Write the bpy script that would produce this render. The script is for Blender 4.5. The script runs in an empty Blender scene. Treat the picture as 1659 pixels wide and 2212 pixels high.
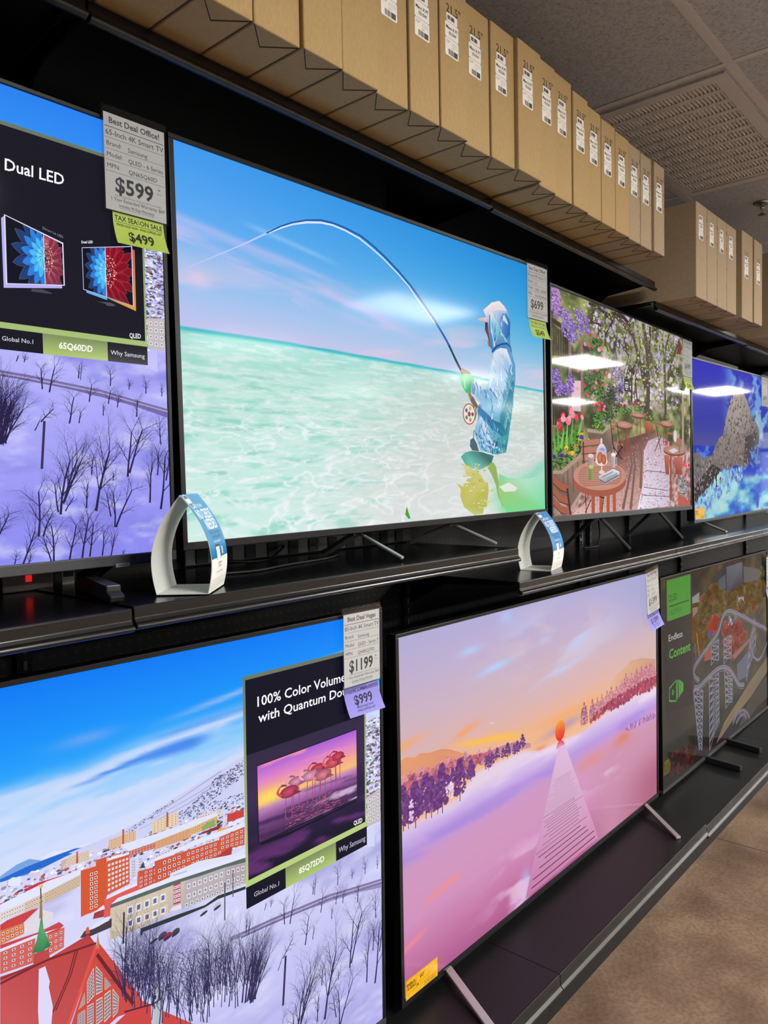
import bpy, bmesh, math, random
import numpy as np
from mathutils import Vector, Matrix, Euler

C = bpy.context.scene.collection
SC = bpy.context.scene
PI = math.pi

# ---------------------------------------------------------------- camera, world, lights, exposure
cam_data = bpy.data.cameras.new('camera')
cam = bpy.data.objects.new('camera', cam_data)
C.objects.link(cam)
SC.camera = cam
cam_data.sensor_fit = 'VERTICAL'
cam_data.sensor_height = 24.0
cam_data.lens = 1661.83 / 2212 * 24.0
cam_data.clip_start = 0.02
yaw, pitch, roll = math.radians(48.9436), math.radians(-2.4756), math.radians(-1.075)
fw = Vector((math.sin(yaw) * math.cos(pitch), math.cos(yaw) * math.cos(pitch), math.sin(pitch)))
rt = Vector((math.cos(yaw), -math.sin(yaw), 0))
up = rt.cross(fw)
rt2 = rt * math.cos(roll) + up * math.sin(roll)
up2 = up * math.cos(roll) - rt * math.sin(roll)
m = Matrix((rt2, up2, -fw)).transposed().to_4x4()
m.translation = (-0.9097, -1.3229, 1.5662)
cam.matrix_world = m

world = bpy.data.worlds.new('world')
SC.world = world
world.use_nodes = True
world.node_tree.nodes['Background'].inputs[0].default_value = (0.5, 0.52, 0.55, 1)
world.node_tree.nodes['Background'].inputs[1].default_value = 0.05

SC.view_settings.view_transform = 'Standard'
SC.view_settings.look = 'None'
SC.view_settings.gamma = 1.0
SC.view_settings.exposure = 0.0
SC.view_settings.use_curve_mapping = False

TROFFER_STRENGTH = 108.0
TROFFER_COLOR = (1.0, 0.965, 0.90)
CEIL = 3.04

# ---------------------------------------------------------------- helpers
def s2l(c):
    c = np.asarray(c, float) / 255.0
    return np.where(c <= 0.04045, c / 12.92, ((c + 0.055) / 1.055) ** 2.4)

def lin(r, g, b):
    v = s2l((r, g, b))
    return (float(v[0]), float(v[1]), float(v[2]), 1.0)

def principled(name, col, rough=0.5, metal=0.0, spec=0.5, noise=0.0, scale=20.0, bump=0.0, coat=0.0):
    mt = bpy.data.materials.new(name)
    mt.use_nodes = True
    nt = mt.node_tree
    b = nt.nodes['Principled BSDF']
    b.inputs['Base Color'].default_value = col
    b.inputs['Roughness'].default_value = rough
    b.inputs['Metallic'].default_value = metal
    b.inputs['Specular IOR Level'].default_value = spec
    b.inputs['Coat Weight'].default_value = coat
    if noise or bump:
        tc = nt.nodes.new('ShaderNodeTexCoord')
        nz = nt.nodes.new('ShaderNodeTexNoise')
        nz.inputs['Scale'].default_value = scale
        nz.inputs['Detail'].default_value = 6
        nt.links.new(tc.outputs['Object'], nz.inputs['Vector'])
        if noise:
            mx = nt.nodes.new('ShaderNodeMix'); mx.data_type = 'RGBA'
            nt.links.new(nz.outputs['Fac'], mx.inputs[0])
            mx.inputs[6].default_value = tuple(c * (1 - noise) for c in col[:3]) + (1,)
            mx.inputs[7].default_value = tuple(min(1, c * (1 + noise)) for c in col[:3]) + (1,)
            nt.links.new(mx.outputs[2], b.inputs['Base Color'])
        if bump:
            bp = nt.nodes.new('ShaderNodeBump')
            bp.inputs['Strength'].default_value = bump
            bp.inputs['Distance'].default_value = 0.002
            nt.links.new(nz.outputs['Fac'], bp.inputs['Height'])
            nt.links.new(bp.outputs[0], b.inputs['Normal'])
    return mt

def holes_material(name, col, pitch, radius, y0=-9.0, y1=9.0, rough=0.3, axes=(0, 1), hole=(0.002, 0.002, 0.002, 1)):
    """black sheet steel with punched holes in a square pitch, between y0 and y1 of the second axis"""
    mt = principled(name, col, rough)
    nt = mt.node_tree
    b = nt.nodes['Principled BSDF']
    tc = nt.nodes.new('ShaderNodeTexCoord')
    sp = nt.nodes.new('ShaderNodeSeparateXYZ')
    nt.links.new(tc.outputs['Object'], sp.inputs[0])
    def math_(op, a, bb):
        n = nt.nodes.new('ShaderNodeMath'); n.operation = op
        for k, v in ((0, a), (1, bb)):
            if v is None: continue
            if isinstance(v, (int, float)): n.inputs[k].default_value = v
            else: nt.links.new(v, n.inputs[k])
        return n.outputs[0]
    ds = []
    for ax in axes:
        f = math_('FRACT', math_('DIVIDE', sp.outputs[ax], pitch), None)
        d = math_('MULTIPLY', math_('SUBTRACT', f, 0.5), pitch)
        ds.append(math_('MULTIPLY', d, d))
    r = math_('SQRT', math_('ADD', ds[0], ds[1]), None)
    inside = math_('LESS_THAN', r, radius)
    inside = math_('MULTIPLY', inside, math_('GREATER_THAN', sp.outputs[axes[1]], y0))
    inside = math_('MULTIPLY', inside, math_('LESS_THAN', sp.outputs[axes[1]], y1))
    mx = nt.nodes.new('ShaderNodeMix'); mx.data_type = 'RGBA'
    nt.links.new(inside, mx.inputs[0])
    mx.inputs[6].default_value = col
    mx.inputs[7].default_value = hole
    nt.links.new(mx.outputs[2], b.inputs['Base Color'])
    return mt

class MB:
    """collects faces and links them as ONE mesh object"""
    def __init__(self):
        self.v, self.f, self.mi = [], [], []
        self.M = None
    def add(self, vs, fs, mi=0):
        o = len(self.v)
        if self.M is not None: vs = [tuple(self.M @ Vector(p)) for p in vs]
        self.v += [tuple(p) for p in vs]
        self.f += [tuple(o + i for i in f) for f in fs]
        self.mi += [mi] * len(fs)
        return self
    def box(self, a, b, mi=0):
        (x0, y0, z0), (x1, y1, z1) = a, b
        vs = [(x0,y0,z0),(x1,y0,z0),(x1,y1,z0),(x0,y1,z0),(x0,y0,z1),(x1,y0,z1),(x1,y1,z1),(x0,y1,z1)]
        return self.add(vs, [(0,3,2,1),(4,5,6,7),(0,1,5,4),(1,2,6,5),(2,3,7,6),(3,0,4,7)], mi)
    def prism(self, prof, x0, x1, mi=0, axis=0):
        """profile of (y,z) pairs extruded along x (axis 0) or (x,z) along y (axis 1) or (x,y) along z (axis 2)"""
        n = len(prof); vs = []
        for t in (x0, x1):
            for a, b in prof:
                vs.append((t, a, b) if axis == 0 else (a, t, b) if axis == 1 else (a, b, t))
        fs = [tuple(range(n))[::-1], tuple(range(n, 2 * n))]
        fs += [(i, (i + 1) % n, n + (i + 1) % n, n + i) for i in range(n)]
        return self.add(vs, fs, mi)
    def tube(self, pts, r, n=8, mi=0):
        pts = [Vector(p) for p in pts]; vs = []; fs = []
        for i, p in enumerate(pts):
            d = (pts[min(i + 1, len(pts) - 1)] - pts[max(i - 1, 0)]).normalized()
            a = d.orthogonal().normalized() if i == 0 else (a - d * a.dot(d)).normalized()
            b = d.cross(a)
            rr = r[i] if isinstance(r, (list, tuple)) else r
            vs += [tuple(p + (a * math.cos(2*PI*k/n) + b * math.sin(2*PI*k/n)) * rr) for k in range(n)]
        for i in range(len(pts) - 1):
            fs += [(i*n+k, i*n+(k+1)%n, (i+1)*n+(k+1)%n, (i+1)*n+k) for k in range(n)]
        fs += [tuple(range(n))[::-1], tuple(range((len(pts)-1)*n, len(pts)*n))]
        return self.add(vs, fs, mi)
    def lathe(self, prof, c, n=24, mi=0):
        """(r,z) profile turned about the vertical through c"""
        vs = [(c[0]+r*math.cos(2*PI*k/n), c[1]+r*math.sin(2*PI*k/n), c[2]+z) for r, z in prof for k in range(n)]
        fs = []
        for i in range(len(prof)-1):
            fs += [(i*n+k, i*n+(k+1)%n, (i+1)*n+(k+1)%n, (i+1)*n+k) for k in range(n)]
        fs += [tuple(range(n))[::-1], tuple(range((len(prof)-1)*n, len(prof)*n))]
        return self.add(vs, fs, mi)
    def bar(self, a, b, w, h, mi=0):
        """square bar from a to b, w wide (horizontal), h high"""
        a, b = Vector(a), Vector(b); d = (b - a).normalized()
        s = d.cross(Vector((0, 0, 1)))
        s = s.normalized() if s.length > 1e-4 else Vector((1, 0, 0))
        u = s.cross(d).normalized()
        vs = [tuple(p + s * (i * w / 2) + u * (j * h / 2)) for p in (a, b) for i, j in ((-1,-1),(1,-1),(1,1),(-1,1))]
        return self.add(vs, [(0,1,2,3),(7,6,5,4),(0,4,5,1),(1,5,6,2),(2,6,7,3),(3,7,4,0)], mi)
    def build(self, name, mats, parent=None, bevel=0.0, smooth=False, seg=2):
        me = bpy.data.meshes.new(name)
        me.from_pydata(self.v, [], self.f)
        if not isinstance(mats, (list, tuple)): mats = [mats]
        for mm in mats: me.materials.append(mm)
        if len(mats) > 1: me.polygons.foreach_set('material_index', self.mi)
        bm = bmesh.new(); bm.from_mesh(me)
        bmesh.ops.recalc_face_normals(bm, faces=bm.faces)
        bm.to_mesh(me); bm.free()
        if smooth: me.polygons.foreach_set('use_smooth', [True] * len(me.polygons))
        o = bpy.data.objects.new(name, me)
        C.objects.link(o)
        if parent: o.parent = parent
        if bevel:
            md = o.modifiers.new('bevel', 'BEVEL'); md.width = bevel; md.segments = seg; md.limit_method = 'ANGLE'
        return o

def tag(o, label=None, cat=None, group=None, kind=None):
    if label: o['label'] = label
    if cat: o['category'] = cat
    if group: o['group'] = group
    if kind: o['kind'] = kind
    return o

def thing(name, label, cat, loc=(0, 0, 0), rot=(0, 0, 0), group=None):
    o = bpy.data.objects.new(name, None)
    o.empty_display_size = 0.05
    C.objects.link(o)
    o.location = loc
    o.rotation_euler = rot
    return tag(o, label, cat, group)

def copy_tree(o, parent=None):
    c = o.copy(); C.objects.link(c)
    if parent: c.parent = parent
    for ch in list(o.children): copy_tree(ch, c)
    return c

# ---------------------------------------------------------------- flat artwork: printed matter and screen pictures
_perm = np.random.RandomState(7).rand(256, 256)
def vnoise(x, y):
    xi = np.floor(x).astype(int); yi = np.floor(y).astype(int)
    fx = x - xi; fy = y - yi
    fx = fx * fx * (3 - 2 * fx); fy = fy * fy * (3 - 2 * fy)
    g = lambda a, b: _perm[a % 256, b % 256]
    return (g(xi, yi) * (1-fx) + g(xi+1, yi) * fx) * (1-fy) + (g(xi, yi+1) * (1-fx) + g(xi+1, yi+1) * fx) * fy
def fbm(x, y, o=4):
    s = 0; a = 0.5; t = 0
    for k in range(o):
        s = s + a * vnoise(x + 17.3 * k, y + 9.1 * k); t += a
        x = x * 2.03; y = y * 2.03; a *= 0.5
    return s / t
def sst(a, b, x):
    t = np.clip((x - a) / (b - a + 1e-12), 0, 1)
    return t * t * (3 - 2 * t)
def ramp(x, xs, cs):
    cs = np.asarray(cs, float)
    return np.stack([np.interp(x, xs, cs[:, k]) for k in range(3)], -1)
def blend(a, b, t):
    t = np.asarray(t)[..., None]
    return a * (1 - t) + np.asarray(b, float) * t

_glyphs = {}
def glyphs(s, bold=0.0):
    key = (s, bold)
    if key not in _glyphs:
        cu = bpy.data.curves.new('t', 'FONT')
        cu.body = s; cu.size = 1.0; cu.offset = bold; cu.resolution_u = 2
        o = bpy.data.objects.new('t', cu)
        C.objects.link(o)
        dg = bpy.context.evaluated_depsgraph_get(); dg.update()
        me = bpy.data.meshes.new_from_object(o.evaluated_get(dg))
        v = np.array([(q.co.x, q.co.y) for q in me.vertices]).reshape(-1, 2)
        f = [tuple(p.vertices) for p in me.polygons]
        bpy.data.objects.remove(o); bpy.data.curves.remove(cu); bpy.data.meshes.remove(me)
        _glyphs[key] = (v, f)
    return _glyphs[key]

class Art:
    """picture in the plane y = 0 facing -Y, built as layers a few microns apart; one colour per corner"""
    STEP = 7e-6
    def __init__(self):
        self.V, self.F, self.K = [], [], []      # vertex arrays (n,3), face lists, colour arrays (n,3) sRGB 0..255
        self.n = 0; self.layer = 1
        self.map = None                          # optional 2D map for pictures inside pictures
        self.clip = None; self.sqk = 1.0
    def _push(self, v2, faces, cols, bump=True):
        v2 = np.asarray(v2, float).reshape(-1, 2)
        if self.map is not None: v2 = self.map(v2)
        if self.clip is not None:
            v2 = np.stack([np.clip(v2[:, 0], 0, self.clip[0]), np.clip(v2[:, 1], 0, self.clip[1])], -1)
        v = np.stack([v2[:, 0], np.full(len(v2), -self.layer * self.STEP), v2[:, 1]], -1)
        c = np.asarray(cols, float)
        if c.ndim == 1: c = np.tile(c, (len(v2), 1))
        self.V.append(v); self.K.append(c)
        self.F += [tuple(self.n + i for i in f) for f in faces]
        self.n += len(v2)
        if bump: self.layer += 1
    def grid(self, W, H, nx, ny, fn, x0=0.0, y0=0.0):
        u, v = np.meshgrid(np.linspace(0, 1, nx + 1), np.linspace(0, 1, ny + 1))
        c = np.clip(fn(u, v), 0, 255).reshape(-1, 3)
        p = np.stack([x0 + u.ravel() * W, y0 + v.ravel() * H], -1)
        w = nx + 1
        i = (np.arange(ny)[:, None] * w + np.arange(nx)[None]).ravel()
        fs = np.stack([i, i + 1, i + w + 1, i + w], -1).tolist()
        self._push(p, fs, c)
    def poly(self, pts, col, bump=True):
        if isinstance(col, list): col = np.array(col, float)
        self._push(pts, [tuple(range(len(pts)))], col, bump)
    def rect(self, x0, y0, x1, y1, col, bump=True):
        self.poly([(x0, y0), (x1, y0), (x1, y1), (x0, y1)], col, bump)
    def line(self, pts, w, col, w2=None, bump=True):
        p = np.asarray(pts, float)
        if len(p) < 2: return
        d = np.gradient(p, axis=0); d /= np.linalg.norm(d, axis=1)[:, None] + 1e-12
        nrm = np.stack([-d[:, 1], d[:, 0]], -1)
        ww = np.linspace(w, w if w2 is None else w2, len(p))[:, None] / 2
        q = np.concatenate([p + nrm * ww, p - nrm * ww])
        n = len(p)
        self._push(q, [(i, i + 1, n + i + 1, n + i) for i in range(n - 1)], col, bump)
    def segs(self, S, col, bump=True):
        """many tapered strokes at once: rows x0,y0,x1,y1,w0,w1"""
        S = np.asarray(S, float).reshape(-1, 6)
        if not len(S): return
        d = S[:, 2:4] - S[:, :2]; d /= np.linalg.norm(d, axis=1)[:, None] + 1e-12
        nr = np.stack([-d[:, 1], d[:, 0]], -1)
        a, b = nr * S[:, 4:5] / 2, nr * S[:, 5:6] / 2
        q = np.stack([S[:, :2] + a, S[:, :2] - a, S[:, 2:4] - b, S[:, 2:4] + b], 1).reshape(-1, 2)
        c = np.asarray(col, float)
        if c.ndim == 2: c = np.repeat(c, 4, axis=0)
        self._push(q, [(4*i, 4*i+1, 4*i+2, 4*i+3) for i in range(len(S))], c, bump)
    def ell(self, cx, cy, rx, ry, col, n=18, rot=0.0, bump=True, edge=None):
        t = np.linspace(0, 2 * PI, n, endpoint=False)
        x, y = rx * np.cos(t), ry * np.sin(t)
        p = np.stack([cx + x * math.cos(rot) - y * math.sin(rot), cy + x * math.sin(rot) + y * math.cos(rot)], -1)
        if edge is None:
            self._push(p, [tuple(range(n))], col, bump)
        else:
            p = np.concatenate([p, [(cx, cy)]])
            c = np.concatenate([np.tile(np.asarray(edge, float), (n, 1)), [col]])
            self._push(p, [(i, (i + 1) % n, n) for i in range(n)], c, bump)
    def dots(self, pts, r, cols, n=6, sq=1.0, seed=0, bump=True):
        """many little blobs; r and cols may be ranges / lists to pick from"""
        rs = np.random.RandomState(seed)
        pts = np.asarray(pts, float).reshape(-1, 2)
        if not len(pts): return
        k = len(pts); sq = sq * self.sqk
        rr = rs.uniform(r[0], r[1], k) if isinstance(r, (tuple, list)) else np.full(k, r)
        cols = np.asarray(cols, float)
        if cols.ndim == 1: cols = cols[None]
        cc = cols[rs.randint(len(cols), size=k)] * rs.uniform(0.88, 1.1, (k, 1))
        t = np.linspace(0, 2 * PI, n, endpoint=False)[None] + rs.uniform(0, 6, (k, 1))
        wob = rs.uniform(0.7, 1.2, (k, n))
        p = np.stack([pts[:, :1] + rr[:, None] * np.cos(t) * wob, pts[:, 1:] + sq * rr[:, None] * np.sin(t) * wob], -1).reshape(-1, 2)
        self._push(p, [tuple(range(n * i, n * i + n)) for i in range(k)], np.repeat(np.clip(cc, 0, 255), n, axis=0), bump)
    def text(self, s, a, b, top, col, bold=0.0, fit=True):
        """s on the baseline a..b, capital height given by the point top above a"""
        a, b, top = (np.asarray(q, float) for q in (a, b, top))
        v, f = glyphs(s, bold)
        if not len(v): return
        hv, _ = glyphs('H', bold)
        cap = hv[:, 1].max()
        x0, x1 = v[:, 0].min(), v[:, 0].max()
        ex = (b - a) / (x1 - x0); ey = (top - a) / cap
        p = a + (v[:, :1] - x0) * ex + v[:, 1:] * ey
        self._push(p, f, col)
    def textc(self, s, cx, y, cap, col, bold=0.0, maxw=None, align='c'):
        v, f = glyphs(s, bold)
        if not len(v): return
        hv, _ = glyphs('H', bold)
        k = cap / hv[:, 1].max()
        w = (v[:, 0].max() - v[:, 0].min()) * k
        kx = k * (min(1.0, maxw / w) if maxw else 1.0)
        w = (v[:, 0].max() - v[:, 0].min()) * kx
        x = cx - w / 2 if align == 'c' else cx
        p = np.stack([x + (v[:, 0] - v[:, 0].min()) * kx, y + v[:, 1] * k], -1)
        self._push(p, f, col)
    def slab(self, w, h, t, col):
        """paper body behind the print: front at y=0, back at y=t"""
        v = np.array([(0,0,0),(w,0,0),(w,0,h),(0,0,h),(0,t,0),(w,t,0),(w,t,h),(0,t,h)], float)
        fs = [(0,1,2,3),(5,4,7,6),(4,5,1,0),(3,2,6,7),(4,0,3,7),(1,5,6,2)]
        self.V.append(v); self.K.append(np.tile(np.asarray(col, float), (8, 1)))
        self.F += [tuple(self.n + i for i in f) for f in fs]
        self.n += 8
    def banded(self, d):
        """cut every face into strips d high so that it can follow a bend"""
        V = np.concatenate(self.V); K = np.concatenate(self.K); nv, nf, nk = [], [], []
        for f in self.F:
            P = [tuple(V[i]) for i in f]; col = K[f[0]]
            zs = [p[2] for p in P]
            for b in range(int(math.floor(min(zs) / d)), int(math.floor(max(zs) / d)) + 1):
                q = P
                for lim, sg in ((b * d, 1), ((b + 1) * d, -1)):
                    o = []
                    for a, c in zip(q, q[1:] + q[:1]):
                        ia, ic = sg * (a[2] - lim) >= 0, sg * (c[2] - lim) >= 0
                        if ia: o.append(a)
                        if ia != ic:
                            t = (lim - a[2]) / (c[2] - a[2])
                            o.append(tuple(a[k] + t * (c[k] - a[k]) for k in range(3)))
                    q = o
                    if len(q) < 3: break
                if len(q) >= 3:
                    nf.append(tuple(range(len(nv), len(nv) + len(q)))); nv += q; nk += [col] * len(q)
        self.V, self.K, self.F, self.n = [np.array(nv)], [np.array(nk)], nf, len(nv)
    def build(self, name, mat, parent=None, warp=None, band=None):
        if band: self.banded(band)
        V = np.concatenate(self.V); K = s2l(np.clip(np.concatenate(self.K), 0, 255))
        if warp is not None: V = warp(V)
        me = bpy.data.meshes.new(name)
        lens = np.array([len(f) for f in self.F]); idx = np.concatenate([np.asarray(f) for f in self.F])
        me.vertices.add(len(V)); me.vertices.foreach_set('co', V.astype(np.float32).ravel())
        me.loops.add(len(idx)); me.loops.foreach_set('vertex_index', idx.astype(np.int32))
        me.polygons.add(len(lens))
        me.polygons.foreach_set('loop_start', np.concatenate([[0], np.cumsum(lens)[:-1]]).astype(np.int32))
        me.update(calc_edges=True)
        at = me.color_attributes.new('picture', 'FLOAT_COLOR', 'POINT')
        at.data.foreach_set('color', np.concatenate([K, np.ones((len(K), 1))], 1).astype(np.float32).ravel())
        me.materials.append(mat)
        o = bpy.data.objects.new(name, me); C.objects.link(o)
        if parent: o.parent = parent
        return o

def in_poly(poly, n, seed=0):
    """n random points inside a polygon"""
    p = np.asarray(poly, float); rs = np.random.RandomState(seed)
    lo, hi = p.min(0), p.max(0); out = []
    q = np.roll(p, -1, axis=0)
    while len(out) < n:
        c = rs.uniform(lo, hi, (n * 3, 2))
        ins = np.zeros(len(c), bool)
        for (x0, y0), (x1, y1) in zip(p, q):
            cond = ((y0 > c[:, 1]) != (y1 > c[:, 1])) & (c[:, 0] < (x1 - x0) * (c[:, 1] - y0) / (y1 - y0 + 1e-12) + x0)
            ins ^= cond
        out += c[ins].tolist()
    return np.array(out[:n])

def bare_tree(S, x, y, h, rs, spread=0.5, w=0.004, depth=4, lean=0.0):
    """recursive bare branches appended to S as tapered strokes"""
    def br(x, y, ang, L, w, d):
        k = 3 if d > 1 else 2
        for i in range(k):
            a2 = ang + rs.uniform(-0.12, 0.12)
            x2, y2 = x + math.sin(a2) * L / k, y + math.cos(a2) * L / k
            w2 = w * 0.82
            S.append((x, y, x2, y2, w, w2))
            if d > 0:
                for sgn in ((-1, 1) if rs.rand() < 0.75 else (rs.choice([-1, 1]),)):
                    br(x2, y2, a2 + sgn * rs.uniform(0.35, 0.9) * spread * 1.6, L * rs.uniform(0.35, 0.58), w2 * 0.5, d - 1)
            x, y, w, ang = x2, y2, w2, a2
    br(x, y, lean, h, w, depth)

def quad_map(q):
    """unit square -> quadrilateral (bottom-left, bottom-right, top-right, top-left), in perspective"""
    q = np.asarray(q, float)
    A = []; B = []
    for (u, v), (x, y) in zip(((0,0),(1,0),(1,1),(0,1)), q):
        A += [[u, v, 1, 0, 0, 0, -u*x, -v*x], [0, 0, 0, u, v, 1, -u*y, -v*y]]; B += [x, y]
    h = np.append(np.linalg.solve(np.array(A), np.array(B)), 1).reshape(3, 3)
    def f(p):
        p = np.asarray(p, float)
        w = np.concatenate([p, np.ones((len(p), 1))], 1) @ h.T
        return w[:, :2] / w[:, 2:]
    return f

# ---------------------------------------------------------------- materials
def picture_material(name, emit, rough, spec=0.5, coat=0.0, strength=1.0):
    mt = bpy.data.materials.new(name); mt.use_nodes = True
    nt = mt.node_tree; b = nt.nodes['Principled BSDF']
    at = nt.nodes.new('ShaderNodeAttribute'); at.attribute_name = 'picture'
    if emit:
        b.inputs['Base Color'].default_value = (0.004, 0.004, 0.005, 1)
        nt.links.new(at.outputs['Color'], b.inputs['Emission Color'])
        b.inputs['Emission Strength'].default_value = strength
        mt.cycles.emission_sampling = 'NONE'
    else:
        nt.links.new(at.outputs['Color'], b.inputs['Base Color'])
    b.inputs['Roughness'].default_value = rough
    b.inputs['Specular IOR Level'].default_value = spec
    return mt

M = {}
M['print'] = picture_material('printed_paper', False, 0.55, 0.3)
M['glossprint'] = picture_material('glossy_print', False, 0.3, 0.5)
M['screen_matte'] = picture_material('screen_satin', True, 0.095, 0.024)
M['screen_gloss'] = picture_material('screen_gloss', True, 0.045, 0.042)
M['screen_dim'] = picture_material('screen_standby', True, 0.09, 0.06, strength=0.72)
M['bezel'] = principled('black_bezel', lin(13, 13, 15), 0.35, 0, 0.3, noise=0.1, scale=40)
M['bezel_grey'] = principled('grey_bezel_metal', lin(66, 67, 69), 0.42, 0.6, 0.5, noise=0.06, scale=60)
M['plastic'] = principled('black_plastic', lin(11, 11, 12), 0.5, 0, 0.25, noise=0.15, scale=80)
M['leg_silver'] = principled('brushed_silver', lin(178, 178, 175), 0.38, 0.75, 0.5, noise=0.05, scale=90)
M['leg_dark'] = principled('dark_grey_leg', lin(24, 24, 26), 0.45, 0.2, 0.5, noise=0.08, scale=60)
M['shelf'] = principled('black_shelf_steel', lin(11, 11, 12), 0.3, 0.0, 0.3, noise=0.2, scale=6, bump=0.05)
M['shelf_top'] = holes_material('perforated_shelf_steel', lin(10, 10, 11), 0.0254, 0.0035, -0.16, -0.09, 0.2)
M['deck_top'] = holes_material('perforated_deck_steel', lin(15, 15, 16), 0.0254, 0.0042, -0.2286, -0.175, 0.42)
M['channel'] = principled('price_channel_steel', lin(17, 16, 16), 0.24, 0.1, 0.5, noise=0.2, scale=12)
M['pegboard'] = holes_material('black_pegboard', lin(8, 8, 9), 0.0254, 0.0045, -1, 9, 0.45, (0, 2), lin(32, 34, 40))
for k_ in ('shelf_top', 'deck_top', 'pegboard'): M[k_].node_tree.nodes['Principled BSDF'].inputs['Specular IOR Level'].default_value = 0.25
M['acrylic'] = bpy.data.materials.new('clear_acrylic')
M['acrylic'].use_nodes = True
nt = M['acrylic'].node_tree
nt.nodes.remove(nt.nodes['Principled BSDF'])
gl = nt.nodes.new('ShaderNodeBsdfGlossy'); gl.inputs['Roughness'].default_value = 0.06
tr = nt.nodes.new('ShaderNodeBsdfTransparent'); tr.inputs[0].default_value = (0.93, 0.94, 0.95, 1)
lw = nt.nodes.new('ShaderNodeLayerWeight'); lw.inputs[0].default_value = 0.5
mx = nt.nodes.new('ShaderNodeMixShader')
pw = nt.nodes.new('ShaderNodeMath'); pw.operation = 'POWER'; pw.inputs[1].default_value = 4.0
nt.links.new(lw.outputs['Facing'], pw.inputs[0])
pm = nt.nodes.new('ShaderNodeMath'); pm.operation = 'MULTIPLY_ADD'; pm.inputs[1].default_value = 0.35; pm.inputs[2].default_value = 0.02
nt.links.new(pw.outputs[0], pm.inputs[0])
nt.links.new(pm.outputs[0], mx.inputs[0]); nt.links.new(tr.outputs[0], mx.inputs[1]); nt.links.new(gl.outputs[0], mx.inputs[2])
nt.links.new(mx.outputs[0], nt.nodes['Material Output'].inputs[0])

# ---------------------------------------------------------------- pictures on the screens (local metres)
WHITE = (250, 250, 255)
def lerp_quad(q, u, v):
    q = np.asarray(q, float)
    return q[0]*(1-u)*(1-v) + q[1]*u*(1-v) + q[2]*u*v + q[3]*(1-u)*v

def facade(A, q, nx, ny, wall, win=(60, 62, 95), frame=(245, 238, 240), fw=0.5, fh=0.5, wall2=None, m=(0.03, 0.06), seed=0, skip=0.0):
    """wall quad BL, BR, TR, TL with nx x ny framed windows"""
    A.poly(q, [wall, wall2 or wall, wall2 or wall, wall])
    rs = np.random.RandomState(seed)
    fr, wi = [], []
    for i in range(nx):
        for j in range(ny):
            if rs.rand() < skip: continue
            cx = m[0] + (1 - 2*m[0]) * (i + 0.5) / nx; cy = m[1] + (1 - 2*m[1]) * (j + 0.5) / ny
            hw, hh = (1 - 2*m[0]) / nx * fw / 2, (1 - 2*m[1]) / ny * fh / 2
            for L, k in ((fr, 1.0), (wi, 0.62)):
                L.append([lerp_quad(q, cx + sx*hw*k, cy + sy*hh*k) for sx, sy in ((-1,-1),(1,-1),(1,1),(-1,1))])
    for L, c in ((fr, frame), (wi, win)):
        if not L: continue
        p = np.array(L).reshape(-1, 2)
        A._push(p, [(4*i, 4*i+1, 4*i+2, 4*i+3) for i in range(len(L))], c)

def draw_flower(A, q, dim):
    """blue and red daisy on black in a quad (BL, BR, TR, TL)"""
    f = quad_map(q); A.map = f
    A.rect(0, 0, 1, 1, (14, 15, 26))
    cx, cy, asp = 0.55, 0.52, 0.62
    rs = np.random.RandomState(4)
    def petal(a, r0, r1, w, col, edge, clipx):
        t = np.linspace(0, 1, 9)
        wd = w * np.sin(PI * (0.12 + 0.88 * t)) ** 0.7
        px = np.concatenate([r0 + (r1 - r0) * t, (r0 + (r1 - r0) * t)[::-1]])
        py = np.concatenate([wd, -wd[::-1]])
        x = (px * math.cos(a) - py * math.sin(a)) * asp; y = px * math.sin(a) + py * math.cos(a)
        x = np.clip(cx + x, 0.01, 0.99); y = np.clip(cy + y, 0.01, 0.99)
        x = np.minimum(x, cx) if clipx < 0 else np.maximum(x, cx)
        c = np.tile(np.asarray(edge, float), (len(x), 1)); c[3:6] = col; c[12:15] = col
        A._push(np.stack([x, y], -1), [tuple(range(len(x)))], c)
        A.line(np.stack([x, y], -1), 0.006, np.asarray(edge) * 0.6 + 60)
    for k, (r1, col, edge) in enumerate(((0.80, (14, 30, 72), (30, 62, 120)), (0.60, (12, 60, 140), (40, 130, 225)), (0.42, (0, 105, 200), (70, 190, 255)), (0.24, (0, 80, 175), (110, 215, 255)))):
        n = 9 - k
        for i in range(n):
            petal(PI / 2 + PI * (i + 0.5 * (k % 2) + 0.2) / n, 0.08 * (3 - k) * 0.5, r1, 0.12 - 0.018 * k, col, edge, -1)
    red, rede = (dim, (dim[0] * 0.62, dim[1] * 0.5, dim[2] * 0.6))
    for k, r1 in enumerate((0.86, 0.68)):
        for i in range(8):
            petal(-PI / 2 + PI * (i + 0.5 * k + 0.15) / 8, 0.1, r1, 0.105, red, rede, 1)
    a = rs.uniform(-PI / 2, PI / 2, 170); r = 0.30 * np.sqrt(rs.rand(170))
    A.dots(np.stack([np.maximum(cx + r * np.cos(a) * asp * 1.1, cx + 0.006), cy + r * np.sin(a) * 1.15], -1), (0.006, 0.014), [(250, 200, 200), dim, (150, 20, 50), (255, 230, 190)], seed=2)
    A.line([(cx, 0.0), (cx, 1.0)], 0.012, (215, 235, 255))
    A.map = None

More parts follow.
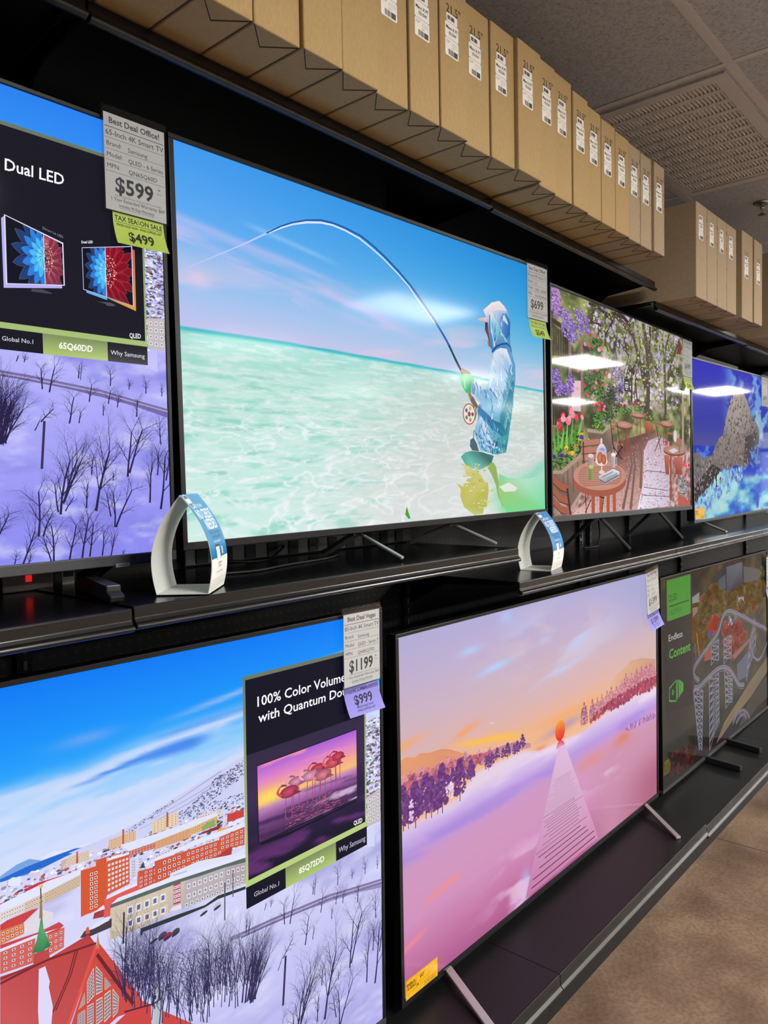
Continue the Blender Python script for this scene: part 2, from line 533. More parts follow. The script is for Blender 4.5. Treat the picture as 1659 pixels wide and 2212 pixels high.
def draw_flamingos(A, q):
    f = quad_map(q); A.map = f
    def bg(u, v):
        c = ramp(v, [0, 0.25, 0.42, 0.5, 0.62, 0.8, 1], [(70, 40, 80), (120, 70, 130), (190, 130, 190), (245, 190, 120), (245, 170, 140), (220, 130, 200), (165, 95, 215)])
        c = blend(c, (255, 225, 90), 0.85 * np.exp(-((u - 0.12) / 0.2) ** 2 - ((v - 0.55) / 0.09) ** 2))
        n = fbm(u * 3, v * 10)
        c = blend(c, (250, 150, 175), sst(0.52, 0.68, n) * sst(0.55, 0.7, v) * 0.8)
        w = fbm(u * 2 + v * 3, v * 16 + u * 2)
        c = blend(c, (65, 35, 80), sst(0.45, 0.65, w) * sst(0.5, 0.36, v) * 0.8)
        c = blend(c, (235, 205, 240), sst(0.62, 0.75, w) * sst(0.5, 0.36, v) * sst(0.3, 0.8, u) * 0.8)
        return c
    A.grid(1, 1, 60, 50, bg)
    rs = np.random.RandomState(3)
    for (x, y, s, c) in ((0.36, 0.60, 0.9, (235, 150, 190)), (0.58, 0.66, 0.9, (225, 75, 100)), (0.74, 0.66, 1.0, (235, 95, 110)), (0.5, 0.60, 0.95, (240, 165, 195)), (0.63, 0.545, 1.05, (235, 130, 155)), (0.29, 0.505, 1.05, (215, 75, 110)), (0.79, 0.72, 0.8, (225, 70, 95))):
        dk = tuple(0.62 * k for k in c)
        for dx in (-0.03, 0.025):
            A.line([(x + dx, y - 0.04), (x + dx + rs.uniform(-.01, .01), y - 0.3), (x + dx, y - 0.36)], 0.007, (175, 75, 115))
        A.ell(x, y, 0.088 * s, 0.075 * s, c, 16, -0.25, edge=dk)
        A.poly([(x + 0.05, y), (x + 0.115 * s, y - 0.06 * s), (x + 0.02, y - 0.07 * s)], dk)
        t = np.linspace(0, 1, 9)
        A.line(np.stack([x - 0.07 * s - 0.035 * np.sin(t * PI) , y - 0.02 + 0.13 * s * t], -1), 0.026 * s, c, 0.018)
        A.line(np.stack([x - 0.07 * s + 0.045 * np.sin(t * PI * 0.6), y + 0.11 * s - 0.03 * t], -1), 0.03 * s, dk, 0.012)
    p = rs.rand(150, 2) * (0.55, 0.24) + (0.25, 0.03)
    A.segs(np.stack([p[:, 0], p[:, 1], p[:, 0] + rs.uniform(.01, .04, 150), p[:, 1] + rs.uniform(-.004, .004, 150), np.full(150, .008), np.full(150, .002)], -1), (205, 95, 125))
    A.map = None

def draw_snow_town(W, H, variant):
    """the snowy town film still that two of the sets show; W x H metres; the town part is laid out for a 1.872 m wide screen"""
    A = Art(); A.clip = (W, H)
    k = W / 1.872
    blue = variant == 'small'
    snow1, snow2 = ((188, 186, 252), (140, 138, 240)) if blue else ((214, 214, 250), (178, 174, 236))
    def bg(u, v):
        c = ramp(v, [0.70, 0.76, 0.80, 0.84, 0.90, 1.0], [(214, 222, 252), (190, 214, 252), (150, 205, 252), (45, 165, 250), (20, 148, 250), (0, 122, 246)])
        if blue: c = ramp(v, [0.70, 0.8, 0.86, 1.0], [(190, 200, 245), (90, 160, 245), (55, 150, 245), (40, 130, 240)])
        yc = np.interp(u, [.5, .576, .64, .706, .77, 1], [.838, .832, .848, .854, .858, .87])
        n = fbm(u * 5 + 3, v * 42 - u * 5, 5); n2 = fbm(u * 9 + 13, v * 60 - u * 10, 5)
        c = blend(c, (214, 222, 250), sst(.30, .62, n) * np.exp(-((v - yc + .012) / .020) ** 2) * .9)
        c = blend(c, (212, 222, 250), sst(.38, .62, n2) * sst(.835, .80, v) * .75)
        c = blend(c, (150, 206, 250), sst(.5, .72, fbm(u * 6 + 80, v * 36, 4)) * np.exp(-((v - .79) / .03) ** 2) * .7)
        yd = np.interp(u, [.55, .591, .641, .705, .77], [.812, .814, .822, .824, .832])
        d = np.abs(v - yd + .006 * (n2 - .5)) / (.0035 + .009 * np.exp(-((u - .69) / .05) ** 2))
        c = blend(c, (66, 136, 236), np.clip(1.35 - d, 0, 1) * sst(.555, .60, u) * sst(.735, .70, u) * .95)
        d = np.abs(v - .856 - .08 * (u - .7) + .01 * (n - .5)) / .007
        c = blend(c, (90, 160, 244), np.clip(1.3 - d, 0, 1) * sst(.64, .69, u) * .8)
        c = blend(c, (168, 192, 240), np.exp(-((v - (.885 + .16*(u-.7)) + .01 * (n2 - .5)) / .006) ** 2) * sst(.62, .76, u) * 0.8)
        c = blend(c, (112, 166, 240), np.exp(-((v - .886) / .010) ** 2 - ((u - .585) / .03) ** 2) * 0.8)
        c = blend(c, (222, 228, 252), sst(.45, .6, n) * np.exp(-((v - .79) / .01) ** 2) * sst(.57, .50, u) * .8)
        g = ramp(v, [0.0, 0.25, 0.5, 0.7], [snow2, (np.array(snow1) + snow2) / 2, snow1, snow1])
        s = fbm(u * 9, v * 14, 5)
        g = blend(g, np.array(snow2) * 0.93, sst(0.5, 0.75, s) * 0.8)
        g = blend(g, (230, 230, 255), sst(0.5, 0.8, fbm(u * 24 + 5, v * 40 + u * 9, 5)) * 0.5)
        g = blend(g, (224, 226, 255), np.exp(-((u - .60 - .35 * (v - .2)) / .05) ** 2) * sst(.30, .24, v) * sst(.35, .6, fbm(u * 16, v * 20)) * .7)
        return blend(g, c, sst(0.698, 0.704, v))
    A.grid(W, H, 300, 170, bg)
    P = lambda L: [(x * k, y * k) for x, y in L]
    if True:
        # far hills and the snow mountain on the right
        A.poly(P([(0.9419, 0.7362), (0.9422, 0.7459), (0.9687, 0.755), (0.9899, 0.7567), (1.007, 0.748), (1.023, 0.7338), (0.999, 0.7291)]), (120, 165, 225))
        A.poly(P([(1.006, 0.7497), (1.032, 0.7539), (1.061, 0.7451), (1.104, 0.7449), (1.044, 0.7381)]), (225, 232, 250))
        A.poly(P([(0.9419, 0.7362), (0.9421, 0.7411), (0.9838, 0.7451), (1.023, 0.7459), (1.069, 0.7451), (1.095, 0.7386), (1.052, 0.737), (1.023, 0.7338), (0.9893, 0.733)]), (35, 105, 210))
        mt = P([(1.057, 0.7412), (1.146, 0.7437), (1.194, 0.75), (1.271, 0.7699), (1.383, 0.7926), (1.413, 0.8011), (1.439, 0.8037), (1.612, 0.8282), (1.852, 0.7955), (1.847, 0.4607), (1.409, 0.5984), (1.145, 0.6994)])
        A.poly(mt, [(205, 208, 242)] * 9 + [snow1] * 3)
        rs = np.random.RandomState(11)
        for q, n_, r_ in (([(1.286, 0.7323), (1.368, 0.78), (1.439, 0.7912), (1.44, 0.7608), (1.352, 0.7339), (1.296, 0.7263)], 420, .0030), ([(1.27, 0.74), (1.381, 0.7318), (1.439, 0.7258), (1.438, 0.7058), (1.323, 0.7099), (1.264, 0.7188)], 260, .0030), ([(1.16, 0.7398), (1.219, 0.755), (1.27, 0.7676), (1.273, 0.7622), (1.218, 0.746), (1.169, 0.7342)], 160, .0018), ([(1.821, 0.7889), (1.876, 0.7831), (1.875, 0.6707), (1.82, 0.6753)], 240, .0035), ([(1.368, 0.7775), (1.439, 0.7962), (1.439, 0.766), (1.382, 0.7512)], 200, .0028)):
            A.dots(in_poly(P(q), n_, n_), (.0008 * k, r_ * k), [(95, 98, 150), (70, 72, 110), (130, 135, 180), (88, 90, 105), (225, 228, 252)], n=5, sq=.6, seed=n_)
        for q in ([(1.169, 0.7408), (1.27, 0.7607), (1.383, 0.7901)], [(1.218, 0.7438), (1.325, 0.762), (1.412, 0.7814)], [(1.193, 0.7345), (1.297, 0.7474), (1.353, 0.7627)]):
            A.line(P(q), .0012 * k, (170, 174, 222), .003 * k)
        tw = in_poly(P([(0.9419, 0.7362), (1.023, 0.7297), (1.131, 0.7265), (1.3, 0.7155), (1.437, 0.7137), (1.438, 0.6123), (1.272, 0.6368), (1.171, 0.6451), (1.077, 0.7044), (0.9985, 0.7112), (0.9403, 0.6804)]), 900, 5)
        A.dots(tw, (0.002 * k, 0.0065 * k), [(238, 238, 255), (222, 224, 250), (90, 92, 120), (150, 145, 165), (206, 170, 160), (72, 74, 96), (240, 240, 255), (190, 90, 90)], n=4, sq=.5, seed=6)
        tw = in_poly(P([(1.821, 0.7853), (1.876, 0.7794), (1.873, 0.539), (1.817, 0.5132)]), 420, 15)
        A.dots(tw, (0.002 * k, 0.008 * k), [(238, 238, 255), (222, 224, 250), (90, 92, 120), (150, 145, 165), (92, 90, 110), (72, 74, 96), (240, 240, 255), (160, 120, 130)], n=5, sq=.5, seed=7)
        # white towers far left, rows of long houses
        A.poly(P([(0.9546, 0.7252), (0.9549, 0.7349), (0.9625, 0.7367), (0.9747, 0.7308), (0.9743, 0.7171)]), (225, 232, 255))
        A.poly(P([(0.988, 0.7244), (0.9883, 0.7333), (1.007, 0.728), (1.007, 0.72)]), (215, 205, 225))
        A.poly(P([(0.9789, 0.7092), (1.004, 0.7108), (1.049, 0.706), (1.049, 0.7019), (1.014, 0.7057), (0.9816, 0.7041)]), (205, 50, 75))
        A.poly(P([(0.9409, 0.7016), (0.952, 0.7007), (0.9547, 0.6966), (0.9406, 0.692)]), (205, 60, 70))
        facade(A, P([(0.9401, 0.6727), (0.9797, 0.6709), (0.9802, 0.6867), (0.9405, 0.6862)]), 9, 2, (225, 212, 205), seed=1)
        facade(A, P([(0.9797, 0.6709), (1.017, 0.6708), (1.018, 0.69), (0.9802, 0.6867)]), 8, 2, (215, 190, 165), seed=2)
        facade(A, P([(1.013, 0.6705), (1.076, 0.6752), (1.077, 0.695), (1.014, 0.6906)]), 12, 3, (205, 180, 140), seed=3)
        A.poly(P([(0.9405, 0.6862), (0.9802, 0.6867), (1.018, 0.689), (1.077, 0.695), (1.079, 0.7036), (1.018, 0.7071), (0.9787, 0.7033), (0.9409, 0.6997)]), (228, 230, 255))
        facade(A, P([(1.042, 0.7181), (1.057, 0.7154), (1.057, 0.7329), (1.044, 0.732)]), 3, 4, (205, 170, 165), seed=4)
        facade(A, P([(1.045, 0.7189), (1.095, 0.7155), (1.095, 0.7323), (1.058, 0.7346)]), 8, 4, (222, 196, 170), seed=5)
        A.poly(P([(1.07, 0.7175), (1.074, 0.7171), (1.074, 0.7379), (1.071, 0.7382)]), (190, 95, 75))
        facade(A, P([(1.132, 0.7185), (1.186, 0.7138), (1.186, 0.7359), (1.132, 0.7368)]), 7, 4, (226, 178, 130), seed=6)
        A.poly(P([(1.158, 0.7164), (1.162, 0.716), (1.163, 0.7465), (1.159, 0.7468)]), (190, 100, 70))
        facade(A, P([(1.219, 0.7164), (1.277, 0.7142), (1.278, 0.7408), (1.22, 0.7389)]), 7, 5, (232, 205, 165), seed=7)
        A.poly(P([(1.251, 0.7187), (1.255, 0.7185), (1.256, 0.7471), (1.252, 0.7473)]), (185, 85, 70))
        facade(A, P([(1.285, 0.7021), (1.381, 0.6952), (1.381, 0.7111), (1.329, 0.7175), (1.285, 0.716)][:4]), 9, 2, (225, 205, 200), seed=8)
        # long orange / yellow terraces
        facade(A, P([(1.171, 0.6917), (1.225, 0.6871), (1.225, 0.6983), (1.171, 0.7016)]), 8, 2, (205, 95, 70), seed=9)
        facade(A, P([(1.224, 0.6848), (1.306, 0.6791), (1.307, 0.698), (1.225, 0.6995)]), 10, 3, (220, 150, 85), seed=10)
        facade(A, P([(1.302, 0.6841), (1.369, 0.6822), (1.369, 0.7004), (1.302, 0.6994)]), 7, 2, (225, 165, 80), seed=11)
        A.poly(P([(1.171, 0.7016), (1.225, 0.6995), (1.307, 0.698), (1.369, 0.7004), (1.369, 0.7089), (1.285, 0.7114), (1.225, 0.7141), (1.155, 0.7197)]), (224, 228, 255))
        A.poly(P([(1.33, 0.6802), (1.377, 0.6792), (1.377, 0.6707), (1.33, 0.6766)]), (150, 45, 60))
        A.poly(P([(1.331, 0.6904), (1.346, 0.695), (1.362, 0.6968), (1.366, 0.6808), (1.334, 0.6823)]), (140, 170, 100))
        A.poly(P([(1.364, 0.6644), (1.374, 0.6729), (1.404, 0.6649), (1.405, 0.6595)]), (220, 175, 90))
        A.poly(P([(1.394, 0.6784), (1.395, 0.6951), (1.438, 0.692), (1.438, 0.6757)]), (205, 65, 65))
        A.poly(P([(1.389, 0.6702), (1.41, 0.6752), (1.438, 0.6744), (1.438, 0.6682), (1.41, 0.6678)]), (228, 230, 255))
        # grey-white balcony blocks behind the towers
        facade(A, P([(1.171, 0.6473), (1.202, 0.648), (1.203, 0.6815), (1.172, 0.6847)]), 2, 6, (205, 208, 235), (120, 125, 160), fw=.9, fh=.35, seed=12)
        facade(A, P([(1.224, 0.6532), (1.26, 0.653), (1.26, 0.6737), (1.224, 0.6758)]), 5, 3, (210, 205, 225), seed=13)
        # long red block
        facade(A, P([(1.187, 0.6206), (1.251, 0.6204), (1.252, 0.6468), (1.189, 0.6567)]), 6, 4, (206, 84, 62), seed=14, skip=.05)
        facade(A, P([(1.223, 0.6193), (1.406, 0.6144), (1.407, 0.6466), (1.224, 0.6622)]), 16, 3, (210, 88, 62), seed=15, skip=.08)
        facade(A, P([(1.373, 0.6254), (1.438, 0.615), (1.439, 0.6539), (1.374, 0.6547)]), 5, 3, (212, 92, 64), seed=16)
        A.poly(P([(1.192, 0.6591), (1.224, 0.6622), (1.32, 0.6588), (1.439, 0.6539), (1.439, 0.6627), (1.323, 0.6696), (1.237, 0.6687), (1.204, 0.6654)]), (228, 230, 255))
        A.poly(P([(1.192, 0.6613), (1.2, 0.6713), (1.204, 0.6576)]), (70, 72, 85))
        A.poly(P([(1.361, 0.6165), (1.405, 0.6249), (1.404, 0.6075), (1.321, 0.6197), (1.305, 0.6262)]), (175, 60, 62))
        A.poly(P([(1.254, 0.6148), (1.259, 0.6254), (1.322, 0.6245), (1.409, 0.6058), (1.438, 0.6075), (1.437, 0.5924), (1.283, 0.6019), (1.251, 0.6101)]), (224, 226, 252))
        facade(A, P([(1.261, 0.6082), (1.295, 0.6064), (1.295, 0.617), (1.264, 0.6198)]), 6, 1, (190, 195, 215), seed=30)
        # tall orange tower in front of it
        A.poly(P([(1.076, 0.6194), (1.125, 0.6205), (1.127, 0.7063), (1.149, 0.7045), (1.149, 0.7067), (1.107, 0.7098), (1.106, 0.6992), (1.078, 0.7019)]), (214, 88, 48))
        facade(A, P([(1.091, 0.619), (1.109, 0.6188), (1.111, 0.6953), (1.093, 0.697)]), 2, 8, (214, 88, 48), seed=17, fw=.62, fh=.62)
        facade(A, P([(1.125, 0.6377), (1.171, 0.6407), (1.172, 0.6956), (1.127, 0.6999)]), 6, 6, (206, 96, 66), (210, 205, 210), seed=18, fw=.6)
        A.poly(P([(1.127, 0.6999), (1.172, 0.6967), (1.172, 0.6989), (1.132, 0.7041)]), (236, 238, 255))
        # red annex and the long cream building
        A.poly(P([(1.119, 0.5989), (1.121, 0.6305), (1.186, 0.6321), (1.188, 0.656), (1.192, 0.6546), (1.191, 0.6123), (1.137, 0.6108), (1.134, 0.5967)]), (226, 92, 86))
        A.poly(P([(1.12, 0.6321), (1.147, 0.6372), (1.186, 0.6365), (1.186, 0.631)]), (230, 232, 255))
        A.poly(P([(1.098, 0.6061), (1.101, 0.6158), (1.12, 0.616), (1.119, 0.601)]), (160, 62, 60))
        A.poly(P([(1.099, 0.6167), (1.119, 0.6229), (1.121, 0.6145)]), (228, 230, 255))
        cream = P([(1.129, 0.5529), (1.132, 0.6118), (1.256, 0.6011), (1.283, 0.5996), (1.44, 0.5773), (1.44, 0.5331), (1.257, 0.5492), (1.189, 0.5478)])
        A.poly(cream, [(212, 198, 176), (212, 198, 176), (210, 198, 178), (196, 188, 184), (172, 166, 172), (165, 160, 168), (190, 180, 176), (208, 194, 170)])
        A.poly(P([(1.131, 0.6112), (1.133, 0.6178), (1.256, 0.6091), (1.441, 0.5873), (1.44, 0.5765), (1.283, 0.5989), (1.256, 0.6006)]), (92, 104, 98))
        A.poly(P([(1.133, 0.6178), (1.147, 0.6238), (1.262, 0.6174), (1.441, 0.5936), (1.441, 0.5868), (1.256, 0.6087)]), (228, 232, 252))
        facade(A, P([(1.159, 0.5811), (1.251, 0.5739), (1.252, 0.5935), (1.16, 0.6019)]), 5, 1, (214, 200, 178), (105, 112, 160), fw=.66, fh=.85, seed=19)
        facade(A, P([(1.159, 0.557), (1.251, 0.5486), (1.251, 0.5682), (1.159, 0.5778)]), 5, 1, (214, 200, 178), (105, 112, 160), fw=.66, fh=.8, seed=20)
        facade(A, P([(1.263, 0.5608), (1.279, 0.5587), (1.28, 0.5995), (1.264, 0.6002)]), 2, 4, (190, 60, 78), (150, 150, 190), fw=.85, fh=.7, seed=21)
        A.poly(P([(1.252, 0.5515), (1.26, 0.5573), (1.28, 0.5558), (1.281, 0.5459)]), (226, 222, 240))
        facade(A, P([(1.288, 0.5523), (1.386, 0.5425), (1.387, 0.5868), (1.289, 0.5968)]), 7, 2, (186, 178, 182), (140, 142, 170), fw=.55, fh=.5, seed=22)
        facade(A, P([(1.386, 0.5425), (1.44, 0.5357), (1.44, 0.5773), (1.387, 0.5868)]), 4, 2, (176, 166, 172), (130, 132, 160), fw=.55, fh=.5, seed=23)
        facade(A, P([(1.281, 0.5435), (1.44, 0.5319), (1.44, 0.5407), (1.282, 0.554)]), 12, 1, (186, 178, 180), (120, 122, 150), fw=.5, fh=.8, seed=24)
        facade(A, P([(1.82, 0.5197), (1.87, 0.5174), (1.871, 0.6002), (1.821, 0.5953)]), 3, 4, (196, 188, 190), (140, 145, 175), seed=25, fw=.55)
        A.poly(P([(1.19, 0.5338), (1.191, 0.5467), (1.265, 0.5388), (1.336, 0.5292), (1.368, 0.5352), (1.439, 0.5256), (1.439, 0.5192), (1.368, 0.5278), (1.336, 0.5244), (1.27, 0.5295), (1.196, 0.5377), (1.194, 0.5327)]), (48, 56, 54))
        A.poly(P([(1.073, 0.5833), (1.082, 0.5919), (1.109, 0.5884), (1.134, 0.5923), (1.133, 0.5756), (1.091, 0.5774)]), (70, 62, 66))
        A.poly(P([(1.088, 0.5894), (1.1, 0.5967), (1.127, 0.5975), (1.129, 0.5901), (1.1, 0.5882)]), (225, 226, 252))
        # red church and its neighbours, lower left
        facade(A, P([(0.939, 0.6341), (0.9787, 0.6354), (0.9773, 0.654), (0.9396, 0.6572)]), 5, 2, (222, 120, 70), seed=26)
        A.poly(P([(0.9396, 0.6572), (0.9773, 0.654), (1.003, 0.6677), (0.9914, 0.6698), (0.9511, 0.6697), (0.9399, 0.6669)]), (205, 66, 66))
        A.poly(P([(0.9768, 0.6362), (0.9801, 0.6488), (1.003, 0.6667), (1.027, 0.6492), (1.026, 0.636), (1.002, 0.6267)]), (226, 218, 226))
        facade(A, P([(0.9376, 0.5858), (0.9928, 0.5783), (0.9959, 0.6214), (0.9387, 0.6244)]), 4, 4, (212, 100, 92), seed=27, fw=.4, fh=.4)
        facade(A, P([(1.015, 0.5778), (1.044, 0.5805), (1.046, 0.615), (1.016, 0.6183)]), 3, 3, (214, 104, 94), seed=28, fw=.4, fh=.4)
        A.poly(P([(0.9387, 0.6244), (0.939, 0.6341), (1.002, 0.6267), (1.037, 0.6284), (1.045, 0.6186), (1.034, 0.614), (0.9959, 0.6194)]), (200, 72, 74))
        A.poly(P([(0.9386, 0.6225), (0.9388, 0.6273), (0.996, 0.6244), (1.034, 0.6181), (0.9959, 0.6194)]), (228, 226, 250))
        A.poly(P([(0.9375, 0.5819), (0.9907, 0.5743), (0.9932, 0.5933), (1.018, 0.5906), (1.019, 0.5738), (1.089, 0.5826), (1.103, 0.5569), (1.044, 0.438), (0.935, 0.4986)]), [(196, 78, 80), (190, 72, 74), (186, 66, 68), (192, 72, 74), (194, 72, 72), (180, 58, 60), (190, 66, 66), (196, 80, 80), (204, 90, 92)])
        A.line(P([(0.9371, 0.5703), (0.9926, 0.5723), (1.019, 0.5718), (1.103, 0.5601)]), 0.004 * k, (120, 40, 46))
        A.line(P([(0.9373, 0.578), (0.9907, 0.5743)]), 0.004 * k, (150, 48, 52))
        A.poly(P([(1, 0.5634), (1.011, 0.5631), (1.018, 0.5332), (1.016, 0.5236), (1.022, 0.4873), (1.018, 0.4522), (0.9975, 0.4638), (0.9967, 0.4929)]), (224, 218, 250))
        for dx in (0, 22):
            A.line(P([(x + dx * 0.00022, y) for x, y in [(1.064, 0.5643), (1.051, 0.5269), (1.022, 0.4771)]]), 0.0022 * k, (110, 36, 38))
        A.poly(P([(0.9897, 0.596), (0.9977, 0.6145), (1.003, 0.6362), (1.006, 0.6514), (1.008, 0.6505), (1.01, 0.6289), (1.016, 0.6102), (1.021, 0.5942), (1.005, 0.5907)]), [(60, 120, 75), (75, 150, 95), (90, 165, 110), (80, 140, 90), (70, 130, 85), (90, 170, 115), (70, 150, 95), (45, 105, 65), (60, 130, 80)])
        A.line(P([(1.006, 0.6492), (1.007, 0.6815)]), 0.006 * k, (150, 130, 90), 0.003 * k)
        A.line(P([(1.007, 0.6815), (1.007, 0.7037)]), 0.002 * k, (70, 60, 60))
        A.poly(P([(1.003, 0.7092), (1.007, 0.7035), (1.012, 0.7075), (1.01, 0.7003), (1.006, 0.6999)]), (245, 180, 60))
        A.poly(P([(1.052, 0.4333), (1.103, 0.5558), (1.108, 0.5586), (1.185, 0.4231), (1.189, 0.3937), (1.141, 0.4039), (1.118, 0.397)]), (206, 74, 66))
        A.line(P([(1.104, 0.5388), (1.172, 0.4117)]), 0.006 * k, (110, 34, 36))
        A.line(P([(1.103, 0.5558), (1.062, 0.4684), (1.046, 0.4368)]), 0.006 * k, (225, 84, 72))
        A.poly(P([(1.103, 0.5521), (1.106, 0.5788), (1.109, 0.5559), (1.107, 0.5463)]), (205, 130, 70))
        A.poly(P([(1.083, 0.5851), (1.085, 0.5951), (1.089, 0.5974), (1.092, 0.5832)]), (210, 90, 70))
        for q in ([(1.083, 0.459), (1.097, 0.467), (1.097, 0.5186), (1.084, 0.4992)], [(1.1, 0.4663), (1.112, 0.4666), (1.113, 0.4996), (1.101, 0.5196)], [(1.117, 0.4664), (1.129, 0.469), (1.123, 0.4816), (1.117, 0.4901)], [(1.067, 0.4571), (1.079, 0.4613), (1.079, 0.4824), (1.073, 0.4711)], [(1.082, 0.4188), (1.094, 0.4185), (1.095, 0.4548), (1.083, 0.4548)], [(1.099, 0.4108), (1.111, 0.4139), (1.112, 0.4569), (1.1, 0.4567)], [(1.114, 0.4075), (1.127, 0.4136), (1.128, 0.4614), (1.116, 0.4592)], [(1.131, 0.4074), (1.141, 0.4127), (1.144, 0.4402), (1.132, 0.4618)], [(1.064, 0.4269), (1.078, 0.4254), (1.079, 0.4508), (1.066, 0.4493)]):
            facade(A, P(q), 4, 7, (236, 215, 190), (95, 85, 130), (236, 215, 190), fw=1.2, fh=1.25, m=(.04, .03))
        A.poly(P([(1.185, 0.4137), (1.21, 0.3894), (1.235, 0.3644), (1.314, 0.29), (1.314, 0.2828), (1.123, 0.3896), (1.168, 0.4048)]), (206, 70, 66))
        A.poly(P([(1.209, 0.3462), (1.21, 0.4143), (1.218, 0.4196), (1.236, 0.415), (1.235, 0.3621), (1.233, 0.3329)]), [(190, 196, 214), (200, 204, 218), (214, 220, 232), (160, 165, 180), (185, 190, 205), (170, 176, 192)])
        A.poly(P([(1.214, 0.3984), (1.215, 0.404), (1.218, 0.4059), (1.221, 0.4009), (1.22, 0.3952)]), (50, 48, 60))
        A.line(P([(1.154, 0.4059), (1.215, 0.389), (1.233, 0.3911)]), 0.003 * k, (60, 40, 60))
    # road across the snow
    road = P([(1.397, 0.4355), (1.424, 0.4322), (1.51, 0.425), (1.603, 0.414), (1.689, 0.404), (1.781, 0.3854), (1.881, 0.3677), (1.881, 0.3445), (1.781, 0.3687), (1.688, 0.3868), (1.603, 0.4005), (1.51, 0.411), (1.424, 0.4226), (1.396, 0.426)])
    A.poly(road, (150, 142, 186) if not blue else (118, 108, 180))
    for dy, c in ((.003, (122, 112, 158)), (.007, (176, 168, 208)), (.0115, (116, 106, 150))):
        A.line([(x, y - dy * k) for x, y in P([(1.424, 0.4322), (1.51, 0.425), (1.603, 0.414), (1.689, 0.404), (1.781, 0.3854), (1.881, 0.3677)])], 0.003 * k, c)
    # cars and lamp posts
    for (px, py), c in zip(P([(1.218, 0.5139), (1.237, 0.512), (1.248, 0.5062), (1.266, 0.5058), (1.332, 0.5178), (1.365, 0.5154)]), ((215, 218, 235), (70, 80, 95), (180, 40, 80), (60, 75, 70), (205, 208, 225), (190, 195, 210))):
        A.ell(px, py, .010 * k, .0065 * k, c, 10, .2)
        A.ell(px, py - .004 * k, .010 * k, .003 * k, (50, 52, 70), 8, .2)
    tree_col = (52, 46, 86) if not blue else (42, 34, 74)
    rs = np.random.RandomState(21)
    # thick grove, centre
    S = []
    g = np.array(P([(1.147, 0.4382), (1.173, 0.4201), (1.2, 0.3969), (1.217, 0.374), (1.239, 0.3385), (1.265, 0.3171), (1.298, 0.3063), (1.331, 0.2928), (1.36, 0.2967), (1.39, 0.2908), (1.417, 0.2863), (1.455, 0.2741)]))
    for i in range(120):
        t = rs.rand() * (len(g) - 1.001); b = g[int(t)] * (1 - t % 1) + g[int(t) + 1] * (t % 1)
        bare_tree(S, b[0] + rs.normal(0, .008) * k, b[1] + rs.uniform(-.01, .06) * k, rs.uniform(.055, .10) * k, rs, 0.42, rs.uniform(.0016, .003) * k, 3, rs.uniform(-.12, .16))
    A.segs(S, tree_col)
    th = in_poly(P([(1.144, 0.4909), (1.212, 0.4868), (1.279, 0.4592), (1.334, 0.4426), (1.375, 0.4382), (1.393, 0.415), (1.316, 0.3788), (1.241, 0.3962), (1.173, 0.4245)]), 900, 9)
    A.dots(th, (.0005 * k, .0017 * k), [(60, 56, 96), (72, 66, 116), (66, 68, 86)], n=5, seed=3)
    # single trees: base and top in the picture
    T = []
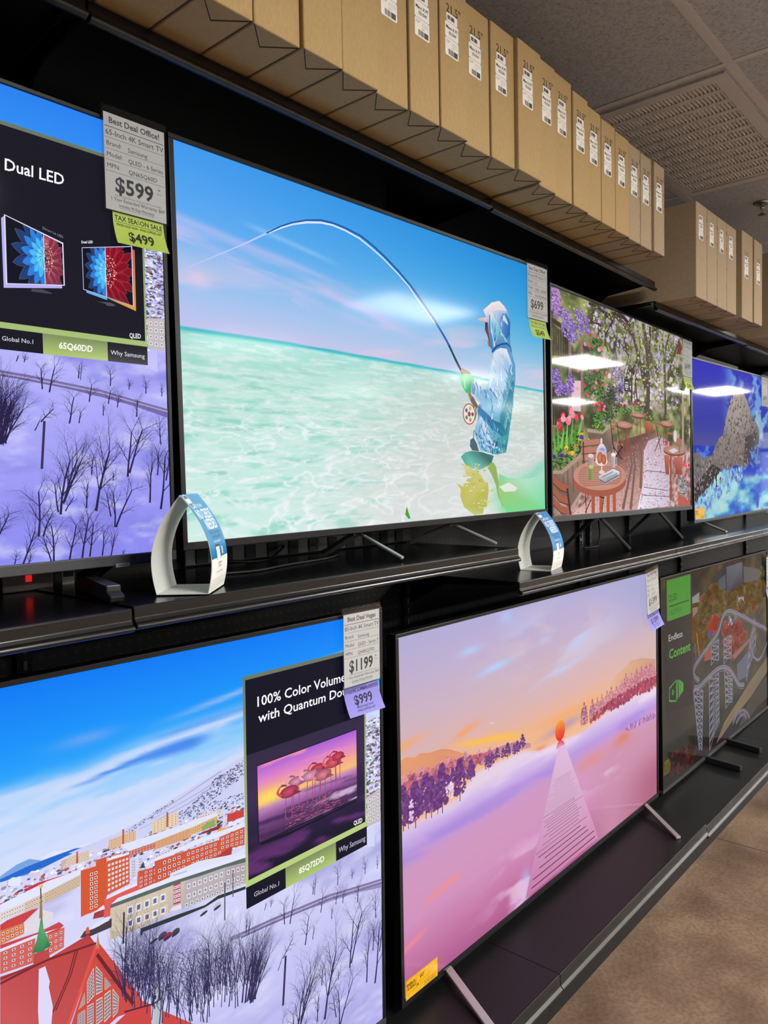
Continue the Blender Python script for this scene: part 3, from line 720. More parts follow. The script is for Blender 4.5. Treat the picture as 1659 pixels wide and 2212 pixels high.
    for (x0, y0, x1, y1, sp, d) in ((1.545, 0.395, 1.544, 0.459, 0.55, 3), (1.561, 0.389, 1.574, 0.469, 0.5, 3), (1.632, 0.427, 1.637, 0.471, 0.6, 3), (1.713, 0.415, 1.718, 0.467, 0.6, 3), (1.763, 0.410, 1.767, 0.435, 0.6, 3), (1.810, 0.404, 1.811, 0.448, 0.6, 3), (1.856, 0.399, 1.858, 0.430, 0.4, 3), (1.506, 0.452, 1.510, 0.473, 0.7, 3), (1.657, 0.373, 1.668, 0.429, 0.6, 3), (1.706, 0.371, 1.714, 0.415, 0.6, 3), (1.730, 0.364, 1.734, 0.404, 0.6, 3), (1.781, 0.343, 1.789, 0.402, 0.5, 3), (1.692, 0.342, 1.695, 0.378, 0.6, 3), (1.606, 0.319, 1.620, 0.405, 0.6, 3), (1.630, 0.321, 1.633, 0.361, 0.4, 3), (1.539, 0.320, 1.575, 0.368, 0.8, 3), (1.524, 0.300, 1.539, 0.327, 0.1, 3), (1.752, 0.193, 1.772, 0.345, 0.45, 4), (1.757, 0.202, 1.808, 0.355, 0.5, 4), (1.848, 0.276, 1.854, 0.349, 0.5, 3), (1.812, 0.126, 1.836, 0.264, 0.45, 4), (1.843, 0.108, 1.874, 0.298, 0.5, 4), (1.836, 0.196, 1.848, 0.276, 0.5, 3), (1.861, 0.182, 1.877, 0.282, 0.5, 3), (1.453, 0.269, 1.496, 0.396, 0.35, 4), (1.449, 0.267, 1.473, 0.399, 0.35, 4), (1.446, 0.267, 1.460, 0.407, 0.4, 4), (1.433, 0.060, 1.470, 0.133, 0.6, 3), (1.426, 0.049, 1.443, 0.127, 0.6, 3), (1.487, -0.006, 1.528, 0.102, 0.4, 3), (1.524, 0.059, 1.534, 0.201, 0.55, 4), (1.534, 0.058, 1.557, 0.137, 0.6, 3), (1.557, -0.000, 1.566, 0.113, 0.6, 3), (1.551, -0.002, 1.540, 0.077, 0.6, 3), (1.595, -0.001, 1.619, 0.110, 0.6, 3), (1.626, 0.001, 1.633, 0.130, 0.45, 4), (1.645, 0.002, 1.673, 0.108, 0.5, 3), (1.677, 0.002, 1.700, 0.080, 0.5, 3), (1.700, -0.000, 1.716, 0.069, 0.3, 3), (1.713, 0.069, 1.729, 0.184, 0.55, 3), (1.716, 0.069, 1.773, 0.197, 0.55, 4), (1.703, 0.096, 1.697, 0.172, 0.55, 3), (1.577, 0.107, 1.579, 0.280, 0.5, 4), (1.572, 0.112, 1.549, 0.199, 0.6, 3), (1.584, 0.132, 1.657, 0.271, 0.35, 4), (1.587, 0.136, 1.633, 0.276, 0.35, 4), (1.589, 0.114, 1.613, 0.161, 0.6, 3), (1.665, 0.111, 1.697, 0.316, 0.45, 5), (1.678, 0.164, 1.710, 0.288, 0.5, 4), (1.641, 0.119, 1.649, 0.198, 0.45, 3), (1.657, 0.198, 1.665, 0.261, 0.6, 3), (1.712, 0.184, 1.713, 0.213, 0.8, 3), (1.468, 0.001, 1.476, 0.033, 0.7, 3), (1.498, -0.007, 1.509, 0.031, 0.7, 3), (1.731, -0.000, 1.737, 0.012, 0.8, 3), (1.424, 0.280, 1.438, 0.405, .3, 3), (1.432, 0.275, 1.443, 0.414, .3, 3), (1.437, 0.275, 1.460, 0.406, .3, 3), (1.443, 0.275, 1.470, 0.406, .3, 3), (1.450, 0.274, 1.479, 0.397, .3, 3), (1.455, 0.271, 1.502, 0.379, .3, 3), (1.457, 0.270, 1.506, 0.353, .3, 3), (1.447, 0.275, 1.491, 0.379, .3, 3), (1.489, 0.452, 1.493, 0.468, .3, 3), (1.444, 0.419, 1.449, 0.456, .3, 3), (1.438, 0.424, 1.442, 0.465, .3, 3)):
        S = []
        h = math.hypot(x1 - x0, y1 - y0) * k * 0.72
        bare_tree(S, x0 * k, y0 * k, h, rs, sp, (0.0016 + 0.032 * h), d, math.atan2(x1 - x0, y1 - y0))
        T += S
    A.segs(T, tree_col)
    A.line(P([(1.537, 0.2131), (1.547, 0.3227)]), 0.006 * k, (58, 48, 84))
    A.line(P([(1.637, 0.4235), (1.641, 0.4601)]), 0.0025 * k, (90, 84, 130))
    A.line(P([(1.383, 0.4767), (1.385, 0.5554)]), 0.003 * k, (80, 76, 100))
    A.line(P([(1.405, 0.5171), (1.406, 0.5744)]), 0.0025 * k, (90, 84, 110))
    A.line(P([(1.155, 0.5343), (1.158, 0.593)]), 0.0035 * k, (60, 50, 70))
    # the demo panel
    gold, ink = ((186, 208, 128), (10, 10, 30)) if not blue else ((168, 192, 118), (22, 22, 34))
    gdk = (108, 118, 98)
    x0, x1, yb, yt = 0.7690, 0.9712, 0.4955, 0.9240
    X = lambda u: u * W
    Y = lambda v: v * H
    A.poly([(X(x0), Y(yb)), (X(x1), Y(yb)), (X(x1), Y(yt)), (X(x0), Y(yt))], [gold, gold, gdk, gdk])
    A.rect(X(x0) + .0065 * k, Y(yb) + .0135 * k, X(x1) - .0055 * k, Y(yt) - .0085 * k, ink)
    if not blue:
        def dark(u, v):
            c = ramp(v, [0, .15, .4, .62, 1], [(14, 12, 34), (34, 22, 58), (40, 28, 62), (58, 42, 80), (48, 38, 66)])
            return blend(c, (110, 50, 120), sst(.5, .7, fbm(u * 3 + 2, v * 12 + 3 * u)) * sst(.38, .12, v) * .8)
        A.grid(X(x1) - X(x0) - .013 * k, Y(.765) - Y(yb) - .015 * k, 30, 60, dark, X(x0) + .0065 * k, Y(yb) + .0135 * k)
    cuts = (x0, x0 + 0.292 * (x1 - x0), x0 + 0.712 * (x1 - x0), x1)
    for i, c in enumerate((ink, None, ink)):
        q = [(X(cuts[i]), Y(0.4515)), (X(cuts[i + 1]), Y(0.4515)), (X(cuts[i + 1]), Y(0.4957)), (X(cuts[i]), Y(0.4957))]
        A.poly(q, c if c else [(176, 200, 112), (176, 200, 112), (125, 140, 95), (125, 140, 95)])
    if not blue:
        A.text('100% Color Volume', *[(1.478, 0.9011), (1.748, 0.9015), (1.478, 0.9225)], (250, 250, 255), 0.012)
        A.text('with Quantum Dot', *[(1.479, 0.8659), (1.748, 0.8678), (1.48, 0.8864)], (250, 250, 255), 0.012)
        A.text('QLED', *[(1.771, 0.5405), (1.802, 0.5383), (1.771, 0.5514)], (250, 250, 255), 0.02)
        A.text('Global No.1', *[(1.46, 0.4934), (1.53, 0.4896), (1.461, 0.5035)], (205, 200, 225))
        A.text('85Q72DD', *[(1.59, 0.4917), (1.67, 0.4917), (1.59, 0.5051)], (250, 252, 240), 0.025)
        A.text('Why Samsung', *[(1.718, 0.4919), (1.812, 0.4886), (1.719, 0.5046)], (205, 200, 225))
        draw_flamingos(A, [(1.475, 0.604), (1.784, 0.6036), (1.784, 0.7752), (1.474, 0.7742)])
        A.line([(1.475, 0.604), (1.784, 0.6036), (1.784, 0.7752), (1.474, 0.7742), (1.475, 0.604)], .0025, (20, 14, 34))
        A.line([(1.482, 0.6015), (1.566, 0.5955), (1.745, 0.5981), (1.781, 0.599)], .007, (16, 12, 28), .002)
    else:
        A.text('Dual LED', *[(1.129, 0.6624), (1.231, 0.6641), (1.13, 0.6818)], (250, 250, 255), 0.012)
        A.text('Global No.1', *[(1.114, 0.3777), (1.166, 0.3778), (1.114, 0.385)], (225, 225, 240))
        A.text('65Q60DD', *[(1.211, 0.3757), (1.274, 0.3759), (1.212, 0.3867)], (250, 252, 245), 0.025)
        A.text('Why Samsung', *[(1.31, 0.3755), (1.381, 0.3755), (1.31, 0.3836)], (225, 225, 240))
        A.text('QLED', *[(1.35, 0.4114), (1.374, 0.4125), (1.35, 0.4203)], (250, 250, 255), 0.015)
        A.text('Direct Lit LED', *[(1.19, 0.5787), (1.226, 0.5706), (1.19, 0.5828)], (150, 152, 165))
        A.text('Dual LED', *[(1.26, 0.5691), (1.282, 0.574), (1.26, 0.5736)], (245, 245, 255), 0.02)
        A.poly([(1.12, 0.4657), (1.221, 0.4821), (1.221, 0.4876), (1.125, 0.4733), (1.125, 0.5854), (1.12, 0.5807)], (185, 178, 245))
        A.poly([(1.125, 0.5884), (1.226, 0.5625), (1.226, 0.4875), (1.124, 0.4729)], (225, 228, 255))
        draw_flower(A, [(1.126, 0.4744), (1.224, 0.4887), (1.224, 0.5604), (1.127, 0.5865)], (205, 92, 112))
        A.poly([(1.165, 0.4672), (1.167, 0.472), (1.185, 0.4741), (1.203, 0.4704), (1.199, 0.4685)], (70, 70, 80))
        A.poly([(1.306, 0.4787), (1.365, 0.4634), (1.366, 0.5781), (1.361, 0.5798), (1.36, 0.4718)], [(215, 165, 60), (235, 160, 60), (205, 110, 70), (190, 90, 60), (225, 150, 60)])
        A.poly([(1.266, 0.486), (1.306, 0.4806), (1.306, 0.4749), (1.266, 0.4819)], (95, 180, 235))
        A.poly([(1.26, 0.5616), (1.361, 0.5853), (1.361, 0.4714), (1.26, 0.4865)], (205, 205, 255))
        draw_flower(A, [(1.261, 0.4875), (1.359, 0.4727), (1.359, 0.5834), (1.261, 0.5607)], (205, 22, 52))
        A.poly([(1.284, 0.4686), (1.302, 0.4704), (1.312, 0.4711), (1.323, 0.4679), (1.318, 0.4654), (1.304, 0.4641), (1.302, 0.4676)], (80, 82, 92))
    return A

def draw_angler(W, H):
    A = Art(); A.clip = (W, H)
    def bg(u, v):
        hz = np.interp(u, [0, .2, .65, .88, 1], [.543, .543, .527, .507, .500])
        t = v - hz
        left = ramp(t, [0, .07, .16, .26, .38, .5], [(196, 196, 236), (170, 196, 240), (140, 190, 242), (98, 172, 242), (75, 160, 240), (60, 148, 236)])
        right = ramp(t, [0, .1, .2, .3, .4, .5], [(196, 206, 226), (150, 196, 226), (95, 180, 222), (60, 164, 220), (40, 150, 215), (30, 138, 210)])
        sky = left * (1 - u[..., None]) + right * u[..., None]
        band = np.exp(-((t - (.235 - .28 * u)) / .03) ** 2) * sst(.62, .35, u)
        sky = blend(sky, (206, 196, 240), band * sst(.3, .7, fbm(u * 6, v * 34 + u * 10, 5)) * .85)
        band = np.exp(-((t - (.27 - .22 * u)) / .012) ** 2) * sst(.5, .2, u)
        sky = blend(sky, (196, 194, 242), band * .5 * sst(.35, .6, fbm(u * 7 + 5, v * 30 + u * 9)))
        n = fbm(u * 12 + 4, v * 20, 5)
        sky = blend(sky, (216, 200, 240), sst(.56, .7, n) * np.exp(-((t - .10) / .045) ** 2) * sst(.3, .1, u) * .95)
        sky = blend(sky, (220, 204, 238), np.exp(-((u - .035) / .02) ** 2 - ((t - .125) / .022) ** 2) * .8)
        sky = blend(sky, (222, 202, 228), sst(.52, .75, fbm(u * 4 + 9, v * 18 - u * 3)) * sst(.26, .08, t) * .65)
        sky = blend(sky, (140, 195, 242), np.exp(-((t - (.325 - .2 * u)) / .008) ** 2) * sst(.1, .16, u) * sst(.35, .25, u) * .7)
        d = np.clip(-t / .55, 0, 1)
        sea = ramp(d, [0, .03, .12, .3, .6, 1], [(126, 218, 214), (166, 226, 216), (186, 228, 218), (190, 230, 218), (196, 234, 224), (206, 238, 230)])
        gray = ramp(d, [0, .2, .5, 1], [(186, 214, 212), (200, 212, 206), (210, 214, 210), (222, 224, 222)])
        sea = sea * (1 - sst(.22, .62, u + .25 * d - .1)[..., None]) + gray * sst(.22, .62, u + .25 * d - .1)[..., None]
        fy = 5 + 60 * (1 - d) ** 2
        sx, sy = u * (16 + 26 * (1 - d)), (v * fy)
        wx, wy = fbm(u * 9 + 3, v * 12, 3) * 2.2, fbm(u * 9 + 40, v * 12 + 8, 3) * 1.6
        r = 1 - np.abs(2 * fbm(u * 13 + wx, v * 15 * (1 + 1.2 * (1 - d)) + wy, 3) - 1) * 1.0
        ca = np.clip((r - .86) / .14, 0, 1) ** 1.6
        sea = blend(sea, (128, 208, 186), sst(.50, .70, fbm(u * 15 + 3, v * 34 * (1 + (1 - d)), 5)) * sst(.66, .1, u) * sst(.02, .25, d) * .7)
        r2 = 1 - np.abs(2 * fbm(u * 19 + wx * 1.4 + 31, v * 24 * (1 + (1 - d)) + wy * 1.4, 3) - 1)
        sea = blend(sea, (238, 244, 250), np.clip((r2 - .84) / .16, 0, 1) ** 1.3 * sst(.08, .5, d) * sst(.7, .2, u) * .7)
        sea = blend(sea, (246, 248, 252), ca * sst(.05, .5, d) * (1 - .55 * sst(.3, .75, u)) * .9)
        sea = blend(sea, (228, 238, 236), sst(.46, .7, fbm(u * 34, v * 150, 4)) * (1 - .6 * d) * .6)
        sea = blend(sea, (168, 206, 200), sst(.56, .74, fbm(u * 40 + 9, v * 130 + 5, 4)) * (1 - d) * .5)
        gr = sst(.80, .96, u + .12 * fbm(u * 9, v * 22)) * sst(.16, .04, v - .05 * fbm(u * 8, v * 20 + 3))
        sea = blend(sea, (112, 218, 152), np.clip(gr * 1.2, 0, 1) * .95)
        gr = np.exp(-((v - .165 - .03 * np.sin(u * 26)) / .03) ** 2) * sst(.86, .96, u)
        sea = blend(sea, (135, 212, 190), gr * .8)
        sea = blend(sea, (52, 196, 204), np.exp(-((t + .004) / .006) ** 2) * (1 - .0 * u))
        sea = blend(sea, (70, 170, 190), np.exp(-((t + .002) / .003) ** 2) * .7)
        return blend(sea, sky, sst(-.0015, .0015, t))
    A.grid(W, H, 460, 260, bg)
    # rod and line
    A.line([(0.0093, 0.5487), (0.0555, 0.5724), (0.1037, 0.5977), (0.1671, 0.6312), (0.2412, 0.6734)], .0012, (190, 200, 245), .004)
    A.line([(0.2412, 0.6734), (0.2763, 0.6916), (0.3125, 0.7076), (0.3571, 0.7214), (0.4032, 0.7312), (0.4427, 0.7339), (0.4833, 0.7309), (0.5337, 0.7226), (0.5769, 0.7079), (0.6216, 0.6903), (0.677, 0.6625), (0.725, 0.6351), (0.7743, 0.595), (0.8361, 0.5495)], .0055, (225, 228, 250), .003)
    A.line([(0.2342, 0.6699), (0.2765, 0.6942), (0.3126, 0.7108), (0.3573, 0.7263), (0.4034, 0.7368), (0.4429, 0.7391), (0.4918, 0.7362), (0.5425, 0.7286), (0.5861, 0.7139), (0.631, 0.6945), (0.6868, 0.6661), (0.735, 0.6367), (0.7848, 0.5998), (0.8364, 0.5581), (0.8897, 0.508), (0.956, 0.4294)], .003, (20, 96, 170), .0085)
    A.line([(0.9009, 0.4964), (0.9305, 0.4581), (0.966, 0.4195)], .008, (40, 62, 82), .009)
    # reflection in the shallows
    A.poly([(0.9185, 0.1017), (0.9441, 0.0792), (0.9408, 0.0604), (0.9584, 0.0282), (1.012, -0.0033), (1.058, 0.004), (1.058, 0.0236), (1.078, 0.0227), (1.089, 0.0749), (1.086, 0.098), (1.072, 0.0983), (1.055, 0.1084), (1.022, 0.1187), (0.9723, 0.1227), (0.9673, 0.1354), (0.9573, 0.1544), (1.011, 0.1445), (1.05, 0.1215), (0.9773, 0.1099), (0.9551, 0.0883)], [(206, 206, 120), (196, 190, 90), (186, 184, 80), (190, 192, 100), (200, 206, 120), (190, 196, 110), (180, 184, 90), (196, 196, 100), (190, 184, 84), (198, 190, 96), (202, 196, 110), (196, 190, 96), (190, 186, 88), (204, 200, 120), (216, 206, 150), (220, 210, 170), (212, 204, 140), (206, 200, 120), (190, 184, 80), (196, 190, 90)])
    A.poly([(1.097, 0.1603), (1.115, 0.1603), (1.132, 0.1469), (1.143, 0.1067), (1.148, 0.0731), (1.177, 0.0249), (1.165, 0.0187), (1.141, 0.0533), (1.13, 0.087), (1.108, 0.1206), (1.085, 0.1439)], (150, 176, 92))
    A.poly([(1.149, 0.1234), (1.204, 0.109), (1.294, 0.1038), (1.425, 0.1158), (1.421, -0.0041), (1.252, -0.0062), (1.189, 0.0006), (1.153, 0.0394), (1.142, 0.0733)], [(130, 212, 160), (150, 220, 176), (180, 226, 200), (160, 220, 200), (118, 218, 150), (112, 222, 150), (125, 216, 140), (150, 206, 120), (160, 200, 120)])
    A.poly([(1.148, 0.0832), (1.204, 0.0953), (1.254, 0.0769), (1.241, 0.0669), (1.178, 0.0655)], (226, 232, 220))
    A.poly([(0.9473, 0.1764), (0.9691, 0.1891), (1.002, 0.194), (1.052, 0.1912), (1.121, 0.1801), (1.109, 0.1603), (1.079, 0.144), (1.028, 0.1347), (0.968, 0.1544)], [(80, 165, 150), (95, 170, 158), (80, 150, 140), (58, 110, 110), (70, 130, 120), (60, 110, 105), (110, 190, 170), (130, 205, 185), (90, 180, 155)])
    A.poly([(0.9941, 0.2083), (0.9975, 0.2274), (1.014, 0.2341), (1.031, 0.2152), (1.041, 0.1927), (1.005, 0.1957)], (76, 104, 112))
    A.line([(1.014, 0.2309), (1.016, 0.2549)], .003, (60, 70, 80))
    # the angler's clothing and pose
    A.poly([(1.083, 0.6178), (1.124, 0.6497), (1.166, 0.6626), (1.196, 0.6505), (1.214, 0.6364), (1.229, 0.6082), (1.225, 0.574), (1.225, 0.5403), (1.235, 0.5076), (1.252, 0.4684), (1.253, 0.4276), (1.241, 0.3824), (1.235, 0.3377), (1.216, 0.2757), (1.205, 0.2313), (1.191, 0.1905), (1.164, 0.187), (1.133, 0.1835), (1.098, 0.1882), (1.047, 0.196), (1.031, 0.2248), (1.019, 0.2406), (1.021, 0.2598), (1.033, 0.2762), (1.04, 0.2957), (1.036, 0.3181), (1.045, 0.3346), (1.074, 0.3425), (1.075, 0.3815), (1.105, 0.4096), (1.115, 0.4628), (1.119, 0.4827), (1.127, 0.5031), (1.113, 0.5115), (1.107, 0.5498), (1.102, 0.5849)], [(236, 222, 224), (240, 228, 230), (235, 220, 228), (190, 205, 230), (120, 170, 215), (70, 140, 200), (50, 120, 185), (70, 140, 195), (90, 160, 205), (60, 140, 190), (70, 150, 185), (55, 140, 165), (60, 150, 165), (55, 150, 155), (70, 165, 150), (80, 165, 150), (70, 150, 160), (90, 170, 185), (110, 180, 205), (140, 195, 220), (150, 200, 225), (160, 205, 230), (150, 195, 225), (130, 180, 215), (80, 140, 190), (60, 120, 175), (90, 150, 195), (150, 195, 225), (170, 205, 230), (185, 210, 235), (180, 205, 235), (120, 175, 215), (60, 130, 190), (60, 120, 180), (80, 130, 185), (150, 180, 215)])
    A.poly([(1.045, 0.5902), (1.065, 0.5961), (1.091, 0.6012), (1.085, 0.6117), (1.077, 0.6218), (1.124, 0.6513), (1.166, 0.6626), (1.193, 0.65), (1.208, 0.6372), (1.165, 0.6344), (1.112, 0.6219), (1.099, 0.6103), (1.099, 0.5878), (1.082, 0.5861), (1.059, 0.5864)], [(226, 180, 178), (232, 190, 188), (236, 205, 206), (232, 210, 212), (236, 220, 222), (240, 230, 230), (240, 228, 228), (236, 220, 226), (225, 215, 230), (228, 214, 222), (225, 208, 214), (215, 200, 215), (205, 170, 175), (190, 150, 155), (214, 165, 165)])
    A.poly([(1.086, 0.5861), (1.1, 0.5873), (1.105, 0.5594), (1.112, 0.5342), (1.117, 0.5119), (1.104, 0.5154), (1.097, 0.5227), (1.101, 0.5394), (1.093, 0.5515), (1.081, 0.558), (1.085, 0.5682)], [(48, 46, 62), (60, 60, 80), (120, 80, 90), (130, 84, 86), (110, 80, 92), (140, 92, 92), (176, 120, 112), (190, 128, 120), (212, 150, 142), (226, 165, 160), (60, 48, 64)])
    A.poly([(1.109, 0.615), (1.123, 0.6236), (1.147, 0.6038), (1.163, 0.5665), (1.138, 0.524), (1.12, 0.5089), (1.112, 0.5407), (1.105, 0.582)], [(225, 225, 238), (210, 225, 240), (120, 190, 220), (110, 200, 215), (180, 220, 230), (80, 150, 200), (50, 120, 180), (110, 165, 210)])
    A.poly([(1.171, 0.627), (1.208, 0.6288), (1.227, 0.6045), (1.223, 0.5671), (1.205, 0.5482), (1.181, 0.5687), (1.176, 0.5979)], [(150, 190, 225), (60, 130, 195), (40, 110, 180), (36, 100, 170), (40, 110, 175), (70, 140, 195), (110, 170, 215)])
    A.poly([(1.183, 0.6187), (1.195, 0.6221), (1.207, 0.6086), (1.216, 0.5964), (1.201, 0.5978), (1.186, 0.6058)], (205, 218, 238))
    A.line([(1.12, 0.4991), (1.144, 0.5181), (1.174, 0.5296), (1.205, 0.5347), (1.226, 0.527), (1.232, 0.5107)], .006, (36, 70, 130), .004)
    A.line([(1.111, 0.6121), (1.109, 0.5728), (1.118, 0.5414), (1.122, 0.5059)], .004, (40, 100, 170))
    A.line([(1.123, 0.6203), (1.12, 0.5807), (1.127, 0.5457), (1.135, 0.5171)], .003, (230, 236, 246))
    A.line([(1.147, 0.6269), (1.152, 0.5947), (1.175, 0.5646), (1.208, 0.5401)], .003, (190, 220, 240))
    A.poly([(1.125, 0.4964), (1.143, 0.5082), (1.168, 0.5173), (1.204, 0.5179), (1.216, 0.4989), (1.237, 0.4705), (1.216, 0.4719), (1.205, 0.4272), (1.188, 0.3891), (1.145, 0.3729), (1.098, 0.3667), (1.078, 0.3817), (1.102, 0.4094), (1.112, 0.4559)], [(150, 190, 225), (215, 225, 240), (230, 226, 238), (236, 226, 236), (228, 222, 238), (180, 205, 232), (150, 190, 225), (200, 214, 236), (196, 212, 236), (190, 205, 235), (170, 200, 230), (150, 190, 225), (180, 205, 230), (210, 222, 240)])
    A.poly([(1.006, 0.3942), (1.025, 0.4068), (1.053, 0.3896), (1.081, 0.3803), (1.128, 0.3916), (1.182, 0.3887), (1.175, 0.3481), (1.155, 0.3071), (1.125, 0.2893), (1.085, 0.3171), (1.051, 0.3381), (1.024, 0.3589), (1.008, 0.3674)], [(110, 160, 210), (170, 205, 230), (210, 222, 240), (120, 175, 215), (222, 224, 240), (200, 214, 236), (150, 200, 222), (110, 180, 205), (100, 170, 200), (140, 195, 220), (190, 220, 235), (150, 195, 225), (80, 140, 190)])
    for q in ([(1.017, 0.3966), (1.025, 0.3813), (1.018, 0.3618)], [(1.031, 0.4008), (1.041, 0.3824), (1.036, 0.3629)], [(1.053, 0.3896), (1.058, 0.3739), (1.052, 0.351)], [(1.075, 0.3799), (1.086, 0.3692), (1.083, 0.3495)], [(1.104, 0.3867), (1.127, 0.3718), (1.145, 0.3564)]):
        A.line(q, .0055, (66, 120, 180), .002)
    A.poly([(1.214, 0.4178), (1.225, 0.4186), (1.213, 0.3907), (1.203, 0.3665), (1.175, 0.3648), (1.188, 0.3891)], (80, 160, 190))
    A.poly([(1.233, 0.4192), (1.246, 0.4134), (1.238, 0.3788), (1.211, 0.3162), (1.153, 0.247), (1.161, 0.3073), (1.2, 0.3562)], [(44, 110, 160), (50, 130, 160), (48, 140, 150), (60, 150, 150), (40, 110, 150), (60, 130, 170), (50, 120, 160)])
    A.poly([(1.041, 0.3311), (1.079, 0.3136), (1.125, 0.2893), (1.173, 0.281), (1.196, 0.248), (1.171, 0.2407), (1.112, 0.2625), (1.072, 0.2873), (1.039, 0.3085)], [(60, 110, 165), (50, 110, 170), (44, 100, 150), (52, 120, 150), (50, 130, 150), (56, 130, 165), (60, 140, 175), (70, 150, 190), (60, 130, 180)])
    A.poly([(1.032, 0.2794), (1.056, 0.2996), (1.094, 0.2554), (1.105, 0.2261), (1.087, 0.2127), (1.037, 0.2378)], [(150, 200, 230), (200, 222, 240), (160, 210, 230), (205, 222, 240), (110, 180, 215), (90, 170, 215)])
    A.dots(in_poly([(1.034, 0.2409), (1.099, 0.226), (1.189, 0.2141), (1.176, 0.1904), (1.064, 0.1962)], 90, 2), (.002, .007), [(60, 150, 205), (40, 120, 180), (190, 215, 235), (110, 180, 215), (235, 230, 240), (50, 130, 150)], n=5, seed=8)
    A.dots(in_poly([(1.105, 0.2393), (1.196, 0.2345), (1.188, 0.1939), (1.127, 0.1868)], 50, 3), (.002, .006), [(50, 140, 150), (60, 150, 170), (90, 175, 190), (44, 110, 140)], n=5, seed=9)
    fr = np.random.RandomState(12)
    for q, n_, cols in (([(1.119, 0.4893), (1.204, 0.5145), (1.234, 0.4668), (1.214, 0.411), (1.176, 0.3782), (1.098, 0.3732), (1.087, 0.392), (1.111, 0.4166)], 26, [(248, 244, 248), (170, 200, 230), (120, 175, 220), (236, 226, 236)]), ([(1.008, 0.3897), (1.075, 0.3782), (1.176, 0.3849), (1.168, 0.341), (1.125, 0.2959), (1.057, 0.3416)], 34, [(90, 150, 205), (236, 240, 248), (70, 130, 190), (150, 205, 225), (210, 226, 242)]), ([(1.109, 0.6117), (1.208, 0.6254), (1.224, 0.5738), (1.205, 0.5448), (1.126, 0.5161)], 26, [(30, 90, 160), (210, 226, 242), (50, 130, 190), (150, 200, 225)]), ([(1.203, 0.464), (1.246, 0.4407), (1.237, 0.3446), (1.209, 0.2483), (1.159, 0.2472), (1.175, 0.3481)], 40, [(30, 100, 140), (110, 190, 200), (44, 130, 160), (60, 120, 180), (150, 205, 210)]), ([(1.039, 0.3182), (1.125, 0.2794), (1.196, 0.2413), (1.188, 0.1939), (1.052, 0.1961), (1.023, 0.2407)], 60, [(36, 96, 160), (210, 228, 242), (60, 140, 200), (120, 190, 220), (30, 80, 140)])):
        p = in_poly(q, n_, n_); a_ = fr.uniform(-.9, .5, n_); L = fr.uniform(.010, .034, n_)
        S = np.stack([p[:, 0] - np.sin(a_) * L / 2, p[:, 1] - np.cos(a_) * L / 2, p[:, 0] + np.sin(a_) * L / 2, p[:, 1] + np.cos(a_) * L / 2, fr.uniform(.002, .006, n_), np.full(n_, .0006)], -1)
        A.segs(S, np.array(cols)[fr.randint(len(cols), size=n_)])
    p = in_poly([(0.9415, 0.1607), (1.068, 0.1604), (1.118, 0.074), (1.063, 0.007), (0.9533, 0.0348)], 50, 4); A.segs(np.stack([p[:, 0], p[:, 1], p[:, 0] + fr.uniform(.008, .03, 50), p[:, 1] + fr.uniform(-.004, .004, 50), np.full(50, .004), np.full(50, .0008)], -1), np.array([(216, 212, 150), (176, 172, 70), (226, 226, 206), (200, 190, 90)])[fr.randint(4, size=50)])
    # glove, hand, reel
    A.poly([(0.953, 0.4262), (0.9613, 0.4368), (0.9772, 0.4329), (0.996, 0.4298), (1.007, 0.4228), (0.966, 0.4195)], [(180, 140, 110), (196, 150, 120), (190, 150, 120), (170, 130, 110), (150, 130, 120), (176, 140, 120)])
    A.poly([(0.9474, 0.4164), (0.9822, 0.4217), (1.012, 0.4216), (1.023, 0.4066), (1.006, 0.3942), (1.005, 0.3673), (0.9803, 0.3651), (0.9595, 0.3831)], [(120, 220, 150), (150, 228, 170), (110, 210, 140), (60, 170, 110), (50, 165, 95), (46, 170, 100), (60, 184, 112), (96, 210, 140)])
    A.line([(0.971, 0.4089), (0.9753, 0.3779)], .004, (190, 236, 205))
    A.line([(0.9939, 0.3666), (1.007, 0.3484), (1.026, 0.3271)], .013, (150, 122, 84), .018)
    A.line([(1.007, 0.3516), (1.037, 0.3245)], .018, (110, 96, 90), .012)
    cx, cy = [(0.9934, 0.3034)][0]
    rx = abs([(1.026, 0.3048)][0][0] - cx); ry = abs([(0.9945, 0.335)][0][1] - cy)
    A.ell(cx, cy, rx, ry, (206, 60, 66), 24); A.ell(cx, cy, rx * .86, ry * .9, (226, 226, 222), 24)
    for a_ in range(5):
        t = a_ * 2 * PI / 5
        A.ell(cx + .52 * rx * math.cos(t), cy + .56 * ry * math.sin(t), rx * .2, ry * .2, ((50, 110, 100), (190, 180, 70), (60, 120, 150), (80, 150, 90), (200, 140, 60))[a_], 10)
    A.ell(cx, cy, rx * .25, ry * .25, (196, 60, 70), 12)
    A.line([(1.026, 0.3239), (1.03, 0.3082), (1.022, 0.2886)], .006, (110, 130, 90))
    # leaf
    A.poly([(0.6952, 0.0425), (0.7008, 0.0283), (0.7105, 0.0081), (0.7001, 0.0087), (0.6884, 0.0205)], [(40, 150, 40), (90, 160, 40), (30, 160, 60), (40, 170, 70), (60, 160, 50)])
    return A

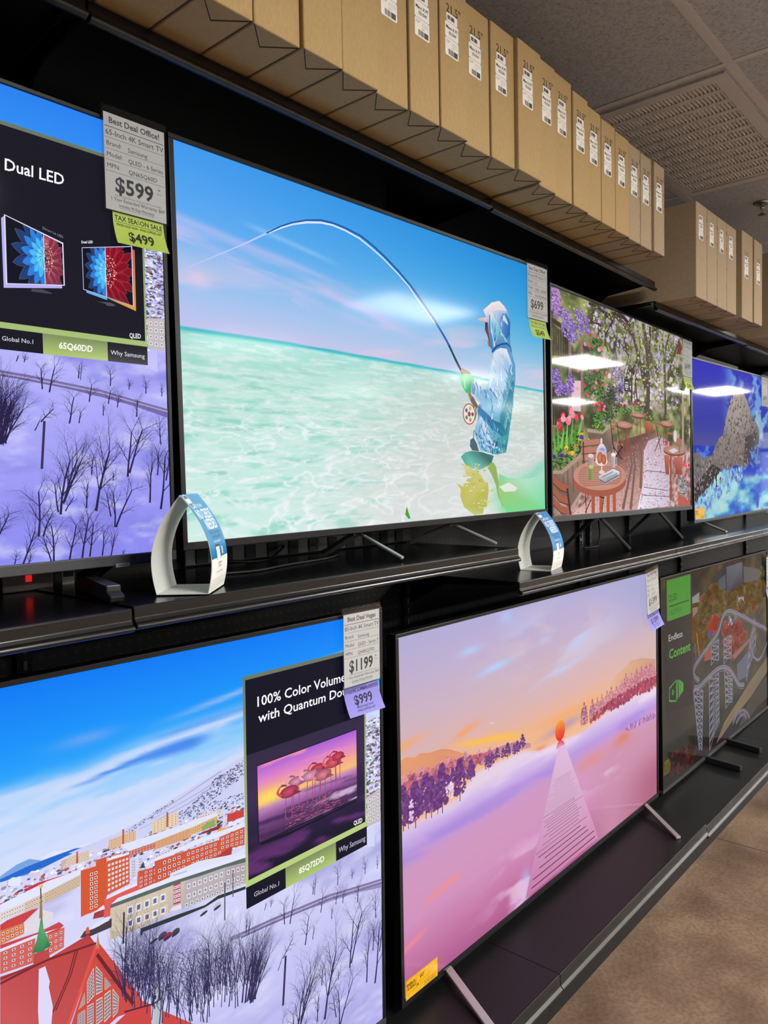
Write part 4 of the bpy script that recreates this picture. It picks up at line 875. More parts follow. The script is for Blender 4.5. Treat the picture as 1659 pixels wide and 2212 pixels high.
def draw_pier(W, H):
    A = Art(); A.clip = (W, H); A.sqk = 0.7
    def bg(u, v):
        n = fbm(u * 5 + 2, v * 9 - u * 2, 5); n2 = fbm(u * 9 + 20, v * 16 + u * 3, 5)
        sky = ramp(v, [.46, .52, .58, .66, .76, .88, 1], [(240, 186, 150), (242, 182, 136), (234, 178, 150), (218, 178, 176), (206, 178, 192), (192, 174, 206), (178, 172, 214)])
        sky = blend(sky, (160, 164, 208), .75 * sst(.55, 1, u) * sst(.66, .95, v))
        sky = blend(sky, (204, 178, 176), .5 * sst(.6, 1, u) * sst(.82, .6, v))
        m = np.exp(-((u - .50) / .20) ** 2 - ((v - .84 + .1 * (u - .5)) / .10) ** 2)
        sky = blend(sky, (196, 206, 242), sst(.40, .62, n) * np.clip(m * 1.2, 0, 1) * .8)
        sky = blend(sky, (214, 192, 204), sst(.52, .68, n2) * m * .8)
        sky = blend(sky, (178, 210, 252), np.exp(-((u - .27) / .05) ** 2 - ((v - (.825 + .12 * (u - .27)) + .02 * (n - .5)) / .012) ** 2) * .9)
        sky = blend(sky, (178, 206, 250), np.exp(-((u - .19) / .03) ** 2 - ((v - .905 + .03 * (n - .5)) / .012) ** 2) * .8)
        sky = blend(sky, (176, 200, 248), np.exp(-((u - .305) / .02) ** 2 - ((v - .975) / .02) ** 2) * .7)
        sky = blend(sky, (196, 206, 240), np.exp(-((u - .50) / .08) ** 2 - ((v - (.73 + .25 * (u - .5)) + .04 * (n2 - .5)) / .012) ** 2) * .7)
        yl = .60 - .30 * (u - .25) + .02 * (n - .5)
        sky = blend(sky, (250, 190, 80), np.exp(-((v - yl) / .012) ** 2) * sst(.1, .2, u) * sst(.40, .30, u) * .95)
        sky = blend(sky, (250, 196, 90), np.exp(-((v - .66 + .8 * u) / .012) ** 2) * sst(.10, .02, u) * .8)
        sky = blend(sky, (244, 168, 110), np.exp(-((v - .705 - .03 * (n - .5)) / .014) ** 2) * sst(.1, .0, u) * .9)
        sky = blend(sky, (240, 164, 116), np.exp(-((v - (.66 + .25 * (u - .15))) / .014) ** 2) * np.exp(-((u - .17) / .045) ** 2) * sst(.35, .6, n2) * 1.0)
        sky = blend(sky, (240, 172, 110), np.exp(-((v - (.56 - .02 * (u - .6))) / .02) ** 2) * sst(.35, .5, u) * sst(.8, .6, u) * .8)
        sky = blend(sky, (182, 150, 172), np.exp(-((v - (.52 + .05 * (u - .45))) / .018) ** 2) * np.exp(-((u - .52) / .09) ** 2) * .85)
        sky = blend(sky, (236, 120, 90), np.exp(-((v - .487) / .008) ** 2) * sst(.34, .38, u) * sst(.46, .42, u) * .8)
        g = ramp(v, [0, .10, .2, .30, .36, .40, .445, .49], [(176, 92, 142), (196, 118, 164), (208, 144, 188), (208, 150, 190), (204, 150, 196), (186, 150, 220), (206, 180, 230), (228, 208, 228)])
        g = blend(g, (202, 142, 168), sst(.58, .75, u) * sst(.37, .30, v) * .85)
        g = blend(g, (172, 94, 122), sst(.72, 1.0, u) * sst(.30, .05, v) * .9)
        w = fbm(u * 7 + 1, v * 26 + u * 4, 5)
        g = blend(g, (172, 138, 218), sst(.4, .65, w) * np.exp(-((v - .395) / .025) ** 2) * .9)
        g = blend(g, (236, 216, 236), sst(.35, .65, fbm(u * 6 + 9, v * 24, 5)) * np.exp(-((v - .462) / .022) ** 2) * .8)
        g = blend(g, (216, 128, 100), np.exp(-((u - .80) / .05) ** 2 - ((v - .345) / .025) ** 2) * .9)
        g = blend(g, (222, 140, 140), np.exp(-((v - .335) / .025) ** 2) * sst(.55, .62, u) * sst(.75, .66, u) * .8)
        g = blend(g, (238, 142, 144), np.exp(-((v - (.245 + .22 * (u - .15)) + .02 * (w - .5)) / .013) ** 2) * sst(.02, .1, u) * sst(.36, .25, u) * sst(.35, .55, n2) * .8)
        g = blend(g, (240, 136, 150), np.exp(-((v - .135 - .3 * u) / .010) ** 2) * sst(.08, .03, u) * .8)
        g = blend(g, (232, 194, 224), sst(.50, .68, fbm(u * 9 + 50, v * 16, 5)) * np.exp(-((u - .36) / .10) ** 2) * sst(.24, .12, v) * .9)
        g = blend(g, (186, 196, 246), np.exp(-((u - .362) / .018) ** 2 - ((v - .05) / .05) ** 2) * sst(.35, .55, n2) * .9)
        g = blend(g, (220, 176, 208), sst(.48, .66, fbm(u * 8 + 70, v * 20, 5)) * sst(.56, .62, u) * np.exp(-((v - .25) / .035) ** 2) * .9)
        return blend(g, sky, sst(-.010, .010, v - np.interp(u, [0, .15, .2, .36, .42, .55, .6, .75, .82, 1], [.475, .475, .525, .512, .478, .470, .462, .490, .500, .485]) + .02 * (w - .5)))
    A.grid(W, H, 360, 200, bg)
    # hills
    A.poly([(-0.0016, 0.6361), (0.0258, 0.6403), (0.0605, 0.6292), (0.0892, 0.6328), (0.1256, 0.6231), (0.1823, 0.6181), (0.2212, 0.6056), (0.2814, 0.5778), (0.3529, 0.55), (0.4894, 0.5422), (0.5623, 0.5341), (0.6593, 0.5036), (0.659, 0.4899), (0.3098, 0.5426), (-0.0034, 0.5728)], [(232, 160, 112), (226, 156, 110), (226, 156, 110), (222, 150, 108), (222, 150, 108), (216, 144, 108), (216, 144, 108), (222, 148, 110), (228, 150, 120), (190, 130, 130), (176, 126, 140), (190, 140, 160), (200, 150, 170), (214, 140, 120), (226, 150, 120)])
    A.poly([(1.231, 0.5594), (1.303, 0.5953), (1.405, 0.6096), (1.44, 0.6234), (1.549, 0.6148), (1.695, 0.5826), (1.694, 0.5088), (1.336, 0.5251)], [(226, 180, 140), (222, 178, 138), (218, 172, 134), (212, 166, 130), (206, 158, 126), (198, 150, 126), (206, 150, 130), (220, 160, 140)])
    rs = np.random.RandomState(5)
    def fluffy(cx, y0, y1, w, cols, n=70, seed=0, trunk=True):
        """cone-crowned tree of little blobs between y0 and y1"""
        r = np.random.RandomState(seed); h = y1 - y0
        t = r.rand(n) ** .8
        half = w * (0.25 + 1.0 * np.sin(PI * np.clip(.18 + .62 * (1 - t), 0, 1))) * np.clip(1.08 - t, 0, 1) ** .55
        x = cx + r.uniform(-1, 1, n) * half; y = y0 + h * (.12 + .88 * t)
        if trunk: A.line([(cx, y0 - h * .05), (cx, y0 + h * .5)], w * .12, np.asarray(cols[0]) * .75)
        order = np.argsort(-y)
        A.dots(np.stack([x, y], -1)[order], (w * .12, w * .30), cols, n=7, seed=seed)
    pk = [(226, 168, 184), (214, 150, 172), (196, 122, 142), (232, 184, 196), (182, 100, 112)]
    pu = [(100, 56, 116), (120, 70, 138), (88, 48, 104), (140, 84, 150), (110, 60, 128)]
    L = [(0.01, 0.5642), (0.0108, 0.5949), (0.0407, 0.5499), (0.042, 0.5965), (0.0653, 0.5466), (0.0663, 0.5824), (0.0907, 0.5567), (0.0935, 0.5924), (0.1347, 0.5453), (0.1355, 0.5752), (0.1499, 0.5523), (0.1507, 0.58), (0.1767, 0.5534), (0.1795, 0.5867), (0.2114, 0.5334), (0.2147, 0.5848), (0.2517, 0.5404), (0.2524, 0.5703), (0.293, 0.5427), (0.296, 0.5785), (0.3225, 0.5389), (0.3252, 0.5629), (0.3611, 0.5276), (0.3621, 0.5661), (0.3898, 0.5243), (0.3927, 0.5513), (0.4191, 0.5234), (0.4199, 0.5563)]
    for i in range(0, len(L), 2):
        (x, y0), (_, y1) = L[i], L[i + 1]
        fluffy(x, y0, y1, (y1 - y0) * .33, pk, 150, i, False)
    A.dots(in_poly([(0.0049, 0.5658), (0.0279, 0.5897), (0.0914, 0.5793), (0.1735, 0.5779), (0.3102, 0.5573), (0.4195, 0.5411), (0.442, 0.5194), (0.3093, 0.5231), (0.2269, 0.5191), (0.1125, 0.5499), (0.0472, 0.5299), (0.0059, 0.5389)], 320, 4), (.006, .013), [(200, 110, 116), (180, 90, 110), (150, 76, 120), (206, 140, 150)], seed=3)
    L = [(0.0103, 0.4531), (0.0135, 0.5675), (0.031, 0.4501), (0.035, 0.5338), (0.0607, 0.444), (0.0693, 0.5634), (0.1062, 0.4531), (0.1112, 0.5687), (0.1302, 0.447), (0.1312, 0.5557), (0.1586, 0.4466), (0.1628, 0.5343), (0.1797, 0.444), (0.1811, 0.5733), (0.2059, 0.4732), (0.2076, 0.5393), (0.2304, 0.4988), (0.2325, 0.5509), (0.2637, 0.4494), (0.2625, 0.565), (0.319, 0.4856), (0.3227, 0.5463), (0.4006, 0.5059), (0.4013, 0.5361), (0.4115, 0.4899), (0.4126, 0.5355), (0.4322, 0.4965), (0.4322, 0.5375), (0.4601, 0.5012), (0.4611, 0.5436), (0.4932, 0.4994), (0.4916, 0.5338), (0.5196, 0.4944), (0.5182, 0.5422), (0.5564, 0.4917), (0.5572, 0.5275), (0.5764, 0.4914), (0.5723, 0.5341), (0.607, 0.4962), (0.6081, 0.5447)]
    for i in range(0, len(L), 2):
        (x, y0), (_, y1) = L[i], L[i + 1]
        fluffy(x, y0, y1, (y1 - y0) * (.24 if i < 20 else .34), pu if i < 60 else pk, 260 if i < 22 else 110, 100 + i)
    A.dots(in_poly([(0.1953, 0.5194), (0.2268, 0.5143), (0.2335, 0.4641), (0.202, 0.4745)], 40, 6), (.003, .007), [(232, 206, 232), (226, 190, 220)], seed=12)
    A.dots(in_poly([(0.0364, 0.5222), (0.0538, 0.5164), (0.0484, 0.4484), (0.0345, 0.4533)], 40, 7), (.003, .006), [(232, 206, 232), (226, 190, 220)], seed=13)
    # right-hand treeline
    rt = np.array([(1.036, 0.4576), (1.043, 0.5496), (1.101, 0.4601), (1.108, 0.5455), (1.143, 0.4687), (1.156, 0.5427), (1.18, 0.4707), (1.2, 0.5468), (1.224, 0.4768), (1.238, 0.5524), (1.262, 0.4789), (1.277, 0.561), (1.308, 0.4766), (1.323, 0.5568), (1.355, 0.4743), (1.37, 0.5641), (1.396, 0.4794), (1.412, 0.5819), (1.446, 0.483), (1.468, 0.5734), (1.496, 0.4837), (1.512, 0.5827), (1.547, 0.4783), (1.571, 0.5832), (1.593, 0.4745), (1.617, 0.5866), (1.639, 0.4706), (1.663, 0.587), (1.686, 0.4728), (1.695, 0.5528)])
    for i in range(0, len(rt), 2):
        (x, y0), (_, y1) = rt[i], rt[i + 1]
        cols = [(214, 150, 168), (196, 116, 136), (224, 170, 184), (182, 96, 116), (168, 80, 100)] if i > 2 else [(196, 120, 150), (150, 80, 110), (110, 60, 90), (206, 140, 160)]
        for dx in (-.014, 0, .013):
            fluffy(x + dx, y0, y1 - abs(dx) * 1.4, (y1 - y0) * .15, cols, 130, 200 + i + int(dx * 900), False)
    A.dots(in_poly([(1.083, 0.4646), (1.143, 0.4906), (1.269, 0.5057), (1.404, 0.5101), (1.548, 0.5147), (1.698, 0.508), (1.698, 0.4671), (1.615, 0.4633), (1.474, 0.4766), (1.335, 0.4646), (1.217, 0.4755), (1.143, 0.4659)], 520, 8), (.004, .010), [(176, 70, 88), (160, 64, 96), (190, 90, 104), (140, 60, 100)], sq=1.6, seed=14)
    A.dots(in_poly([(1.367, 0.3663), (1.502, 0.3647), (1.693, 0.3547), (1.692, 0.3326), (1.546, 0.3445), (1.423, 0.3461)], 110, 9), (.003, .007), [(170, 120, 180), (186, 130, 180), (150, 100, 170), (216, 160, 180)], sq=2.2, seed=15)
    # pier, rising sun
    apex = [(0.8502, 0.4546), (0.8841, 0.4454)]
    base = [(0.6146, 0.0082), (1.141, 0.0134)]
    A.poly([base[0], base[1], apex[1], apex[0]], [(196, 120, 166), (206, 140, 176), (222, 190, 220), (218, 186, 220)])
    for i in range(44):
        t = 1 - 1 / (1 + 2.8 * ((i + .6) / 44))
        a_ = np.array(base[0]) * (1 - t) + np.array(apex[0]) * t; b_ = np.array(base[1]) * (1 - t) + np.array(apex[1]) * t
        j = rs.uniform(0, .25); j2 = rs.uniform(.75, 1)
        c = (96, 46, 80) if t < .25 else (150, 100, 136) if t < .5 else (196, 154, 186)
        A.line([a_ * (1 - j) + b_ * j, a_ * (1 - j2) + b_ * j2], .0036 * (1 - t) ** 2 + .0008, c)
    sc = [(0.8546, 0.4942), (0.8886, 0.4854), (0.8553, 0.5297), (0.8539, 0.4587)]
    sx, sy, rx, ry = sc[0][0], sc[0][1], sc[1][0] - sc[0][0], (sc[2][1] - sc[3][1]) / 2
    t = np.linspace(0, 2 * PI, 33)[:-1]
    cols = np.stack([np.full(32, 240), 88 + 75 * np.sin(t), 40 + 5 * np.sin(t)], -1)
    A._push(np.stack([sx + rx * np.cos(t), sy + ry * np.sin(t)], -1), [tuple(range(32))], cols)
    A.poly([(0.8477, 0.4609), (0.8633, 0.4587), (0.8815, 0.4487), (0.8856, 0.4385), (0.8603, 0.4391), (0.8292, 0.435), (0.8242, 0.439), (0.8347, 0.4538)], [(232, 44, 44), (232, 44, 44), (226, 60, 70), (220, 110, 140), (216, 150, 180), (216, 170, 200), (218, 160, 190), (226, 80, 100)])
    # moon
    A.line([(0.4219, 0.6338), (0.428, 0.6283), (0.4368, 0.6251), (0.4439, 0.6268)], .003, (236, 214, 214), .002)
    return A

def draw_garden(W, H):
    A = Art(); A.clip = (W, H); A.sqk = 0.45
    rs = np.random.RandomState(8)
    def bg(u, v):
        n = fbm(u * 16, v * 14, 5); n2 = fbm(u * 34 + 9, v * 26, 4)
        c = ramp(n, [.2, .4, .55, .7, .85], [(52, 58, 44), (86, 94, 58), (128, 136, 84), (164, 168, 110), (196, 188, 160)])
        c = blend(c, (196, 176, 212), sst(.52, .66, n2) * sst(.45, .62, v) * sst(.12, .4, u) * .85)
        c = blend(c, (58, 52, 46), sst(.56, .7, fbm(u * 22 + 70, v * 22, 4)) * .6)
        c = blend(c, (150, 120, 110), sst(.45, .2, v) * .5)
        g = ramp(fbm(u * 60, v * 50, 3), [.25, .5, .75], [(120, 84, 78), (178, 136, 130), (222, 186, 184)])
        gm = sst(.40, .30, v) * sst(.22, .42, u + .3 * (v < .1))
        return blend(c, g, gm * (v < .42))
    A.grid(W, H, 240, 150, bg)
    G = lambda L: L
    # ground: gravel path with light and shade, paving
    A.poly([(0.5581, 0.2814), (0.863, 0.3309), (0.9924, 0.3267), (0.8354, 0.1571), (0.7594, -0.0038), (0.1502, -0.0003), (0.3279, 0.0697), (0.5571, 0.2276)], [(120, 84, 74), (110, 80, 72), (150, 110, 104), (176, 132, 126), (206, 164, 158), (226, 180, 172), (170, 122, 110), (110, 76, 68)])
    A.dots(in_poly([(0.6239, 0.2473), (0.8628, 0.3164), (0.9391, 0.2852), (0.8354, 0.1571), (0.7595, 0.0009), (0.1682, 0.0072), (0.3279, 0.0697), (0.5556, 0.1378)], 900, 3), (.002, .006), [(226, 186, 180), (96, 64, 58), (200, 150, 146), (140, 98, 90), (240, 206, 200), (84, 58, 54)], n=5, sq=.7, seed=2)
    A.poly([(0.8368, 0.2531), (0.8878, 0.2981), (1.019, 0.3228), (1.143, 0.3023), (1.139, 0.0044), (0.7595, 0.0009), (0.8222, 0.1092)], [(216, 196, 206), (200, 176, 186), (180, 150, 160), (190, 166, 176), (206, 190, 206), (236, 226, 244), (224, 206, 220)])
    A.dots(in_poly([(0.8493, 0.2534), (0.9922, 0.3168), (1.136, 0.2918), (1.132, 0.0097), (0.7838, 0.0049)], 420, 4), (.003, .010), [(170, 140, 152), (150, 120, 132), (240, 226, 244), (186, 158, 170), (226, 206, 222)], n=7, sq=.8, seed=3)
    for q in ([(0.8344, 0.0947), (1.126, 0.0766)], [(0.8091, 0.0615), (1.14, 0.0481)], [(0.8605, 0.1669), (1.127, 0.1586)]):
        A.line(q, .003, (110, 84, 92))
    for q in ([(0.6885, 0.0031), (0.7385, 0.1848), (0.7164, 0.2778)], [(0.6086, 0.0056), (0.7031, 0.1844), (0.693, 0.277)], [(0.7973, 0.0903), (0.8118, 0.2333), (0.7761, 0.2892)]):
        A.line(q, .026, (128, 94, 90), .010)
    # gaps of sky, then trees and branches
    A.dots(in_poly([(0.3027, 0.7907), (0.6334, 0.8201), (0.9993, 0.8016), (1.282, 0.7908), (1.249, 0.6094), (0.9297, 0.529), (0.6295, 0.5842), (0.4794, 0.6641), (0.3205, 0.7185)], 240, 16), (.004, .020), [(190, 170, 208), (180, 162, 200), (202, 182, 216)], n=7, sq=1.5, seed=5)
    A.dots(in_poly([(0.4775, 0.5503), (0.6295, 0.5842), (0.817, 0.5665), (1.249, 0.5885), (1.247, 0.463), (0.8646, 0.432), (0.5606, 0.4338)], 200, 18), (.006, .020), [(206, 190, 206), (226, 206, 216), (176, 180, 140), (150, 156, 110)], n=7, sq=1.2, seed=6)
    tr = (88, 74, 70); td = (64, 54, 52)
    for q, w0, w1 in (([(0.8834, 0.4236), (0.892, 0.5739), (0.8692, 0.7346), (0.8329, 0.8009)], .055, .035), ([(0.8663, 0.5426), (0.9066, 0.7011), (0.9145, 0.7988)], .04, .03), ([(0.8597, 0.5228), (0.7819, 0.657), (0.7237, 0.7333), (0.6325, 0.7658), (0.5238, 0.7933)], .04, .022), ([(1.096, 0.4223), (1.085, 0.6434), (1.107, 0.7368), (1.15, 0.8035)], .035, .018), ([(1.079, 0.693), (1.053, 0.7896)], .02, .012), ([(1.105, 0.5444), (1.177, 0.6741), (1.282, 0.7908)], .022, .026), ([(0.7075, 0.4538), (0.7095, 0.579), (0.6759, 0.6442), (0.576, 0.6947)], .018, .008), ([(0.7036, 0.5737), (0.7818, 0.6476), (0.8068, 0.6978)], .014, .006), ([(0.4482, 0.6513), (0.4491, 0.7034), (0.399, 0.7304), (0.3206, 0.7269)], .016, .007), ([(0.449, 0.6947), (0.5018, 0.746), (0.545, 0.7835)], .014, .007), ([(0.3028, 0.7949), (0.3802, 0.7912), (0.4814, 0.7777), (0.5452, 0.7968), (0.6329, 0.793), (0.7009, 0.7669)], .012, .026), ([(0.8946, 0.7477), (0.9465, 0.7841), (0.9992, 0.7967)], .016, .006), ([(0.4587, 0.6614), (0.4788, 0.6291), (0.5204, 0.5989)], .012, .008), ([(0.7667, 0.4583), (0.7445, 0.5593), (0.7813, 0.6194)], .016, .006)):
        A.line(q, w0 * .8, tr if w0 > .02 else td, w1 * .8)
    S = []
    for x, y in [(0.3692, 0.7259), (0.4491, 0.7034), (0.5429, 0.6636), (0.6308, 0.6659), (0.6985, 0.6193), (0.8066, 0.6884), (0.9459, 0.7451), (1.039, 0.7578), (1.135, 0.7303), (0.9976, 0.6831), (0.5635, 0.6039), (0.6292, 0.566), (0.7807, 0.5817), (1.207, 0.7084), (0.9964, 0.604)]:
        bare_tree(S, x, y, .14, rs, .8, .007, 3, rs.uniform(-.6, .6))
    A.segs(S, (76, 66, 58))
    lf = in_poly([(0.0962, 0.7908), (0.3219, 0.794), (0.6332, 0.8066), (0.9993, 0.8016), (1.282, 0.8013), (1.279, 0.5598), (0.9954, 0.5348), (0.5625, 0.5413), (0.4373, 0.6154), (0.3002, 0.6571), (0.1378, 0.7187)], 760, 6)
    A.dots(lf, (.003, .012), [(150, 160, 84), (176, 182, 110), (120, 130, 66), (196, 196, 140), (96, 108, 58)], n=5, sq=1.2, seed=4)
    # fence and posts on the left
    fp = np.array([(0.0046, 0.563), (0.0069, 0.6787), (0.148, 0.5723), (0.1493, 0.6366)])
    for i in range(12):
        t = i / 11
        A.line([fp[0] * (1 - t) + fp[2] * t, fp[1] * (1 - t) + fp[3] * t], .009, (66, 52, 50))
    for q in ([(-0.005, 0.6884), (0.0855, 0.675), (0.1625, 0.6384)], [(-0.0099, 0.4422), (0.2588, 0.4532)], [(0.2528, 0.6301), (0.3377, 0.6075)]):
        A.line(q, .018, (72, 58, 54))
    fp = np.array([(-0.0003, 0.3195), (0.002, 0.4356), (0.1433, 0.327), (0.1454, 0.4357)])
    for i in range(10):
        t = i / 9
        A.line([fp[0] * (1 - t) + fp[2] * t, fp[1] * (1 - t) + fp[3] * t], .010, (58, 48, 46))
    A.poly([(0.1552, 0.4888), (0.2503, 0.4979), (0.2482, 0.3821), (0.1531, 0.38)], [(226, 190, 200), (230, 196, 206), (216, 190, 200), (206, 180, 190)])
    for q in ([(0.2421, 0.3074), (0.2438, 0.5426), (0.2393, 0.6488)], [(0.1413, 0.3591), (0.144, 0.4998), (0.1466, 0.6362)]):
        A.line(q, .026, (140, 116, 108), .022)
    # wisteria
    for k_, (q, n_) in enumerate((([(-0.0027, 0.7997), (0.0628, 0.8042), (0.0788, 0.7681), (0.0735, 0.7085), (0.0357, 0.6909), (0.0199, 0.7192), (-0.0003, 0.7197)], 420), ([(0.0784, 0.7445), (0.1294, 0.7373), (0.1992, 0.692), (0.2026, 0.6357), (0.1534, 0.6211), (0.1189, 0.6404), (0.085, 0.6514)], 380), ([(0.1869, 0.7548), (0.2552, 0.7579), (0.2539, 0.6879), (0.2347, 0.6482), (0.2175, 0.7029), (0.1909, 0.7272)], 200), ([(0.2642, 0.7429), (0.3064, 0.733), (0.3007, 0.6822), (0.2677, 0.6775)], 120), ([(-0.0004, 0.5162), (0.0572, 0.5225), (0.0896, 0.4549), (0.0891, 0.4311), (0.0387, 0.427), (-0.001, 0.4854)], 260), ([(0.0985, 0.4715), (0.1426, 0.5156), (0.1777, 0.5031), (0.1767, 0.4545), (0.1149, 0.4332), (0.0893, 0.439)], 200), ([(0.4994, 0.6053), (0.5852, 0.5929), (0.6292, 0.566), (0.6163, 0.4651), (0.5498, 0.433), (0.5186, 0.4927)], 160))):
        A.dots(in_poly(q, n_, k_), (.004, .009), [(128, 100, 190), (160, 130, 206), (96, 72, 160), (196, 160, 220), (110, 84, 176)] if k_ else [(176, 130, 196), (150, 104, 180), (206, 170, 216), (120, 84, 150)], n=5, seed=20 + k_)
    # climbing roses, clipped yew, shrubs
    A.dots(in_poly([(0.2507, 0.5186), (0.3192, 0.6514), (0.3586, 0.682), (0.4175, 0.6387), (0.4364, 0.559), (0.4343, 0.442), (0.3539, 0.423), (0.2582, 0.4201)], 420, 11), (.005, .014), [(58, 92, 52), (80, 120, 64), (40, 66, 40), (104, 140, 80)], n=5, seed=30)
    A.dots(in_poly([(0.4227, 0.3632), (0.4344, 0.4506), (0.4768, 0.5109), (0.5189, 0.5104), (0.5609, 0.4518), (0.5597, 0.3756)], 420, 12), (.003, .008), [(52, 62, 48), (74, 84, 64), (36, 44, 36), (96, 104, 80)], n=5, seed=31)
    A.dots([(0.3149, 0.6759), (0.3344, 0.6912), (0.3683, 0.6791), (0.2716, 0.6367), (0.3161, 0.6384), (0.4074, 0.6375), (0.2097, 0.5308), (0.3152, 0.5344), (0.3759, 0.5505), (0.4567, 0.5482), (0.4309, 0.5369), (0.3631, 0.5002), (0.4251, 0.4974), (0.353, 0.4823), (0.264, 0.4827), (0.2039, 0.4649), (0.2869, 0.4473), (0.327, 0.4421), (0.4139, 0.6082), (0.3922, 0.6313)], (.011, .015), [(226, 104, 110), (238, 150, 160), (210, 70, 90)], n=8, sq=1.3, seed=32)
    # little sign
    A.poly([(0.6255, 0.5452), (0.6835, 0.5487), (0.6791, 0.4908), (0.6246, 0.4907)], (120, 110, 90)); A.poly([(0.6322, 0.5427), (0.6777, 0.5453), (0.6734, 0.4935), (0.6314, 0.494)], (44, 52, 66))
    for q in ([(0.6398, 0.5285), (0.6706, 0.53)], [(0.6374, 0.5178), (0.6715, 0.5195)], [(0.6373, 0.51), (0.6714, 0.5117)], [(0.6439, 0.5019), (0.6644, 0.5028)]):
        A.line(q, .006, (190, 196, 204))
    # tulip bed and planter, front left
    A.dots(in_poly([(-0.0035, 0.1607), (-0.0015, 0.2615), (0.0613, 0.3031), (0.2469, 0.3117), (0.2465, 0.2952), (0.2455, 0.2372), (0.1273, 0.1778)], 380, 13), (.006, .013), [(52, 92, 40), (84, 130, 60), (36, 62, 34), (110, 160, 80)], n=5, seed=33)
    bl = [(0.0515, 0.2319), (0.0449, 0.3219), (0.0852, 0.2328), (0.0832, 0.3476), (0.1113, 0.2495), (0.1217, 0.3379), (0.1464, 0.2587), (0.1659, 0.3565), (0.1732, 0.2677), (0.1925, 0.3418), (0.2097, 0.2936), (0.2384, 0.3526), (0.0262, 0.2156), (0.0194, 0.2856), (0.1284, 0.234), (0.1385, 0.3067), (0.0684, 0.2403), (0.0953, 0.3126)]
    for i in range(0, len(bl), 2):
        A.line([bl[i], bl[i + 1]], .024, ((104, 170, 70), (76, 140, 54), (130, 190, 90))[i // 2 % 3], .004)
    A.dots([(0.0603, 0.3384), (0.0549, 0.3224), (0.0877, 0.3598), (0.0875, 0.3499), (0.135, 0.3507), (0.1322, 0.3425), (0.1557, 0.3761), (0.1661, 0.3646), (0.191, 0.358), (0.2368, 0.369), (0.2386, 0.3629), (0.0632, 0.317)], (.016, .024), [(226, 60, 84), (240, 130, 150), (214, 40, 66), (246, 170, 180)], n=9, sq=1.5, seed=34)
    A.dots([(0.1094, 0.2395), (0.1908, 0.2541), (0.2186, 0.2817), (0.1112, 0.2455), (0.159, 0.2267), (0.137, 0.2262), (0.2373, 0.2989)], (.014, .019), [(236, 184, 40), (226, 160, 30)], n=8, seed=35)
    A.dots([(0.0179, 0.2096), (0.0722, 0.2147), (0.2353, 0.2864), (-0.0047, 0.2227)], (.016, .021), [(104, 84, 190), (80, 60, 160)], n=8, seed=36)
    A.dots([(0.0179, 0.2077), (0.0721, 0.2127), (0.1094, 0.2383), (0.1908, 0.2528), (0.2186, 0.2808), (0.1532, 0.2468)], .006, (50, 24, 50), seed=37)
    A.poly([(-0.0035, 0.1607), (0.0669, 0.1612), (0.2268, 0.2284), (0.2405, 0.2205), (0.2357, 0.2121), (0.0751, 0.1494), (-0.0037, 0.1491)], (176, 150, 130))
    A.poly([(-0.0037, 0.1491), (0.0751, 0.1494), (0.2357, 0.2121), (0.2475, 0.096), (0.1418, 0.0243), (-0.0003, 0.1181)], [(120, 98, 84), (140, 118, 104), (160, 134, 116), (140, 116, 100), (128, 104, 90), (110, 90, 78)])
    for q in ([(0.0834, 0.1415), (0.0829, 0.1137)], [(0.1183, 0.1616), (0.1214, 0.0974)], [(0.1581, 0.1781), (0.1651, 0.0806)], [(0.1988, 0.195), (0.2061, 0.1047)]):
        A.line(q, .006, (100, 80, 70))
    A.line([(0.1418, 0.0203), (0.2474, 0.0919)], .016, (180, 156, 136))
    # second planter with tulips
    A.poly([(0.2845, 0.3177), (0.4117, 0.3151), (0.4949, 0.3454), (0.5038, 0.2485), (0.4563, 0.2297), (0.3124, 0.2769), (0.2887, 0.2886)], [(130, 110, 98), (120, 100, 90), (160, 136, 120), (120, 98, 86), (110, 90, 80), (120, 100, 88), (110, 92, 82)])
    A.line([(0.2797, 0.3154), (0.4167, 0.3132), (0.497, 0.3455)], .014, (176, 152, 134))
    A.dots(in_poly([(0.3228, 0.3195), (0.3336, 0.3835), (0.4749, 0.4013), (0.4897, 0.3495), (0.4117, 0.3173)], 170, 14), (.004, .010), [(84, 140, 60), (52, 92, 44), (116, 170, 84)], n=5, seed=38)
    A.dots([(0.344, 0.4159), (0.3736, 0.4223), (0.3934, 0.4174), (0.4188, 0.4278), (0.4389, 0.4163), (0.3931, 0.4023), (0.4285, 0.4026), (0.3831, 0.4016)], (.010, .014), [(226, 60, 90), (238, 120, 140)], n=8, sq=1.3, seed=39)
    A.dots([(0.3922, 0.3486), (0.4124, 0.354), (0.4328, 0.3595), (0.4532, 0.3519), (0.4742, 0.3662), (0.382, 0.3395), (0.4428, 0.3426), (0.372, 0.3325)], (.007, .011), [(236, 160, 50), (150, 130, 210), (236, 200, 60)], n=7, seed=40)
    A.dots([(0.5825, 0.4309), (0.6047, 0.4393), (0.6271, 0.4432), (0.6157, 0.4288), (0.6496, 0.4358), (0.7074, 0.4492), (0.731, 0.4556), (0.7427, 0.4448), (0.7787, 0.4545), (0.8029, 0.4468), (0.7664, 0.4395), (1.008, 0.4665), (1.021, 0.4475), (0.8517, 0.4119), (0.877, 0.4183), (0.9022, 0.4054)], (.008, .013), [(226, 90, 116), (214, 60, 80), (240, 150, 160)], n=7, seed=41)
    A.dots(in_poly([(0.5604, 0.4204), (0.8274, 0.4438), (0.8395, 0.4255), (0.6719, 0.4006), (0.5709, 0.3942)], 110, 15), (.004, .009), [(84, 130, 60), (116, 160, 80), (60, 90, 50)], n=5, seed=42)
